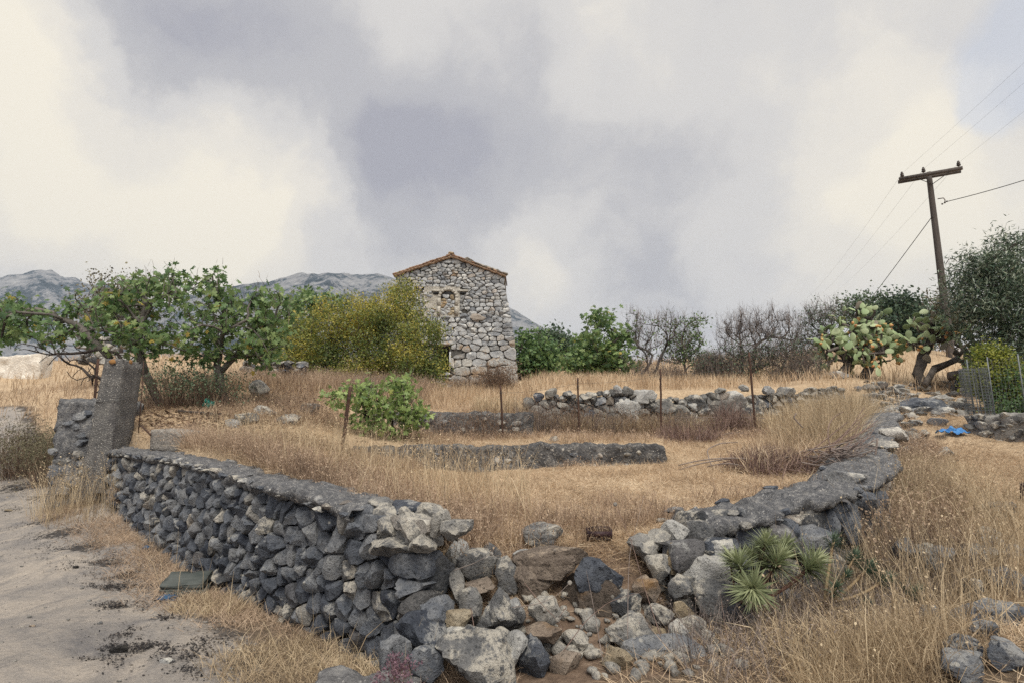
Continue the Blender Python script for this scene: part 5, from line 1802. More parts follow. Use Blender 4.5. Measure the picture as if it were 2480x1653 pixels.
for i, (px, py, D, blobs, lab) in enumerate([
        (1790, 925, 20.4, [B(1790, 880, 20.4, 65, 55, 1.0), B(1760, 900, 20.3, 50, 40, .9)], "dark thorny scrub bush under the left of the wide leafless tree"),
        (1890, 925, 20.2, [B(1880, 875, 20.2, 75, 65, 1.1), B(1930, 880, 20.0, 60, 60, 1.0)], "dark thorny scrub bush between the wide leafless tree and the prickly pear"),
        (1985, 915, 21.5, [B(1970, 800, 21.5, 45, 60, 1.0), B(2000, 760, 21.5, 60, 40, .9), B(1950, 850, 21.4, 50, 50, 1.0)], "tall dark scrub behind the left side of the fruiting prickly pear"),
        (1715, 905, 21.0, [B(1718, 890, 21.0, 34, 28, .8)], "low grey scrub just right of the slim almond tree")]):
    b0 = base_at(px, py, D)
    plant("scrub_bush", lab, "scrub bush", [stem_line(b0, b0 + np.array((.1, 0, .5)), 4, .03, 50 + i), stem_line(b0 + np.array((.5, 0, 0)), b0 + np.array((.6, 0, .5)), 4, .03, 60 + i)],
          blobs, 380, 'bark_dark', 0.006, 0.03, 0.40, 'small', (4, 8), 0.07, 'dark_green', 0, 52 + i, nlimb=4, spread=0.3, tint=(0.65, 0.25), spray=1600, spray_len=.4)
# right side trees ---------------------------------------------------------------
b0 = base_at(2165, 900, 27)
plant("dark_evergreen", "dense dark evergreen tree between the two prickly pears", "evergreen tree",
      [stem_line(b0, P(2165, 850, 27), 4, .03, 71)],
      [B(2160, 800, 27, 75, 85, 1.8), B(2150, 740, 27, 45, 32, 1.3), B(2190, 850, 26.6, 50, 60, 1.4), B(2120, 880, 26.5, 60, 40, 1.4), B(2200, 760, 27, 35, 40, 1.2)],
      420, 'bark_dark', 0.011, 0.13, 0.42, 'oval', (20, 28), 0.17, 'dark_green', 0, 72, nlimb=5, spread=0.5, tint=(0.45, 0.25))
b0 = base_at(2255, 880, 31)
plant("grey_green_tree", "dull grey-green tree crown behind the utility pole", "tree",
      [stem_line(b0, P(2260, 820, 31), 4, .03, 73)], [B(2250, 745, 31, 55, 35, 1.6), B(2280, 790, 31, 55, 60, 1.6), B(2330, 760, 31, 50, 50, 1.6)],
      260, 'bark_dark', 0.012, 0.12, 0.42, 'small', (18, 26), 0.16, 'sage', 0, 74, nlimb=5, spread=0.5, tint=(0.3, 0.2))
b0 = base_at(2070, 895, 25)
plant("thin_crowned_tree", "thin feathery tree showing above the fruiting prickly pear", "tree",
      [stem_line(b0, P(2065, 800, 25), 5, .03, 75)], [B(2075, 735, 25, 42, 26, 1.2), B(2040, 760, 25, 50, 30, 1.2), B(2090, 770, 25, 40, 40, 1.2)],
      160, 'bark_dark', 0.009, 0.09, 0.42, 'small', (10, 16), 0.12, 'dark_green', 0, 76, nlimb=5, spread=0.35, tint=(0.7, 0.25))
b0 = base_at(2440, 930, 17.0)
plant("narrow_leaved_tree", "tall evergreen tree with glossy narrow dark leaves at the right picture edge", "evergreen tree",
      [stem_line(b0, P(2430, 800, 17), 6, .02, 77), stem_line(b0 + np.array((.3, .2, 0)), P(2490, 780, 17.2), 5, .03, 78)],
      [B(2410, 680, 17, 80, 70, 1.6), B(2450, 620, 17, 70, 55, 1.4), B(2365, 640, 17, 40, 34, 1.0), B(2470, 720, 16.8, 110, 100, 1.8), B(2410, 780, 16.8, 80, 60, 1.5), B(2490, 830, 16.5, 110, 80, 1.6), B(2430, 570, 17, 26, 26, .6), B(2560, 650, 17, 90, 100, 1.7), B(2330, 680, 17, 42, 36, .8), B(2360, 740, 16.8, 50, 50, 1.2), B(2450, 900, 16.4, 80, 60, 1.2)],
      820, 'bark_dark', 0.008, 0.13, 0.42, 'narrow', (29, 39), 0.175, 'olive', 0, 79, nlimb=6, spread=0.34, droop=0.15, tint=(0.55, 0.32), along=0.95)
b0 = base_at(2385, 985, 14.2)
plant("lime_bush", "bright yellow-green bush growing behind the wire mesh fence", "bush",
      [stem_line(b0, P(2395, 950, 14.2), 4, .03, 81), stem_line(b0 + np.array((.5, .1, 0)), P(2430, 940, 14.3), 4, .03, 82)],
      [B(2392, 862, 14.3, 36, 36, .5), B(2415, 905, 14.2, 55, 46, .7), B(2375, 915, 14.2, 28, 34, .5), B(2445, 950, 14.1, 60, 40, .7)],
      300, 'bark_dark', 0.006, 0.05, 0.42, 'small', (26, 34), 0.07, 'lime', 0, 83, nlimb=4, spread=0.2, tint=(0.65, 0.28), tint_h=0.4)
b0 = base_at(2480, 990, 13.6)
plant("dark_bush", "dark green bush crowding against the right part of the wire mesh fence", "bush",
      [stem_line(b0, P(2480, 950, 13.6), 4, .03, 84)], [B(2475, 950, 13.6, 60, 50, .8), B(2540, 930, 13.6, 70, 70, .9), B(2440, 985, 13.5, 40, 25, .5)],
      230, 'bark_dark', 0.006, 0.05, 0.42, 'small', (26, 34), 0.075, 'green', 0, 85, nlimb=4, spread=0.22, tint=(0.35, 0.25))


# brushy shrubs: many wiry stems from one foot ------------------------------------------------------
def brush_shrub(name, label, cat, base, h, lean, n, mat='tangle', leafmat=None, nleaf=0, lsize=0.03, seed=1, width=0.007, sub=2, group=None, ltint=(0.5, 0.25), foot=0.25, leafkind='small', tint=(0.5, .25)):
    r = np.random.default_rng(seed)
    root = thing(name, base, label, cat, group)
    g = Geo()
    p2, p3 = wires(g, np.array(base), n, h, lean, r, width, 0.45, foot=foot, tint=tint)
    tips = [p2, p3]
    for k in range(sub):
        m = len(p2)
        q = np.where(r.random((m, 1)) < .5, p2, p2 + (p3 - p2) * r.random((m, 1)))
        a, b = wires(g, q, m, h * 0.35, 0.75, r, width * 0.6, 0.5, foot=0.0, tint=tint)
        tips += [a, b]
    g.part("stems", M[mat], root, kind="stuff")
    if leafmat:
        T = np.concatenate(tips)
        k = r.integers(0, len(T), nleaf)
        pos = T[k] + r.normal(0, h * 0.04, (nleaf, 3))
        gl = Geo()
        scatter_leaves(gl, leafkind, pos, norm(r.normal(size=(nleaf, 3)) + np.array((0, 0, .6))), norm(r.normal(size=(nleaf, 3))), lsize * r.uniform(.6, 1.3, nleaf), np.clip(r.normal(*ltint, nleaf), 0, 1))
        gl.part("foliage", M[leafmat], root, kind="stuff")
    return root


for i, (px, py, D, h, lean, n, lab) in enumerate([
        (70, 1000, 13.0, 1.15, 0.55, 420, "brownish green wiry shrub at the left edge beside the wall stub"),
        (150, 995, 12.4, 1.0, 0.5, 300, "brownish green wiry shrub just behind the wall stub")]):
    brush_shrub("wiry_shrub", lab, "shrub", base_at(px, py, D), h, lean, n, 'brownleaf', 'sage', 5200, 0.065, 101 + i, 0.009, 2, leafkind='narrow', foot=.4, ltint=(.55, .25))
for i, (px, D, h, n, lab) in enumerate([(420, 12.4, 0.95, 380, "low purple-brown twiggy shrub under the left of the big fig"), (510, 12.6, 0.85, 320, "low purple-brown twiggy shrub beside the leaning fig trunk")]):
    brush_shrub("twiggy_shrub", lab, "shrub", base_at(px, 985, D), h, 0.6, n, 'brownleaf', 'dark_green', 1500, 0.05, 111 + i, 0.009, 2, foot=.5, tint=(.3, .2), ltint=(.8, .2))
brush_shrub("dry_bush", "reddish-brown dead bush at the foot of the chapel's right corner", "dead bush", base_at(1205, 940, 22.0), 1.15, 0.5, 420, 'brownleaf', 'brownleaf', 2500, 0.06, 121, 0.011, 2, foot=.5)
brush_shrub("dry_bush", "grey-brown dead bush against the chapel front below the doorway", "dead bush", base_at(1130, 940, 22.5), 0.8, 0.55, 260, 'tangle', 'brownleaf', 900, 0.05, 122, 0.010, 2, foot=.6)
for i, (px, py, D, h, n, m_, lab) in enumerate([
        (1310, 1058, 14.6, 0.95, 420, 'tangle', "grey-brown thorny bush at the left end of the dry stone terrace"),
        (1385, 1058, 14.7, 0.85, 380, 'brownleaf', "brown thorny bush below the second stake along the terrace"),
        (1465, 1058, 14.8, 0.8, 360, 'tangle', "grey thorny bush between the second and third stakes along the terrace"),
        (1560, 1050, 14.9, 0.75, 330, 'brownleaf', "low brown thorny bush below the third stake along the terrace"),
        (1650, 1045, 15.0, 0.7, 300, 'tangle', "low grey thorny bush between the third and fourth stakes"),
        (1180, 1062, 13.6, 0.75, 330, 'brownleaf', "brown thorny bush in front of the overgrown terrace below the chapel"),
        (1090, 1060, 13.6, 0.7, 330, 'tangle', "grey thorny bush right of the light green fig bush"),
        (735, 1030, 12.2, 0.75, 330, 'redgrass', "reddish dead thistle bush left of the leaning stake")]):
    brush_shrub("thorn_bush", lab, "thorn bush", base_at(px, py, D), h, 0.85, int(n * .7), m_, 'brownleaf', 900, 0.035, 131 + i, 0.009, 2, foot=.45, tint=(.45, .25))


for i, (px, py, D, h, n, lab) in enumerate([(1565, 915, 20.6, 1.15, 300, "leafless grey twig bush under the left of the leafless almond tree"), (1640, 915, 20.7, 1.0, 280, "leafless grey twig bush between the two almond trees"),
                                             (1745, 920, 20.3, 1.1, 300, "leafless grey twig bush just left of the wide leafless tree"), (1935, 935, 19.4, 1.2, 340, "leafless grey twig bush left of the fruiting prickly pear's foot")]):
    brush_shrub("twig_bush", lab, "dead bush", base_at(px, py, D), h, 0.75, n, 'tangle', 'brownleaf', 500, 0.05, 171 + i, 0.012, 2, foot=.6, tint=(.4, .25), group="leafless twig bushes behind the terrace")


# prickly pears ---------------------------------------------------------------------------------------
def pad_mesh():
    V, Fc = ICO[3]
    w = 0.5 + 0.18 * V[:, 2]
    U = V * np.column_stack([w * 0.66, np.full(len(V), 0.065), np.full(len(V), 0.5)])
    U[:, 2] += 0.5
    return U, Fc


def prickly_pear(label, trunks, blobs, ntip, seed, size, nfruit, name="prickly_pear", old=0.02, droop=0.0):
    r = np.random.default_rng(seed)
    root = thing(name, trunks[0][0], label, "cactus")
    T = sample_blobs(blobs, ntip, r, 2.0)
    A, paths, cnt = grow(trunks, T, r, 0.3, 0.1, 0.2)
    build_limbs(root, A, paths, cnt, len(trunks), M['log'], 0.035, 0.16, 0.40, 8, 8)
    Vp, Fp = pad_mesh()
    green = [make_mesh("pad", Vp, [Fp], M['pad'], {"tint": np.full(len(Vp), 0.5)}), make_mesh("pad", Vp, [Fp], M['oldpad'], {"tint": np.full(len(Vp), 0.5)})]
    Vf, Ff = ICO[2]
    fr_me = make_mesh("fruit", Vf * np.array((.5, .5, .68)), [Ff], M['fruit'], {"tint": np.full(len(Vf), 0.5)})
    rw = np.array(WLOC[root.name])
    tops = []

    def put(me, nm, pos, up, nrm, s, par=None):
        o = bpy.data.objects.new(nm, me); COL.objects.link(o); o.parent = par or root
        Z = norm(up); Y = norm(nrm - (nrm @ Z) * Z); X = np.cross(Y, Z)
        Mx = np.eye(4); Mx[:3, :3] = np.column_stack([X, Y, Z]) * s; Mx[:3, 3] = pos - rw
        Mb = Matrix(Mx.tolist())
        o.matrix_basis = par.matrix_basis.inverted() @ Mb if par else Mb
        return o
    for p in paths[len(trunks):]:
        q = A[p[-1]]
        up = norm(np.array((r.normal(0, .5), r.normal(0, .4), r.normal(0.55, .5) - droop)))
        for k in range(int(r.integers(1, 4))):
            s = size * r.uniform(.75, 1.15)
            nrm = np.array((r.normal(0, 1.1), -.8 + r.normal(0, .6), r.normal(0, .6)))
            pd = put(green[1 if (k == 0 and r.random() < old * 2) or r.random() < old * .4 else 0], "pad", q, up, nrm, s)
            Z = norm(up); Y = norm(nrm - (nrm @ Z) * Z); X = np.cross(Y, Z)
            tops.append((q, X, Z, s, pd))
            a = r.uniform(-1.0, 1.0)
            q = q + s * (Z * (0.5 + 0.47 * math.cos(a)) + X * 0.38 * math.sin(a))
            up = norm(Z * math.cos(a) + X * math.sin(a) + r.normal(0, .45, 3) - np.array((0, 0, droop)))
    k = 0
    near = sorted(tops, key=lambda t: t[0][1])
    near = near[:int(len(near) * .7)]
    while k < nfruit:
        q, X, Z, s, pd = near[int(r.integers(len(near)))]
        for _ in range(int(r.integers(2, 6))):
            a = r.uniform(-1.1, 1.1)
            c = q + s * (Z * (0.5 + 0.53 * math.cos(a)) + X * 0.42 * math.sin(a)) + r.normal(0, .012, 3)
            put(fr_me, "fruit", c, Z * math.cos(a) + X * math.sin(a), np.array((0, -1, .1)), 0.08 * r.uniform(.8, 1.2), pd)
            k += 1
    return root


b0 = base_at(2030, 935, 20.0)
prickly_pear("big prickly pear cactus covered in orange fruit on the rubble bank", [stem_line(b0, P(2055, 880, 20), 4, .04, 151), stem_line(b0 + np.array((.9, 0, .0)), P(2110, 880, 20), 4, .04, 152)],
             [B(2030, 820, 20, 60, 48, .7), B(2100, 800, 20, 60, 55, .8), B(2080, 760, 20, 40, 22, .5), B(2140, 840, 20, 42, 40, .6), B(2000, 850, 20, 30, 45, .5), B(2080, 860, 19.7, 70, 30, .6)], 145, 153, 0.32, 150, droop=0.35)
b0 = base_at(2225, 945, 18.6)
prickly_pear("prickly pear with thick corky trunk and small crown left of the utility pole", [stem_line(b0, P(2235, 860, 18.6), 5, .05, 154)],
             [B(2245, 790, 18.6, 45, 28, .5), B(2270, 810, 18.6, 45, 22, .5), B(2225, 830, 18.6, 28, 45, .4), B(2250, 850, 18.5, 28, 28, .4)], 44, 155, 0.30, 20, old=0.15, droop=0.2)
b0 = base_at(2345, 935, 19.5)
prickly_pear("small prickly pear right of the utility pole under the narrow-leaved tree", [stem_line(b0, P(2345, 860, 19.5), 4, .05, 156)],
             [B(2340, 830, 19.5, 36, 30, .4), B(2360, 850, 19.5, 25, 30, .4)], 16, 157, 0.38, 14, old=0.3, droop=0.2)


# euphorbias on the face of the right wall --------------------------------------------------------------
def euphorbia(label, root_at, heads, mat, stem, size, seed, nl=150):
    r = np.random.default_rng(seed)
    root = thing("euphorbia", root_at, label, "plant")
    for (px, py, D, s, sag) in heads:
        h = P(px, py, D)
        a = np.array(root_at) + r.normal(0, .03, 3)
        mid = (a + h) / 2 + np.array((r.normal(0, .03), -.04, -sag))
        t = np.linspace(0, 1, 14)[:, None]
        pts = (1 - t) ** 2 * a + 2 * t * (1 - t) * mid + t ** 2 * h
        V, Fq = tube(pts, np.linspace(.013, .0095, 14) * s, 7)
        st_ = part("stem", V, Fq, M[stem], root)
        up = norm(pts[-1] - pts[-3])
        n = int(nl * s)
        g = Geo()
        f = r.random(n)
        ph = np.arange(n) * 2.39996
        ref = norm(np.cross(up, np.array((.3, .8, .1)))); ref2 = np.cross(up, ref)
        rad = np.cos(ph)[:, None] * ref + np.sin(ph)[:, None] * ref2
        open_ = 0.25 + 1.35 * (1 - f)
        axis = norm(rad * np.sin(open_)[:, None] + up * np.cos(open_)[:, None] + r.normal(0, .16, (n, 3)) - np.array((0, 0, .18)))
        pos = h - up * ((1 - f) * 0.075 * s)[:, None]
        ln = size * s * (0.6 + 0.5 * np.sin(np.pi * np.clip(f, 0.05, .8))) * r.uniform(.6, 1.25, n)
        scatter_leaves(g, 'needle', pos, axis, up + r.normal(0, .2, (n, 3)), ln * 1.1, np.clip(0.25 + 0.55 * f + r.normal(0, .12, n), 0, 1))
        g.part("leaf_rosette", M[mat], st_)
        m = 26
        gd = Geo()
        ph = r.uniform(0, 6.28, m)
        rad = np.cos(ph)[:, None] * ref + np.sin(ph)[:, None] * ref2
        scatter_leaves(gd, 'needle', h - up * r.uniform(.07, .14, m)[:, None] * s, norm(rad - up * r.uniform(.2, 1.2, m)[:, None]), rad, size * s * r.uniform(.5, .9, m), r.uniform(.2, .8, m))
        gd.part("withered_leaves", M['brownleaf'], st_, kind="stuff")


euphorbia("light green euphorbia with round leaf rosettes on curved reddish stems against the right wall", P(1800, 1462, 4.45),
          [(1855, 1310, 4.4, .95, .0), (1900, 1322, 4.5, 1.0, .02), (1885, 1352, 4.3, 1.25, .03), (1970, 1362, 4.3, 1.25, .13), (1790, 1362, 4.35, 1.1, .03), (1820, 1345, 4.42, .85, 0), (1822, 1424, 4.2, 1.25, -.02), (1840, 1322, 4.5, .8, 0), (1765, 1345, 4.45, .75, 0), (1850, 1362, 4.38, .8, .02)],
          'spurge', 'stem_red', 0.125, 161, 190)
euphorbia("dull blue-green euphorbia half hidden in tall dry grass right of the light green one", P(1990, 1470, 4.6),
          [(2020, 1305, 4.7, 1.0, 0), (2070, 1345, 4.7, 1.0, .03), (2105, 1370, 4.65, 1.0, .06), (2145, 1400, 4.6, 1.0, .08), (2025, 1420, 4.5, .9, .02), (2212, 1430, 4.5, 1.0, .13), (2100, 1455, 4.5, .8, .04), (2050, 1390, 4.55, .8, .02)],
          'spurge_dark', 'stem_tan', 0.095, 162)
# ------------------------------------------------------------------ posts, stakes, pole and wires
def gatepost():
    D = 10.0
    bl, br = P(202, 1120, D), P(262, 1120, D)
    tl, tr = P(246, 866, D), P(294, 868, D)
    zb = float(height(bl[0], D)) - 0.15
    t = thing("concrete_post", ((bl[0] + br[0]) / 2, D, zb), "broad leaning pebbled concrete gatepost with two orange lichen spots near its top", "gatepost")
    k = 14; n = 40
    dep = 0.56
    rows = []
    for i in range(n):
        f = i / (n - 1)
        L_ = bl + (tl - bl) * f; R_ = br + (tr - br) * f
        if i == 0: L_, R_ = L_ - np.array((.05, 0, .5)), R_ - np.array((.02, 0, .5))
        z = (L_[2] + R_[2]) / 2
        ch = 0.035 if i > n - 3 else 0.0
        ring = []
        lean = 0.06 * f
        for q in np.linspace(0.04, .96, 9): ring.append((L_[0] + (R_[0] - L_[0]) * q, D + lean + ch * .4 - 0.012 * (abs(q - .5) < .04) + (0.02 if abs(q - .5) < .03 else 0), z))
        for q in np.linspace(0.06, .94, 6): ring.append((R_[0] - ch, D + lean + dep * q, z))
        for q in np.linspace(0.96, .04, 9): ring.append((L_[0] + (R_[0] - L_[0]) * q, D + lean + dep, z))
        for q in np.linspace(0.94, .06, 6): ring.append((L_[0] + ch, D + lean + dep * q, z))
        rows.append(ring)
    A = np.array(rows); m = A.shape[1]
    V = A.reshape(-1, 3).copy()
    V = np.vstack([V, A[-1].mean(0)[None] + np.array((0, 0, .015))])
    V += 0.008 * np.stack([fbm(V * 9, 3, 60 + a) for a in range(3)], -1)
    i = np.arange(n - 1)[:, None] * m; j = np.arange(m)[None]
    q = np.stack([i + j, i + (j + 1) % m, i + m + (j + 1) % m, i + m + j], -1).reshape(-1, 4)
    e = (n - 1) * m; jj = np.arange(m)
    pb = part("post_body", V, [q, np.stack([e + jj, e + (jj + 1) % m, np.full(m, len(V) - 1)], -1)], M['concrete'], t)
    for px, py, w, h, dd in ((272, 875, 17, 12, .03), (316, 876, 12, 11, .30)):
        c = P(px, py, D + dd)
        V, Fc = ICO[3]
        V = V * np.array((w * D / F / 2, .02, h * D / F / 2)) @ np.array(Matrix.Rotation(0 if dd < .1 else R(80), 3, 'Z')).T
        V = V * (1 + .18 * fbm(V * 40, 2, 3)[:, None])
        part("lichen_spot", V + c, [Fc], M['orange_lichen'], pb)
    # iron rod down its right arris and a loop of wire round it
    V, Fq = tube([P(348, 872, D + .5), P(343, 960, D + .48), P(335, 1048, D + .45)], .009, 6)
    part("iron_rod", V, Fq, M['rust'], t)
    V, Fq = tube([P(232, 972, D + .02), P(284, 969, D + .01), P(341, 957, D + .46)], .006, 5)
    part("wire_tie", V, Fq, M['wire'], t)
    # dressed stone lying on the coping beside the post
    V, Fc = rock_shape(4, 4, 8)
    c = P(428, 1062, 9.3)
    w = 128 * 9.3 / F
    me = None
    nx_, ny_, nz_ = 24, 8, 8
    g = []
    B_ = bmesh.new(); bmesh.ops.create_cube(B_, size=1.0); bmesh.ops.subdivide_edges(B_, edges=B_.edges[:], cuts=9, use_grid_fill=True)
    V = np.array([v.co[:] for v in B_.verts]); Fq = np.array([[v.index for v in f.verts] for f in B_.faces]); B_.free()
    V = V * (1 - 0.10 * np.clip((np.abs(V) > .42).sum(1) - 1, 0, 2)[:, None] * 0.35)
    V[:, 2] *= 1 - 0.35 * np.clip(V[:, 0] + .1, 0, 1) ** 1.5
    V = V * np.array((w, .42, .34)); V += .012 * np.stack([fbm(V * 8, 3, a) for a in range(3)], -1)
    me = make_mesh("dressed_stone", V, [Fq], M['quarry'])
    o = link("dressed_stone", me, None, c - np.array((0, 0, .02)), "pale dressed stone block lying on the wall coping beside the concrete post", "stone block")
    o.rotation_euler = (0.05, 0.04, R(-32))
    V, Fq = tube([P(343, 1030, 9.6), P(365, 1052, 9.3)], .014, 6)
    link("iron_peg", make_mesh("iron_peg", V - V.mean(0), Fq, M['rust']), None, V.mean(0), "short dark peg poking up between the concrete post and the dressed stone", "peg")


gatepost()


def stake(px0, py0, px1, py1, D, w, label, lean_d=0.0):
    a, b = P(px0, py0, D), P(px1, py1, D + lean_d)
    a[2] = min(a[2], float(height(a[0], a[1]))) - 0.15
    t = thing("fence_stake", a, label, "stake", "rusty iron stakes across the plot")
    # an angle iron: two thin legs meeting at a right angle
    n = 10
    f = np.linspace(0, 1, n)[:, None]
    ax = a + (b - a) * f
    r = np.random.default_rng(int(px0))
    ax[1:-1] += r.normal(0, .004, (n - 2, 3))
    prof = np.array([(-w, 0), (0, -w * .35), (w, 0), (w * .85, w * .2), (0, -w * .1), (-w * .85, w * .2)])
    V = (ax[:, None] + np.concatenate([prof, np.zeros((6, 1))], 1)[None]).reshape(-1, 3)
    i = np.arange(n - 1)[:, None] * 6; j = np.arange(6)[None]
    q = np.stack([i + j, i + (j + 1) % 6, i + 6 + (j + 1) % 6, i + 6 + j], -1).reshape(-1, 4)
    sb = part("stake_bar", V, [q, np.array([[5, 4, 3, 2, 1, 0]]), np.arange(6)[None] + (n - 1) * 6], M['rust'], t, flat=True)
    # a bit of wire still tied round it
    c = a + (b - a) * 0.86
    ang = np.linspace(0, 4.6 * math.pi, 26)
    V, Fq = tube(np.column_stack([c[0] + (w + .008) * np.cos(ang), c[1] + (w + .008) * np.sin(ang), c[2] + ang * .003]), .003, 4)
    part("wire_tie", V, Fq, M['wire'], sb)


stake(818, 1140, 849, 936, 9.9, .032, "rusty iron stake leaning to the right against the light green fig bush")
stake(1219, 1058, 1212, 932, 13.2, .024, "thin rusty stake in front of the dead bush at the chapel corner")
stake(1402, 1020, 1399, 914, 14.0, .022, "shortest thin rusty stake, standing before the bright-leaved fig tree")
stake(1600, 1030, 1599, 892, 13.9, .024, "rusty stake standing before the leafless almond tree")
stake(1829, 1022, 1814, 852, 13.9, .028, "tallest rusty stake, leaning slightly left before the wide leafless tree")
stake(236, 985, 238, 868, 11.6, .03, "dark iron stake just left of the concrete post behind the wall stub")
# fence wires still strung from stake to stake
pts = [P(1214, 950, 13.2), P(1399, 926, 14.0), P(1599, 908, 13.9), P(1815, 880, 13.9)]
for k, dz in enumerate((0.0,)):
    line = []
    for a, b in zip(pts[:-1], pts[1:]):
        for f in np.linspace(0, 1, 9)[:-1]:
            p = a + (b - a) * f; p = p - np.array((0, 0, 0.18 * 4 * f * (1 - f) * .35 + dz)); line.append(p)
    line.append(pts[-1])
    V, Fq = tube(line, .0028, 4)
    link("fence_wire", make_mesh("fence_wire", V - V.mean(0), Fq, M['wire']), None, V.mean(0), "slack thin fence wire strung between the four upright rusty stakes", "wire")


def utility_pole():
    D = 24.0
    base = base_at(2303, 862, D, -0.6); top = P(2249, 418, D)
    t = thing("utility_pole", base, "tall wooden utility pole with a crossarm leaning left beside the cacti", "utility pole")
    n = 16
    f = np.linspace(0, 1, n)[:, None]
    V, Fq = tube(base + (top - base) * f, np.linspace(.17, .105, n), 14)
    part("pole_shaft", V, Fq, M['pole_wood'], t)
    l, r_ = P(2176, 437, 24.4), P(2329, 410, 23.3)
    ax = norm(r_ - l)
    yaw = math.atan2(ax[1], ax[0])
    for off in (-.17, .17):
        c = (l + r_) / 2 + np.array((-math.sin(yaw), math.cos(yaw), 0)) * off + np.array((0, 0, -0.02))
        V, Fq = box_geo((0, 0, 0), (np.linalg.norm(r_ - l), .10, .14))
        ang = math.asin(ax[2])
        V = V @ np.array(Matrix.Rotation(-ang, 3, 'Y')).T @ np.array(Matrix.Rotation(yaw, 3, 'Z')).T + c
        arm = part("crossarm", V, Fq, M['pole_wood'], t, flat=True)
    for s in (-1, 1):
        a = top + np.array((0, -.14, -.62)); b = (l + r_) / 2 + ax * s * .62 + np.array((0, -.18, -.08))
        V, Fq = tube([a, b], .016, 6)
        part("brace", V, Fq, M['wire'], t)
    tips = []
    for px, py, D_ in ((2185, 428, 24.4), (2237, 417, 24.0), (2322, 402, 23.35)):
        c = P(px, py, D_)
        pr = [(.018, -.12), (.018, .0), (.07, .0), (.082, .05), (.05, .075), (.072, .10), (.066, .14), (.04, .16), (.046, .19), (.03, .23)]
        ang = np.arange(12) * 2 * math.pi / 12
        V = np.array([(c[0] + q * math.cos(a), c[1] + q * math.sin(a), c[2] + z) for q, z in pr for a in ang])
        i = np.arange(len(pr) - 1)[:, None] * 12; j = np.arange(12)[None]
        q4 = np.stack([i + j, i + (j + 1) % 12, i + 12 + (j + 1) % 12, i + 12 + j], -1).reshape(-1, 4)
        part("insulator", V, [q4, (np.arange(12) + (len(pr) - 1) * 12)[None]], M['ceramic'], arm)
        tips.append(c + np.array((0, 0, .14)))
    # bracket and clamps for the service cable
    pc = P(2276, 486, D)
    V, Fq = tube([pc + np.array((-.12, -.05, .06)), pc + np.array((.08, -.12, .07)), pc + np.array((.14, -.12, -.02)), pc + np.array((.12, -.12, -.14))], .02, 6)
    br_ = part("cable_bracket", V, Fq, M['rust'], t)
    for dx, dz in ((-.02, -.22), (.10, -.16), (.20, -.10)):
        V, Fc = ICO[2]
        part("clamp", V * np.array((.045, .04, .035)) + pc + np.array((dx, -.14, dz)), [Fc], M['ceramic'], br_)
    V, Fq = tube([P(2290, 640, D - .1), P(2298, 628, D - .3), P(2312, 627, D - .4), P(2318, 634, D - .42)], .016, 6)
    part("hook", V, Fq, M['rust'], t)

    def cable(a, b, sag, rad, label, mat='cable', n=28):
        f = np.linspace(0, 1, n)[:, None]
        p = a + (b - a) * f - np.array((0, 0, 1.0)) * 4 * sag * f * (1 - f)
        V, Fq = tube(p, rad, 5)
        link("overhead_cable", make_mesh("overhead_cable", V - V.mean(0), Fq, M[mat]), None, V.mean(0), label, "cable", "wires on the utility pole")
    cable(pc + np.array((.22, -.14, -.1)), P(3100, 190, 16.0), 0.35, .016, "thick black cable running from the utility pole up to the right picture edge")
    cable(P(2258, 524, D - .12), P(1900, 985, 62.0), 0.25, .016, "thick black cable slanting down left from the utility pole behind the cacti")
    for k, tp in enumerate(tips):
        d = np.array((-.18, -1.0, 0.0)) * 34
        cable(tp, tp + d + np.array((0, 0, .6)), 0.25, .0025, ("thin wire leaving the left insulator of the crossarm towards upper right", "thin wire leaving the middle insulator of the crossarm towards upper right", "thin wire leaving the right insulator of the crossarm towards upper right")[k], 'wire')
        cable(tp, P(1930 + 22 * k, 740, 85) , 0.8, .0035, ("faint thin wire running far back left from the crossarm's left insulator", "faint thin wire running far back left from the crossarm's middle insulator", "faint thin wire running far back left from the crossarm's right insulator")[k], 'wire')


utility_pole()


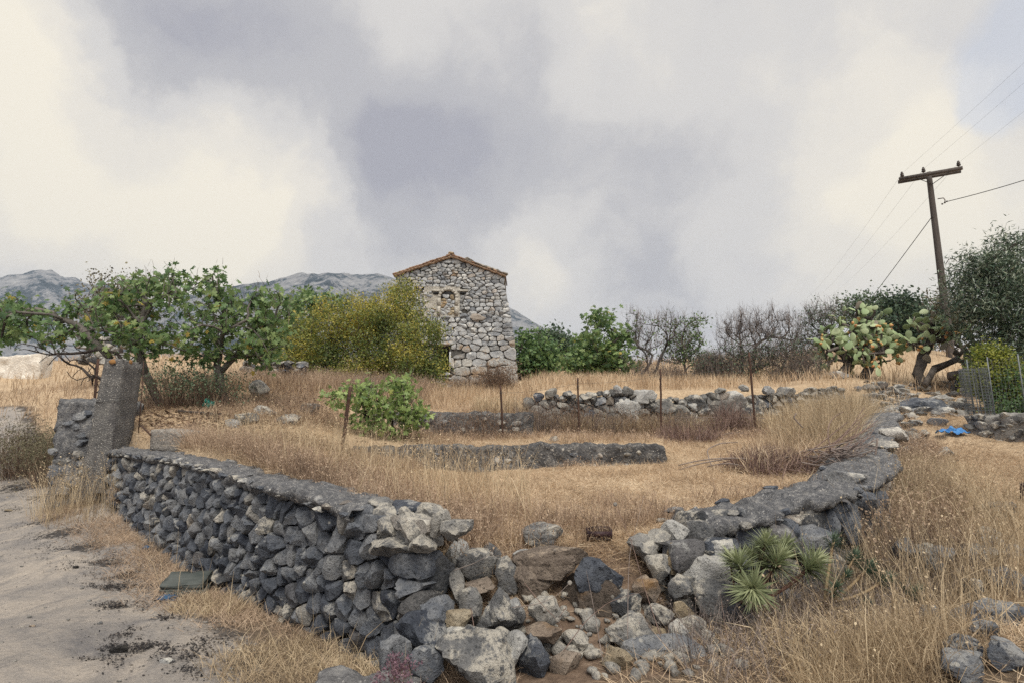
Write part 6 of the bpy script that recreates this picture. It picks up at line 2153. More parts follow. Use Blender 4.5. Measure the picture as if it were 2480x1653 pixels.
def mesh_fence():
    a, b = P(2352, 990, 12.35), P(2640, 1000, 10.6)
    zt = CAM_Z + ray(2352, 1003)[1] * 12.2
    a[2] = b[2] = zt
    H = 1.15
    t = thing("wire_mesh_fence", (a[0], a[1], zt), "grey wire mesh fence panel standing on the pale retaining wall at the right", "fence")
    d = b - a; L_ = np.linalg.norm(d)
    for f in (0.02, 0.22, 0.5, 0.8, .98):
        p = a + d * f
        V, Fq = tube([p - np.array((0, 0, .05)), p + np.array((0, 0, H + .05))], .012, 7)
        part("fence_post", V, Fq, M['galv'], t)
    g = Geo()
    nv = int(L_ / .06)
    for i in range(nv + 1):
        p = a + d * i / nv
        V, Fq = tube([p + np.array((0, 0, .02)), p + np.array((0, 0, H))], .0018, 3, False); g.add(V, Fq)
    for k in range(19):
        z = .03 + (H - .05) * k / 18
        V, Fq = tube([a + np.array((0, 0, z)), a + d * .5 + np.array((0, 0, z - .015)), b + np.array((0, 0, z))], .0018, 3, False); g.add(V, Fq)
    g.part("wire_mesh", M['galv'], t, kind="stuff")
    # a loose roll of mesh at its left end
    p = P(2372, 985, 12.1); p[2] = zt
    t = thing("mesh_roll", p, "loose roll of pale wire mesh standing at the left end of the fence", "wire mesh roll")
    g = Geo()
    for turn in range(44):
        a_ = turn * 0.52
        q = p + np.array(((.20 + .002 * turn) * math.cos(a_), (.12 + .002 * turn) * math.sin(a_), 0))
        V, Fq = tube([q + np.array((0, 0, .0)), q + np.array((-.03, 0, .98))], .0035, 3, False); g.add(V, Fq)
    for k in range(16):
        a_ = np.linspace(0, 44 * .52, 180)
        V, Fq = tube(np.column_stack([p[0] + (.20 + .002 * a_ / .52) * np.cos(a_) - .03 * k / 15, p[1] + (.12 + .002 * a_ / .52) * np.sin(a_), np.full(180, p[2] + .02 + .95 * k / 15)]), .0028, 3, False); g.add(V, Fq)
    g.part("wire_mesh", M['galv'], t, kind="stuff")


mesh_fence()


# ------------------------------------------------------------------ things lying about
def lone_rock(name, seed, mat, px, py, w, h, label, sink=0.15, rot=(0, 0, 0), dep=None, D=None, cat="rock", group=None):
    """a single stone resting on the ground where the photograph shows its foot"""
    c = G(px, py + h * 0.45) if D is None else np.array(P(px, py, D))
    D_ = c[1]
    sx, sz = w * D_ / F, h * D_ / F * 1.1
    if D is None:
        c = c + np.array((0, 0, sz * (0.5 - sink)))
        c[1] += sx * .2
    o = link(name, rock_mesh(seed, mat, 3 if w < 70 else 4), None, c, label, cat, group)
    o.scale = (sx, dep or max(sx, sz) * .8, sz); o.rotation_euler = rot
    return o


lone_rock("boulder", 7, 'rock_mid', 1314, 1300, 98, 56, "dark grey boulder sitting alone in the straw just behind the collapsed corner")
lone_rock("rock", 11, 'rock_pale', 1342, 1108, 32, 20, "small pale rock bedded at the foot of the square-ended terrace wall")
lone_rock("rock", 3, 'rock_mid', 1342, 1062, 22, 16, "small grey rock on the dry ground just above the square-ended terrace wall")
lone_rock("rock", 5, 'rock_mid', 622, 940, 50, 44, "upright grey stone in dry grass just right of the big fig's trunk", rot=(0, .1, .4))
for i, (px, py, w, h, lab) in enumerate([
        (590, 1010, 60, 36, "grey rock at the front of the rubble below the big fig"),
        (640, 990, 54, 30, "flat grey rock at the back of the rubble below the big fig"),
        (560, 1022, 40, 24, "small pale rock at the left end of the rubble below the big fig"),
        (745, 985, 56, 36, "pale rock half hidden behind the reddish dead thistle bush"),
        (690, 1010, 60, 34, "dark rock left of the reddish dead thistle bush"),
        (615, 1060, 70, 22, "pale flat stone sunk in the straw behind the long dark wall")]):
    lone_rock("rock", 8 + i, ('rock_back', 'rock_mid', 'rock_pale')[i % 3], px, py, w, h, lab, .3)
# rubble field where the right wall runs out below the cacti
r_ = np.random.default_rng(77)
t = thing("rubble_bank", P(2200, 1000, 15.5), "bank of tumbled pale and grey stones below the two prickly pears", "rubble")
spots = []
for k in range(300):
    if k < 225:
        px = r_.uniform(2095, 2345); py = r_.uniform(925, 1010)
    else:
        px = r_.uniform(2110, 2240); py = r_.uniform(1000, 1120)
    c = G(px, py)
    w = r_.choice([.14, .2, .28, .4, .6], p=[.3, .3, .2, .15, .05]) * r_.uniform(.8, 1.2)
    rock("stone", int(r_.integers(24)), ('rock_mid', 'rock_back', 'rock_back', 'rock_mid', 'rock_pale')[k % 5], c + np.array((0, 0, w * .12)), (w, w * r_.uniform(.6, 1), w * r_.uniform(.35, .6)), (r_.uniform(-.3, .3), r_.uniform(-.3, .3), r_.uniform(0, 6)), t, 2 if w < .3 else 3)
for i, (px, py, w, h, mt, lab) in enumerate([
        (2245, 975, 120, 44, 'rock_dark', "broad dark rock on the rubble bank below the corky-trunked prickly pear"),
        (2035, 905, 50, 24, 'rock_pale', "white stone under the left side of the fruiting prickly pear"),
        (2080, 940, 22, 16, 'rock_dark', "small round dark stone on the bare straw between the cacti"),
        (2280, 1020, 40, 24, 'rock_dark', "dark rounded rock just above the blue plastic sheet"),
        (2295, 1092, 52, 28, 'rock_mid', "pale-topped rock in the straw below the blue plastic sheet"),
        (2230, 1080, 54, 30, 'rock_mid', "grey rock in the straw left below the blue plastic sheet")]):
    lone_rock("rock", 2 + 3 * i, mt, px, py, w, h, lab, .25)
for i, (px, py, w, h, rz, mt, lab) in enumerate([
        (2430, 1240, 92, 36, 0, 'rock_mid', "long ridged rock in the straw at the right edge, uppermost of the slope"),
        (2400, 1298, 60, 32, .4, 'rock_mid', "small flat pale-topped rock below the long ridged rock on the right slope"),
        (2412, 1316, 44, 26, 0, 'rock_dark', "small knobbly rock under the flat pale-topped one on the right slope"),
        (2405, 1352, 110, 44, .1, 'rock_mid', "wide knobbly grey rock with deep pits on the right slope"),
        (2470, 1340, 40, 26, 0, 'rock_dark', "dark rock cut by the picture edge beside the wide knobbly rock"),
        (2370, 1440, 58, 50, .6, 'rock_mid', "pointed grey rock tilted in the straw on the right slope"),
        (2455, 1412, 90, 50, 0, 'rock_dark', "dark broken rock at the right edge below the wide knobbly rock"),
        (2420, 1500, 130, 40, .15, 'rock_dark', "long flat blue-grey slab on the lower right slope"),
        (2265, 1502, 44, 44, .3, 'rock_dark', "dark block-shaped rock standing in tall grass on the right slope"),
        (2400, 1530, 50, 34, 0, 'rock_dark', "dark rock just below the long flat blue-grey slab"),
        (2350, 1575, 70, 36, .2, 'rock_dark', "flat dark rock deep in straw near the bottom right corner"),
        (2345, 1630, 90, 56, .4, 'rock_dark', "big dark rock at the bottom edge right of the tall grass"),
        (2455, 1600, 70, 56, .1, 'rock_dark', "dark rock in the bottom right corner"),
        (2300, 1350, 56, 36, .3, 'rock_dark', "dark hollow rock left of the wide knobbly rock"),
        (2210, 1330, 66, 36, .2, 'rock_dark', "dark flat rock half buried in tall grass by the blue-green euphorbia"),
        (2260, 1365, 46, 60, .5, 'rock_mid', "upright broken stone left of the dark hollow rock")]):
    lone_rock("rock", (5 * i) % 24, mt, px, py, w * 1.1, h * 1.25, lab, .12, (r_.uniform(-.15, .15), r_.uniform(-.15, .15), rz))


def slab_stack():
    c = G(445, 1440)
    t = thing("slate_slab", c, "two greenish slate slabs lying in dry grass at the foot of the dark wall", "slab")
    for k, (dx, dy, z, sx, sy, sz, rz, rx) in enumerate([(0.02, .05, .05, .40, .34, .045, .35, .12), (-.01, .06, .13, .42, .30, .06, .15, .30)]):
        V, Fq = box_geo((0, 0, 0), (sx, sy, sz))
        B_ = bmesh.new(); bmesh.ops.create_cube(B_, size=1.0); bmesh.ops.subdivide_edges(B_, edges=B_.edges[:], cuts=7, use_grid_fill=True)
        V = np.array([v.co[:] for v in B_.verts]); Fq = np.array([[v.index for v in f.verts] for f in B_.faces]); B_.free()
        V = V * np.array((sx, sy, sz)) + .016 * np.stack([fbm(V * 3 + k, 3, a) for a in range(3)], -1)
        rot = np.array((Matrix.Rotation(rz, 3, 'Z') @ Matrix.Rotation(rx, 3, 'X')))
        part("slab", V @ rot.T + c + np.array((dx, dy, z)), [Fq], M['slate'], t)
    for k, (px, py, s) in enumerate([(405, 1455, .2), (410, 1415, .09), (355, 1332, .10)]):
        q = G(px, py)
        crumple("plastic_scrap", q + np.array((0, 0, .03)), (s, s * .7, .07), M['blue_dark'], 30 + k, ("faded blue plastic scrap left of the slate slabs", "tiny blue plastic scrap tucked behind the slate slabs", "small blue scrap in dead leaves by the long dark wall")[k], "plastic scrap")
    c = G(955, 1690)
    c = P(890, 1702, 3.7)
    B_ = bmesh.new(); bmesh.ops.create_cube(B_, size=1.0); bmesh.ops.subdivide_edges(B_, edges=B_.edges[:], cuts=15, use_grid_fill=True)
    V = np.array([v.co[:] for v in B_.verts]); Fq = np.array([[v.index for v in f.verts] for f in B_.faces]); B_.free()
    V = V * (1 - 0.05 * ((np.abs(V) > .45).sum(1) > 1)[:, None])
    V = V * np.array((.60, .34, .24)) + .022 * np.stack([fbm(V * 6, 4, a) for a in range(3)], -1)
    V[:, 2] -= .035 * np.exp(-((V[:, 0] + .05) / .05) ** 2) * (V[:, 2] > .05)
    o = link("concrete_block", make_mesh("concrete_block", V, [Fq], M['block']), None, c, "rough grey concrete block cut by the bottom edge in front of the dark wall", "concrete block")
    o.rotation_euler = (0.05, 0.08, .12)


def crumple(name, c, size, mat, seed, label, cat):
    V, Fc = ICO[4] if max(size) > .3 else ICO[3]
    d = 1 + .45 * fbm(V * 2.1, 3, seed) - .35 * np.abs(fbm(V * 4.2, 3, seed + 5))
    U = V * d[:, None] * np.array(size) * .5
    return link(name, make_mesh(name, U, [Fc], mat), None, c, label, cat)


slab_stack()


def blue_sheet():
    """a rag of thin sheet: two lobes joined by a narrow neck, folded and crumpled"""
    c = G(2302, 1055)
    n, m = 60, 20
    V = []
    for j in range(m):
        for i in range(n):
            s, q = i / (n - 1), j / (m - 1) - .5
            w = 0.20 * (0.35 + .65 * smooth(.42, .55, s) + .45 * math.exp(-((s - .18) / .12) ** 2))
            x, y = (s - .5) * .62, q * w * 1.6
            V.append((x, y, .0))
    V = np.array(V)
    V[:, 2] = .055 + .05 * fbm(V * 9, 3, 5) + .07 * np.abs(fbm(V * 5, 2, 8))
    V += .012 * np.stack([fbm(V * 14, 2, a) for a in range(3)], -1)
    i = np.arange(m - 1)[:, None] * n + np.arange(n - 1)[None]
    q = np.stack([i, i + 1, i + n + 1, i + n], -1).reshape(-1, 4)
    top = V; bot = V - np.array((0, 0, .006))
    me = make_mesh("plastic_sheet", np.vstack([top, bot]), [q, q[:, ::-1] + len(V)], M['blue'])
    o = link("plastic_sheet", me, None, c + np.array((0, 0, .02)), "crumpled bright blue plastic sheet lying on the stony slope", "plastic sheet")
    o.rotation_euler = (R(18), 0, R(8))
    c = G(507, 988)
    crumple("plastic_bag", c + np.array((0, 0, .10)), (.26, .2, .24), M['teal'], 12, "crumpled turquoise-green plastic bag under the big fig tree", "plastic bag")
    # dark beam lying in the straw under the fig
    V, Fq = tube([G(432, 1000) + np.array((0, 0, .03)), G(485, 1004) + np.array((0, 0, .04)), G(535, 1007) + np.array((0, 0, .03))], .032, 6)
    link("charred_branch", make_mesh("charred_branch", V - V.mean(0), Fq, M['bark_dark']), None, V.mean(0), "long straight dark branch lying on the ground in front of the turquoise bag", "branch")
    # open dark crate in the straw
    c = G(1450, 1300)
    t = thing("plastic_crate", c, "dark reddish-black plastic crate half buried in straw behind the collapsed corner", "crate")
    L_, W, H, th = .20, .15, .09, .008
    z = c[2] + H / 2 - .01
    for nm, off, sz in (("side_panel", (0, -W / 2, 0), (L_, th, H * .55)), ("side_panel", (0, W / 2, 0), (L_, th, H)), ("end_panel", (-L_ / 2, 0, 0), (th, W + th * 1.1, H * .9)), ("end_panel", (L_ / 2, 0, 0), (th, W + th * 1.1, H * .9)), ("bottom", (0, 0, -H / 2 + .005), (L_ - th * 1.2, W - th * 1.2, th))):
        V, Fq = box_geo((c[0] + off[0], c[1] + off[1], z + off[2]), sz)
        part(nm, V, Fq, M['crate'], t, flat=True)
    # dark sheet of metal entering at the right edge
    c = G(2490, 1215)
    V, Fq = box_geo((0, 0, 0), (.22, .05, .26), .3)
    B_ = bmesh.new(); bmesh.ops.create_cube(B_, size=1.0); bmesh.ops.subdivide_edges(B_, edges=B_.edges[:], cuts=5, use_grid_fill=True)
    V = np.array([v.co[:] for v in B_.verts]); Fq = np.array([[v.index for v in f.verts] for f in B_.faces]); B_.free()
    V = V * np.array((.26, .10, .26)) + .01 * np.stack([fbm(V * 3, 2, a) for a in range(3)], -1)
    o = link("dark_box", make_mesh("dark_box", V, [Fq], M['crate']), None, c + np.array((.06, 0, .085)), "dark box cut off by the right picture edge, standing in straw", "box")
    o.rotation_euler = (0, .2, .3)


blue_sheet()

# whitewashed ruin far left, seen under the fig boughs
c = P(40, 900, 24)
t = thing("whitewashed_wall", (c[0], c[1], c[2] - 1), "broken whitewashed wall at the far left edge under the fig boughs", "wall")
rough_wall(t, [P(-180, 900, 24)[:2], P(0, 900, 24)[:2], P(95, 900, 24)[:2]], [c[2] - 1.6] * 3, [P(0, 858, 24)[2], P(0, 862, 24)[2], P(0, 852, 24)[2]], .6, M['render_white'], "body", .09, .07, 3, 91)
# stones of the old enclosure showing through the fig and shrubs
c = P(255, 800, 20)
t = thing("ruined_wall", (c[0], c[1], c[2] - 1), "ruined pale stone wall showing through gaps in the big fig", "wall ruin")
r_ = np.random.default_rng(4)
for k in range(46):
    px, py = r_.uniform(185, 335), r_.uniform(770, 880)
    q = P(px, py, 20)
    w = r_.uniform(.25, .6)
    rock("stone", k % 24, ('rock_pale', 'rock_mid', 'rock_back')[k % 3], q, (w, .5, w * r_.uniform(.5, .8)), (r_.uniform(-.2, .2), r_.uniform(-.2, .2), 0), t, 2)
t = thing("ruined_wall", P(650, 900, 17.5), "dark tumbled field wall between the big fig and the yellowing shrub", "wall ruin")
for k in range(110):
    px = r_.uniform(595, 735); py = r_.uniform(868, 950)
    q = P(px, py, 17.3 + r_.uniform(-.2, .3))
    w = r_.uniform(.14, .34)
    rock("stone", k % 24, ('rock_dark', 'rock_mid', 'rock_back')[k % 3], q, (w, .35, w * r_.uniform(.5, .8)), (r_.uniform(-.2, .2), r_.uniform(-.2, .2), 0), t, 2)
V, Fq = box_geo((P(665, 930, 17.8)[0], 17.9, P(665, 930, 17.8)[2] - .1), (1.6, .5, .9))
part("packed_core", V, Fq, M['core'], t)
# low stones by the chapel foot
t = thing("step_wall", P(1060, 930, 23), "low block of old masonry beside the chapel doorway under the yellowing shrub", "masonry")
for k in range(24):
    px = r_.uniform(1062, 1092); py = r_.uniform(905, 945)
    q = P(px, py, 23 + r_.uniform(-.1, .1)); w = r_.uniform(.16, .36)
    rock("stone", k % 24, ('rock_pale', 'rock_tan', 'rock_house')[k % 3], q, (w, .3, w * .6), (0, r_.uniform(-.2, .2), 0), t, 2)


# fallen cactus trunks and prunings ---------------------------------------------------------------------
def log(pts, rad, label, name="fallen_log"):
    V, Fq = tube(pts, rad, 10)
    V = V + .03 * np.stack([fbm(V * 6, 3, a) for a in range(3)], -1)
    link(name, make_mesh(name, V - V.mean(0), Fq, M['log']), None, V.mean(0), label, "log")


log([P(2262, 893, 18.6), P(2300, 878, 18.5), P(2322, 868, 18.6)], [.13, .11, .09], "dead cactus trunk slanting up to the right behind the corky-trunked cactus")
log([P(2300, 910, 17.8), P(2330, 908, 17.8), P(2352, 905, 17.9)], [.15, .16, .14], "thick dark log lying at the left end of the mesh fence")
log([P(2125, 945, 17.4), P(2140, 936, 17.3), P(2152, 928, 17.3)], [.07, .09, .06], "short pale log lying on bare straw between the cacti")
log([P(2240, 932, 17.6), P(2252, 910, 17.8), P(2262, 892, 18.0)], [.10, .10, .08], "dark leaning stump propped against the corky cactus trunk")
log([P(2320, 870, 19.0), P(2345, 880, 18.8), P(2365, 890, 18.8)], [.07, .08, .08], "crooked pale branch below the small prickly pear")
log([P(2310, 850, 19), P(2325, 858, 18.9), P(2335, 848, 18.9)], [.10, .09, .06], "corky grey cactus stump at the pole's foot")


def curvy(a, b, r, sag, n=12, wob=.05):
    t = np.linspace(0, 1, n)[:, None]
    mid = (a + b) / 2 + np.array((0, 0, sag)) + r.normal(0, wob, 3) * np.linalg.norm(b - a)
    return (1 - t) ** 2 * a + 2 * t * (1 - t) * mid + t ** 2 * b


def brushwood(label, px0, px1, py, n, mat, big, seed, h=.35, spread_y=.5, twig=.006, ln=.8, ntwig=700):
    r = np.random.default_rng(seed)
    c = G((px0 + px1) / 2, py)
    x0, x1 = G(px0, py)[0], G(px1, py)[0]
    t = thing("brushwood_pile", c, label, "brushwood")
    g = Geo()
    base = np.column_stack([r.uniform(x0, x1, ntwig), c[1] + r.normal(0, spread_y, ntwig), np.zeros(ntwig)])
    prof = 1 - ((base[:, 0] - (x0 + x1) / 2) / ((x1 - x0) / 2 + .01)) ** 2
    base[:, 2] = height(base[:, 0], base[:, 1]) + r.random(ntwig) * h * np.clip(prof, .08, 1)
    wires(g, base, ntwig, ln, 1.25, r, twig, .7, (.45, .25), 0.02)
    az = r.normal(0, .5, ntwig) + math.pi * (r.random(ntwig) < .5)
    wires(g, base, ntwig, ln, 1.4, r, twig, .5, (.5, .25), 0.02, az)
    g.part("twigs", M[mat], t, kind="stuff")
    for k in range(big):
        a = np.array((r.uniform(x0, x1), c[1] + r.normal(0, spread_y), 0)); b = a + np.array((r.normal(0, .8), r.normal(0, .4), 0))
        a[2] = height(a[0], a[1]) + r.uniform(.02, h); b[2] = height(b[0], b[1]) + r.uniform(.02, h * 1.2)
        V, Fq = tube(curvy(a, b, r, .12), np.linspace(.013, .007, 12), 6)
        part("cane", V, Fq, M['vine' if k % 3 else 'brush'], t)
    return t


M['brush_t'] = leaf_mat("reddish_twig", [(0, (0.07, 0.045, 0.042)), (0.5, (0.18, 0.118, 0.105)), (1, (0.33, 0.24, 0.205))], 0, .9)
M['vine_t'] = leaf_mat("grey_cane_twig", [(0, (0.10, 0.085, 0.08)), (0.5, (0.22, 0.185, 0.165)), (1, (0.38, 0.325, 0.28))], 0, .9)
brushwood("heap of reddish prunings on the straw field near the corner of the right wall", 1745, 1960, 1138, 0, 'brush_t', 14, 201, .17, .35, .008, .30, 1500)
brushwood("small domed heap of reddish brushwood at the foot of the tallest stake", 1715, 1830, 1050, 0, 'brush_t', 8, 202, .42, .3, .010, .6, 700)
brushwood("flat scatter of reddish twigs left of the small domed brushwood heap", 1610, 1760, 1068, 0, 'brush_t', 4, 203, .06, .3, .009, .5, 500)
# grey vine canes tipped over the corner of the right wall
t = thing("vine_cuttings", P(2050, 1110, 7.6), "sheaf of long curved grey vine prunings draped over the right wall", "prunings")
r_ = np.random.default_rng(9)
for k in range(64):
    a = P(r_.uniform(1940, 2040), r_.uniform(1085, 1140), r_.uniform(7.4, 8.2)); b = P(r_.uniform(2080, 2128), r_.uniform(1055, 1140), r_.uniform(7.0, 7.8))
    if k % 4 == 0: b = P(r_.uniform(2040, 2130), r_.uniform(980, 1060), r_.uniform(8.2, 9.5))
    V, Fq = tube(curvy(a, b, r_, r_.uniform(-.18, .02), 12, .10), np.linspace(.009, .005, 12), 5)
    part("cane", V, Fq, M['vine' if k % 4 else 'brush'], t)
for k, (pts, rad) in enumerate([([(1786, 1074), (1744, 1092), (1712, 1108), (1722, 1130), (1750, 1148)], .013), ([(2125, 1060), (2120, 1105), (2100, 1130), (2040, 1140), (1990, 1142)], .014), ([(1870, 1125), (1920, 1100), (1960, 1085)], .013), ([(1928, 1000), (1922, 1010), (1935, 1025), (1945, 1035)], .011)]):
    D = 8.6 if k else 9.6
    q = np.array([P(x, y, D + .15 * i) if k == 0 else P(x, y, 7.6 + .2 * (k > 1) * 4) for i, (x, y) in enumerate(pts)])
    if k == 0: q = np.array([G(x, y) + np.array((0, 0, .03 + .12 * (i in (1, 2)))) for i, (x, y) in enumerate(pts)])
    f = np.linspace(0, len(q) - 1, 20); i = np.minimum(f.astype(int), len(q) - 2); fr_ = (f - i)[:, None]
    q = q[i] * (1 - fr_) + q[i + 1] * fr_
    q[1:-1] = (q[:-2] + q[1:-1] * 2 + q[2:]) / 4
    V, Fq = tube(q, np.linspace(rad, rad * .6, 20), 6)
    link("bent_cane", make_mesh("bent_cane", V - V.mean(0), Fq, M['vine']), None, V.mean(0), ("bent grey cane curling off the left end of the reddish pruning heap", "thick curved cane hanging round the corner of the right wall", "straight grey cane crossing the reddish pruning heap", "short hooked cane standing in the tall dry grass by the right wall")[k], "cane")


# ------------------------------------------------------------------ dry grass, straw, litter
def grass(name, xy, length, lean, r, width, mat, bend=.6, tint=(.5, .25), dz=-.01, seeds=0, az=None, seed_size=.02):
    n = len(xy)
    base = on_ground(xy, dz)
    az = r.uniform(0, 2 * math.pi, n) if az is None else az
    L_ = np.broadcast_to(length, (n,)) * r.uniform(.55, 1.15, n)
    th = np.clip(np.abs(r.normal(np.broadcast_to(lean, (n,)), .25)), 0, 1.53)
    d = np.column_stack([np.cos(az), np.sin(az), np.zeros(n)])
    z = np.array((0, 0, 1.0))
    def dirn(t): return d * np.sin(t)[:, None] + z * np.cos(t)[:, None]
    t2 = np.clip(th + np.abs(r.normal(0, bend, n)), 0, 1.75)
    p1 = base + dirn(th) * (L_ * .55)[:, None]
    p2 = p1 + dirn(t2) * (L_ * .45)[:, None]
    hz = height(p2[:, 0], p2[:, 1], False) if n < 60000 else base[:, 2]
    p2[:, 2] = np.maximum(p2[:, 2], hz + .008)
    p1[:, 2] = np.maximum(p1[:, 2], base[:, 2] + .012)
    sa = r.uniform(0, math.pi, n)
    w = np.broadcast_to(width, (n,)) * (0.5 + .0 * L_)
    s = np.column_stack([np.cos(sa), np.sin(sa), r.normal(0, .4, n)]) * w[:, None]
    V = np.stack([base - s, base + s, p1 - s * .75, p1 + s * .75, p2], 1)
    o = (np.arange(n) * 5)[:, None, None]
    t = np.clip(r.normal(*tint, n) + .30 * fbm(base * 1.3, 3, 3), 0, 1)
    g = Geo()
    g.add(V.reshape(-1, 3), [(np.array([(0, 1, 3, 2)])[None] + o).reshape(-1, 4), (np.array([(2, 3, 4)])[None] + o).reshape(-1, 3)], np.repeat(t, 5))
    if seeds:
        k = r.integers(0, n, seeds)
        f = r.uniform(.2, 1.0, seeds)[:, None]
        pos = p1[k] * (1 - f) + p2[k] * f
        scatter_leaves(g, 'small', pos, norm(r.normal(size=(seeds, 3)) + np.array((0, 0, .8))), norm(r.normal(size=(seeds, 3))), seed_size * r.uniform(.6, 1.5, seeds), np.clip(r.normal(.65, .2, seeds), 0, 1))
    me = g.mesh(name, M[mat])
    return link(name, me, kind="stuff")


def region(n, x0, x1, y0, y1, r, keep, ypow=1.0):
    out = []
    tot = 0
    while tot < n:
        k = int(n * 1.6) + 100
        q = np.column_stack([r.uniform(x0, x1, k), y0 + (y1 - y0) * r.random(k) ** ypow])
        q = q[keep(q)]
        out.append(q); tot += len(q)
        if tot == 0: break
    return np.concatenate(out)[:n]


def in_view(q, m=.12):
    return np.abs(q[:, 0]) < (0.90 + m) * q[:, 1] + .4


def patch(q, sc, lo, hi, seed):
    """uneven cover: keep points where a noise field is high"""
    v = fbm(np.column_stack([q * sc, np.zeros(len(q))]), 3, seed)
    return smooth(lo, hi, v)


gr = np.random.default_rng(2024)
inside = lambda q: signed_inside(q) > .35
clear_w = lambda q: ~((np.abs(q[:, 1] - 11.2) < .32) & (q[:, 0] > -3.4) & (q[:, 0] < 2.95)) & ~((np.abs(q[:, 1] - 14.4) < .35) & (q[:, 0] > -4.1) & (q[:, 0] < .6)) & ~((np.abs(q[:, 1] - (15.78 + q[:, 0] * .0914)) < .4) & (q[:, 0] > .2) & (q[:, 0] < 9.7))
nochap = lambda q: ~((q[:, 0] > -5.6) & (q[:, 0] < .5) & (q[:, 1] > 25.7))
in_wall = lambda q, lo, hi: (signed_inside(q) > lo) & (signed_inside(q) < hi)
# matted straw over the open field
xy = region(135000, -8, 7, 4.6, 15.5, gr, lambda q: inside(q) & clear_w(q) & in_view(q), 1.25)
grass("straw", xy, .20, 1.32, gr, .0052, 'straw', .25, (.50, .30))
# short standing stubble in it
xy = region(16000, -5, 7, 4.6, 15, gr, lambda q: inside(q) & clear_w(q) & in_view(q) & (gr.random(len(q)) < patch(q, .8, -.1, .5, 4)), 1.2)
grass("stubble", xy, .20, .55, gr, .0045, 'straw', .7, (.45, .22))
# strip of tall weeds just inside the left wall
lw = lambda q: inside(q) & in_view(q) & (signed_inside(q) < 1.5) & (q[:, 0] < -.2) & (q[:, 0] > -6.0) & (gr.random(len(q)) < smooth(1.6, .4, signed_inside(q)))
xy = region(15000, -6.5, .2, 4.4, 11.5, gr, lw)
grass("dead_weeds", xy, .34, .45, gr, .0045, 'redgrass', .8, (.5, .25), seeds=16000, seed_size=.017)
xy = region(1700, -4.6, 0.2, 5.3, 10.5, gr, lambda q: inside(q) & (signed_inside(q) < 3.0) & in_view(q))
grass("tall_dry_grass", xy, .78, .22, gr, .0048, 'drygrass', .35, (.6, .22), seeds=1800)
# weeds along the collapsed corner, inside
xy = region(3600, -.6, 3.4, 4.85, 6.4, gr, lambda q: (signed_inside(q) > .5) & in_view(q) & (gr.random(len(q)) < patch(q, 1.5, -.25, .35, 14)))
grass("dead_weeds", xy, .30, .4, gr, .004, 'redgrass', .8, (.45, .25), seeds=1500, seed_size=.015)
xy = region(5000, -.5, 2.6, 4.2, 5.1, gr, lambda q: (signed_inside(q) > .02) & (gr.random(len(q)) < patch(q, 2.2, -.3, .3, 19)))
grass("straw", xy, .17, 1.2, gr, .0038, 'straw', .35, (.5, .24))
# around the terrace walls
xy = region(3800, -4.5, 3.0, 10.2, 10.9, gr, lambda q: gr.random(len(q)) < smooth(10.1, 10.95, q[:, 1]) * patch(q, .8, -.3, .3, 6) * smooth(2.5, -2.5, q[:, 0]))
grass("dead_weeds", xy, .24, .45, gr, .006, 'redgrass', .7, (.5, .25), seeds=4500, seed_size=.025)
xy = region(16000, -6.5, 9.5, 11.5, 15.8, gr, lambda q: clear_w(q) & in_view(q) & (gr.random(len(q)) < patch(q, .5, -.5, .3, 7)))
grass("dead_weeds", xy, .30, .55, gr, .008, 'redgrass', .7, (.5, .25), seeds=6000, seed_size=.03)
xy = region(5500, -1.0, 8.5, 14.6, 15.8, gr, lambda q: clear_w(q))
grass("dry_grass", xy, .55, .25, gr, .009, 'drygrass', .5, (.55, .22))
# upright golden grass behind the terraces up to the chapel
xy = region(30000, -9, 11, 14.9, 26, gr, lambda q: clear_w(q) & nochap(q) & in_view(q, 0) & (gr.random(len(q)) < .25 + .75 * patch(q, .35, -.5, .2, 8)), 1.15)
grass("golden_grass", xy, .50, .20, gr, .012, 'straw', .45, (.48, .22))
xy = region(15000, -26, 30, 17, 42, gr, lambda q: nochap(q) & in_view(q, 0) & (signed_inside(q) > -4))
grass("dry_grass", xy, .55, .25, gr, .022, 'straw', .45, (.42, .24))
xy = region(9000, -8.5, -2.5, 15.5, 19, gr, lambda q: in_view(q, 0))
grass("dead_weeds", xy, .75, .3, gr, .011, 'redgrass', .6, (.55, .25), seeds=3000, seed_size=.03)
# tall dry grass in front of the right-hand end of the terraces
xy = region(8000, 3.6, 9.4, 9.2, 15.0, gr, lambda q: (signed_inside(q) > .5) & (gr.random(len(q)) < smooth(.43, .53, q[:, 0] / q[:, 1])) & (gr.random(len(q)) < smooth(3.6, .9, signed_inside(q)) * (.3 + .7 * patch(q, .6, -.4, .2, 9))))
grass("tall_dry_grass", xy, 1.0, .34, gr, .0075, 'drygrass', .6, (.60, .26))
xy = region(3000, 3.2, 8.0, 7.8, 12, gr, lambda q: (signed_inside(q) > .65) & (signed_inside(q) < 1.8))
grass("tall_dry_grass", xy, .6, .4, gr, .007, 'straw', .6, (.5, .22))
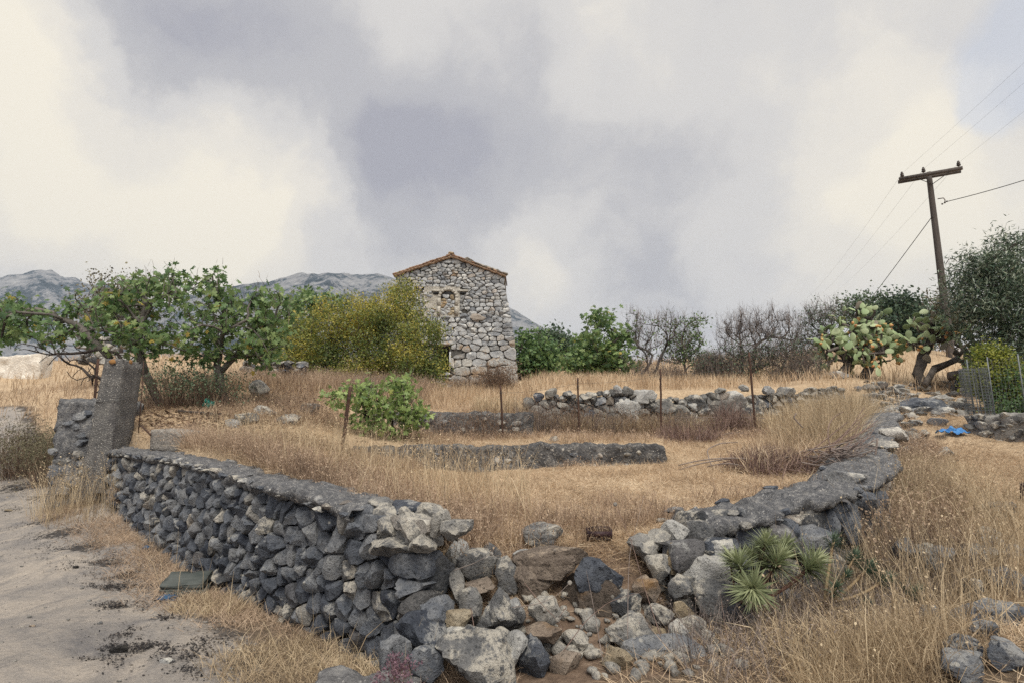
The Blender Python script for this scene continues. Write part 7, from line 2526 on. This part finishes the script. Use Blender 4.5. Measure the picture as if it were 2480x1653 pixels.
# right-hand slope
noeu = lambda q: smooth(.30, .62, np.hypot((q[:, 0] - 2.4) / 1.7, q[:, 1] - 4.25))
out_r = lambda q: (signed_inside(q) < .0) & (q[:, 0] > 1.2) & in_view(q)
xy = region(56000, 1.4, 15, 3.0, 20, gr, lambda q: out_r(q) & (gr.random(len(q)) < (.30 + .70 * patch(q, .7, -.5, .2, 10)) * (.25 + .75 * smooth(-.3, -1.2, signed_inside(q)))), 1.25)
grass("straw", xy, .24, 1.25, gr, .0055, 'straw', .3, (.40, .28))
far_r = lambda q: smooth(.80, .66, q[:, 0] / q[:, 1])
lowl = lambda q: np.where(q[:, 1] < 5.2, .12 + .88 * smooth(.36, .52, q[:, 0] / q[:, 1]), 1)
nearw = lambda q: np.where(q[:, 1] < 6.2, .25 + .75 * smooth(-.5, -1.0, signed_inside(q)), 1)
dens = lambda q: nearw(q) * lowl(q) * (.10 + .9 * far_r(q)) *  (.12 + .88 * patch(q, .75, -.25, .35, 21)) * smooth(-2.2, -.7, signed_inside(q)) * noeu(q)
xy = region(13000, 1.6, 8.0, 3.2, 9.5, gr, lambda q: out_r(q) & (gr.random(len(q)) < dens(q)), 1.1)
grass("dry_grass", xy, .42, .42, gr, .0045, 'drygrass', .6, (.5, .25), seeds=3500, seed_size=.016)
xy = region(2200, 1.9, 5.6, 3.3, 7.6, gr, lambda q: out_r(q) & (signed_inside(q) > -1.5) & (noeu(q) > .8) & (gr.random(len(q)) < nearw(q)))
grass("tall_dry_grass", xy, .80, .32, gr, .0045, 'drygrass', .5, (.6, .25), seeds=2600, seed_size=.016)
# dark seedy weeds leaning against the right wall's outer face
xy = region(5000, 3.2, 8.5, 5.3, 12.5, gr, lambda q: (signed_inside(q) < .02) & (signed_inside(q) > -.7))
grass("dead_weeds", xy, .45, .3, gr, .005, 'redgrass', .6, (.35, .25), seeds=9000, seed_size=.024)
# straw and weeds at the foot of the collapsed corner and the left wall
xy = region(2600, 1.0, 4.2, 3.2, 5.6, gr, lambda q: (signed_inside(q) < .0) & (signed_inside(q) > -1.1))
grass("dead_weeds", xy, .34, .45, gr, .0038, 'tangle', .7, (.35, .25), seeds=1500, seed_size=.013)
xy = region(3600, .6, 3.2, 3.2, 4.5, gr, lambda q: (signed_inside(q) < .25) & (gr.random(len(q)) < .3 + .7 * patch(q, 1.6, -.4, .3, 22)))
grass("straw", xy, .22, 1.15, gr, .0042, 'straw', .4, (.42, .25))
foot = lambda q: (signed_inside(q) < -.05) & (signed_inside(q) > -1.0) & (q[:, 0] < .1) & in_view(q)
xy = region(15000, -8.5, 0.0, 3.2, 11, gr, lambda q: foot(q) & (gr.random(len(q)) < smooth(-1.0, -.15, signed_inside(q)) * (.1 + .9 * patch(q, .9, -.35, .3, 23))))
grass("straw", xy, .19, 1.05, gr, .0042, 'redgrass', .5, (.62, .25))
tuft = lambda q: foot(q) & ((np.hypot(q[:, 0] + 1.5, q[:, 1] - 4.4) < .75) | (np.hypot(q[:, 0] + 2.9, q[:, 1] - 6.0) < .45))
xy = region(3600, -4, 0.0, 3.4, 7, gr, tuft)
grass("dry_grass", xy, .24, .85, gr, .004, 'drygrass', .7, (.5, .25))
xy = region(60, -5, -.4, 3.6, 8.6, gr, lambda q: foot(q) & (signed_inside(q) > -.5))
grass("tall_dry_grass", xy, .55, .2, gr, .005, 'drygrass', .4, (.55, .2))
# weeds round the concrete post and the stub, and along the road verge beyond
xy = region(5200, -9.6, -6.3, 8.2, 11.0, gr, lambda q: (signed_inside(q) < .1) & (road_amount(q[:, 0], q[:, 1]) < .55) & (gr.random(len(q)) < .3 + .7 * smooth(-1.6, -.2, signed_inside(q))))
grass("dead_weeds", xy, .42, .4, gr, .0058, 'redgrass', .7, (.5, .25), seeds=4500, seed_size=.022)
xy = region(420, -8.9, -6.4, 9.0, 10.4, gr, lambda q: (signed_inside(q) < .1) & (signed_inside(q) > -.9))
grass("tall_dry_grass", xy, 1.0, .18, gr, .0055, 'drygrass', .4, (.6, .25), seeds=1000, seed_size=.022)
xy = region(9000, -18, -7.5, 10, 22, gr, lambda q: (road_amount(q[:, 0], q[:, 1]) < .5) & in_view(q))
grass("dry_grass", xy, .30, .6, gr, .009, 'redgrass', .6, (.45, .25))

# black leaf litter and crumbs of earth along the edge of the track
lit = []
for px, py, s, n in LITTER:
    n = int(n * 1.7)
    c = G(px, py)
    q = c[None, :2] + gr.normal(0, s, (n, 2)) * np.array((1.15, .75))
    lit.append(q)
q = np.concatenate(lit)
q = q[signed_inside(q) < -.06]
q = q[fbm(np.column_stack([q * 9, np.zeros(len(q))]), 3, 55) > gr.uniform(-.25, .25, len(q))]
n = len(q)
pos = on_ground(q, .006) + np.column_stack([np.zeros((n, 2)), np.abs(gr.normal(0, .008, n))])
g = Geo()
scatter_leaves(g, 'oval', pos, norm(gr.normal(size=(n, 3)) * np.array((1, 1, .35))), norm(gr.normal(size=(n, 3)) * .3 + np.array((0, 0, 1))), gr.uniform(.008, .028, n), np.clip(gr.normal(.4, .25, n), 0, 1))
link("leaf_litter", g.mesh("leaf_litter", M['litter']), kind="stuff")
# brown fallen leaves under the figs
q = np.concatenate([G(px, py)[None, :2] + gr.normal(0, s, (n, 2)) for px, py, s, n in [(480, 1005, .9, 1500), (420, 1015, .8, 900), (560, 1030, .7, 700), (330, 1000, .5, 300), (940, 1065, .6, 300)]])
q = q[signed_inside(q) > .5]
n = len(q)
g = Geo()
scatter_leaves(g, 'oval', on_ground(q, .015), norm(gr.normal(size=(n, 3)) * np.array((1, 1, .3))), norm(gr.normal(size=(n, 3)) * .5 + np.array((0, 0, 1))), gr.uniform(.03, .10, n), np.clip(gr.normal(.6, .25, n), 0, 1))
link("fallen_leaves", g.mesh("fallen_leaves", M['brownleaf']), kind="stuff")
# small stones and grit on the track and the verges
g = Geo()
for k in range(1300):
    if k < 1050:
        q = np.array((gr.uniform(-7, -.8), gr.uniform(2.9, 9.0)))
    else:
        q = np.array((gr.uniform(1.5, 7), gr.uniform(3.0, 9.0)))
    if signed_inside(q[None])[0] > -.05: continue
    V, Fc = rock_shape(k % 9, 2)
    s = gr.choice([.010, .016, .028, .05], p=[.55, .32, .1, .03])
    g.add(V * s * np.array((1, .8, .55)) + on_ground(q[None], s * .12)[0], [Fc])
link("gravel", g.mesh("gravel", M['rock_mid']), kind="stuff")
for i, (px, py, w, h, mt, lab) in enumerate([(285, 1572, 46, 26, 'litter_rock', "black clod of earth lying on the pale track near the bottom left"), (402, 1598, 30, 20, 'rock_pale', "small white stone on the pale track below the slate slabs"),
                                             (182, 1372, 16, 9, 'litter_rock', "small black clod alone on the pale track"), (75, 1515, 14, 8, 'rock_brown', "small reddish stone on the pale track at the lower left"), (16, 1235, 24, 8, 'rock_tan', "flat tan stone in black litter at the left edge of the track")]):
    M.setdefault('litter_rock', rock_mat("black_earth", (0.012, 0.012, 0.014), (0.028, 0.027, 0.028), (0.06, 0.055, 0.05), 0.0, 0))
    lone_rock("clod" if mt == 'litter_rock' else "rock", 3 * i + 1, mt, px, py, w * (.8 if i == 0 else 1), h * .8, lab, .4, cat="clod" if mt == 'litter_rock' else "rock")
# purplish dry flower at the bottom edge
c = G(985, 1645, 2.0)
brush_shrub("purple_weed", "small purplish dry flowering weed beside the concrete block at the bottom edge", "weed", P(955, 1675, 3.5), .17, .6, 50, 'brownleaf', 'purple', 800, .016, 301, .003, 2, foot=.05)
# pale thistle stalks with round heads across the collapsed corner
t = thing("dry_thistle", G(1300, 1560), "thin dry thistle stalks with pale round heads leaning across the collapsed corner", "dry plant")
r_ = np.random.default_rng(31)
for k, pts in enumerate([[(1365, 1575), (1420, 1500), (1475, 1455), (1560, 1430)], [(1240, 1470), (1300, 1462), (1345, 1445), (1380, 1410)], [(1270, 1410), (1310, 1460), (1350, 1500), (1372, 1535)], [(1520, 1545), (1521, 1420), (1525, 1330), (1560, 1200)], [(1600, 1540), (1560, 1420), (1530, 1310), (1490, 1220)],
                         [(1100, 1380), (1150, 1362), (1190, 1340)], [(1140, 1470), (1150, 1530), (1155, 1570)], [(1460, 1600), (1440, 1480), (1420, 1380)], [(1370, 1470), (1350, 1500)], [(1690, 1640), (1610, 1560), (1560, 1500)], [(1790, 1640), (1760, 1540), (1745, 1440)]]):
    q = np.array([P(x, y, 3.72 + (1650 - y) * .0028 - .16) for x, y in pts])
    f = np.linspace(0, len(q) - 1, 14); i = np.minimum(f.astype(int), len(q) - 2); w_ = (f - i)[:, None]
    q = q[i] * (1 - w_) + q[i + 1] * w_
    q[1:-1] = (q[:-2] + 2 * q[1:-1] + q[2:]) / 4
    V, Fq = tube(q, np.linspace(.003, .0012, 14), 5)
    sk = part("stalk", V, Fq, M['vine' if k % 2 else 'brush'], t)
    if k in (1, 4, 5, 8):
        V, Fc = ICO[2]
        part("seed_head", V * .017 + q[-1], [Fc], M['quarry'], sk)

# things of one kind standing about are marked as a group
GROUPS = {"fig_tree": "fig trees on the plot", "thorn_bush": "thorn bushes along the terraces", "scrub_bush": "scrub bushes under the bare trees", "prickly_pear": "prickly pears on the rubble bank", "euphorbia": "euphorbias against the right wall",
          "wiry_shrub": "wiry shrubs by the wall stub", "twiggy_shrub": "twiggy shrubs under the big fig", "dry_bush": "dead bushes at the chapel foot", "rock": "loose rocks lying about the plot and slope", "fallen_log": "dead cactus logs below the pole",
          "bent_cane": "loose canes by the right wall", "brushwood_pile": "heaps of prunings on the field", "plastic_scrap": "blue plastic scraps by the road", "terrace_wall": "mortared terrace walls", "ruined_wall": "ruined field walls behind the figs",
          "thin_crowned_tree": "thin-crowned trees behind", "dark_bush": "dark green bushes", "clod": "black clods on the track"}
for o in list(COL.objects):
    k = o.name.split(".")[0]
    if o.parent is None and k in GROUPS and "category" in o:
        o["group"] = GROUPS[k]
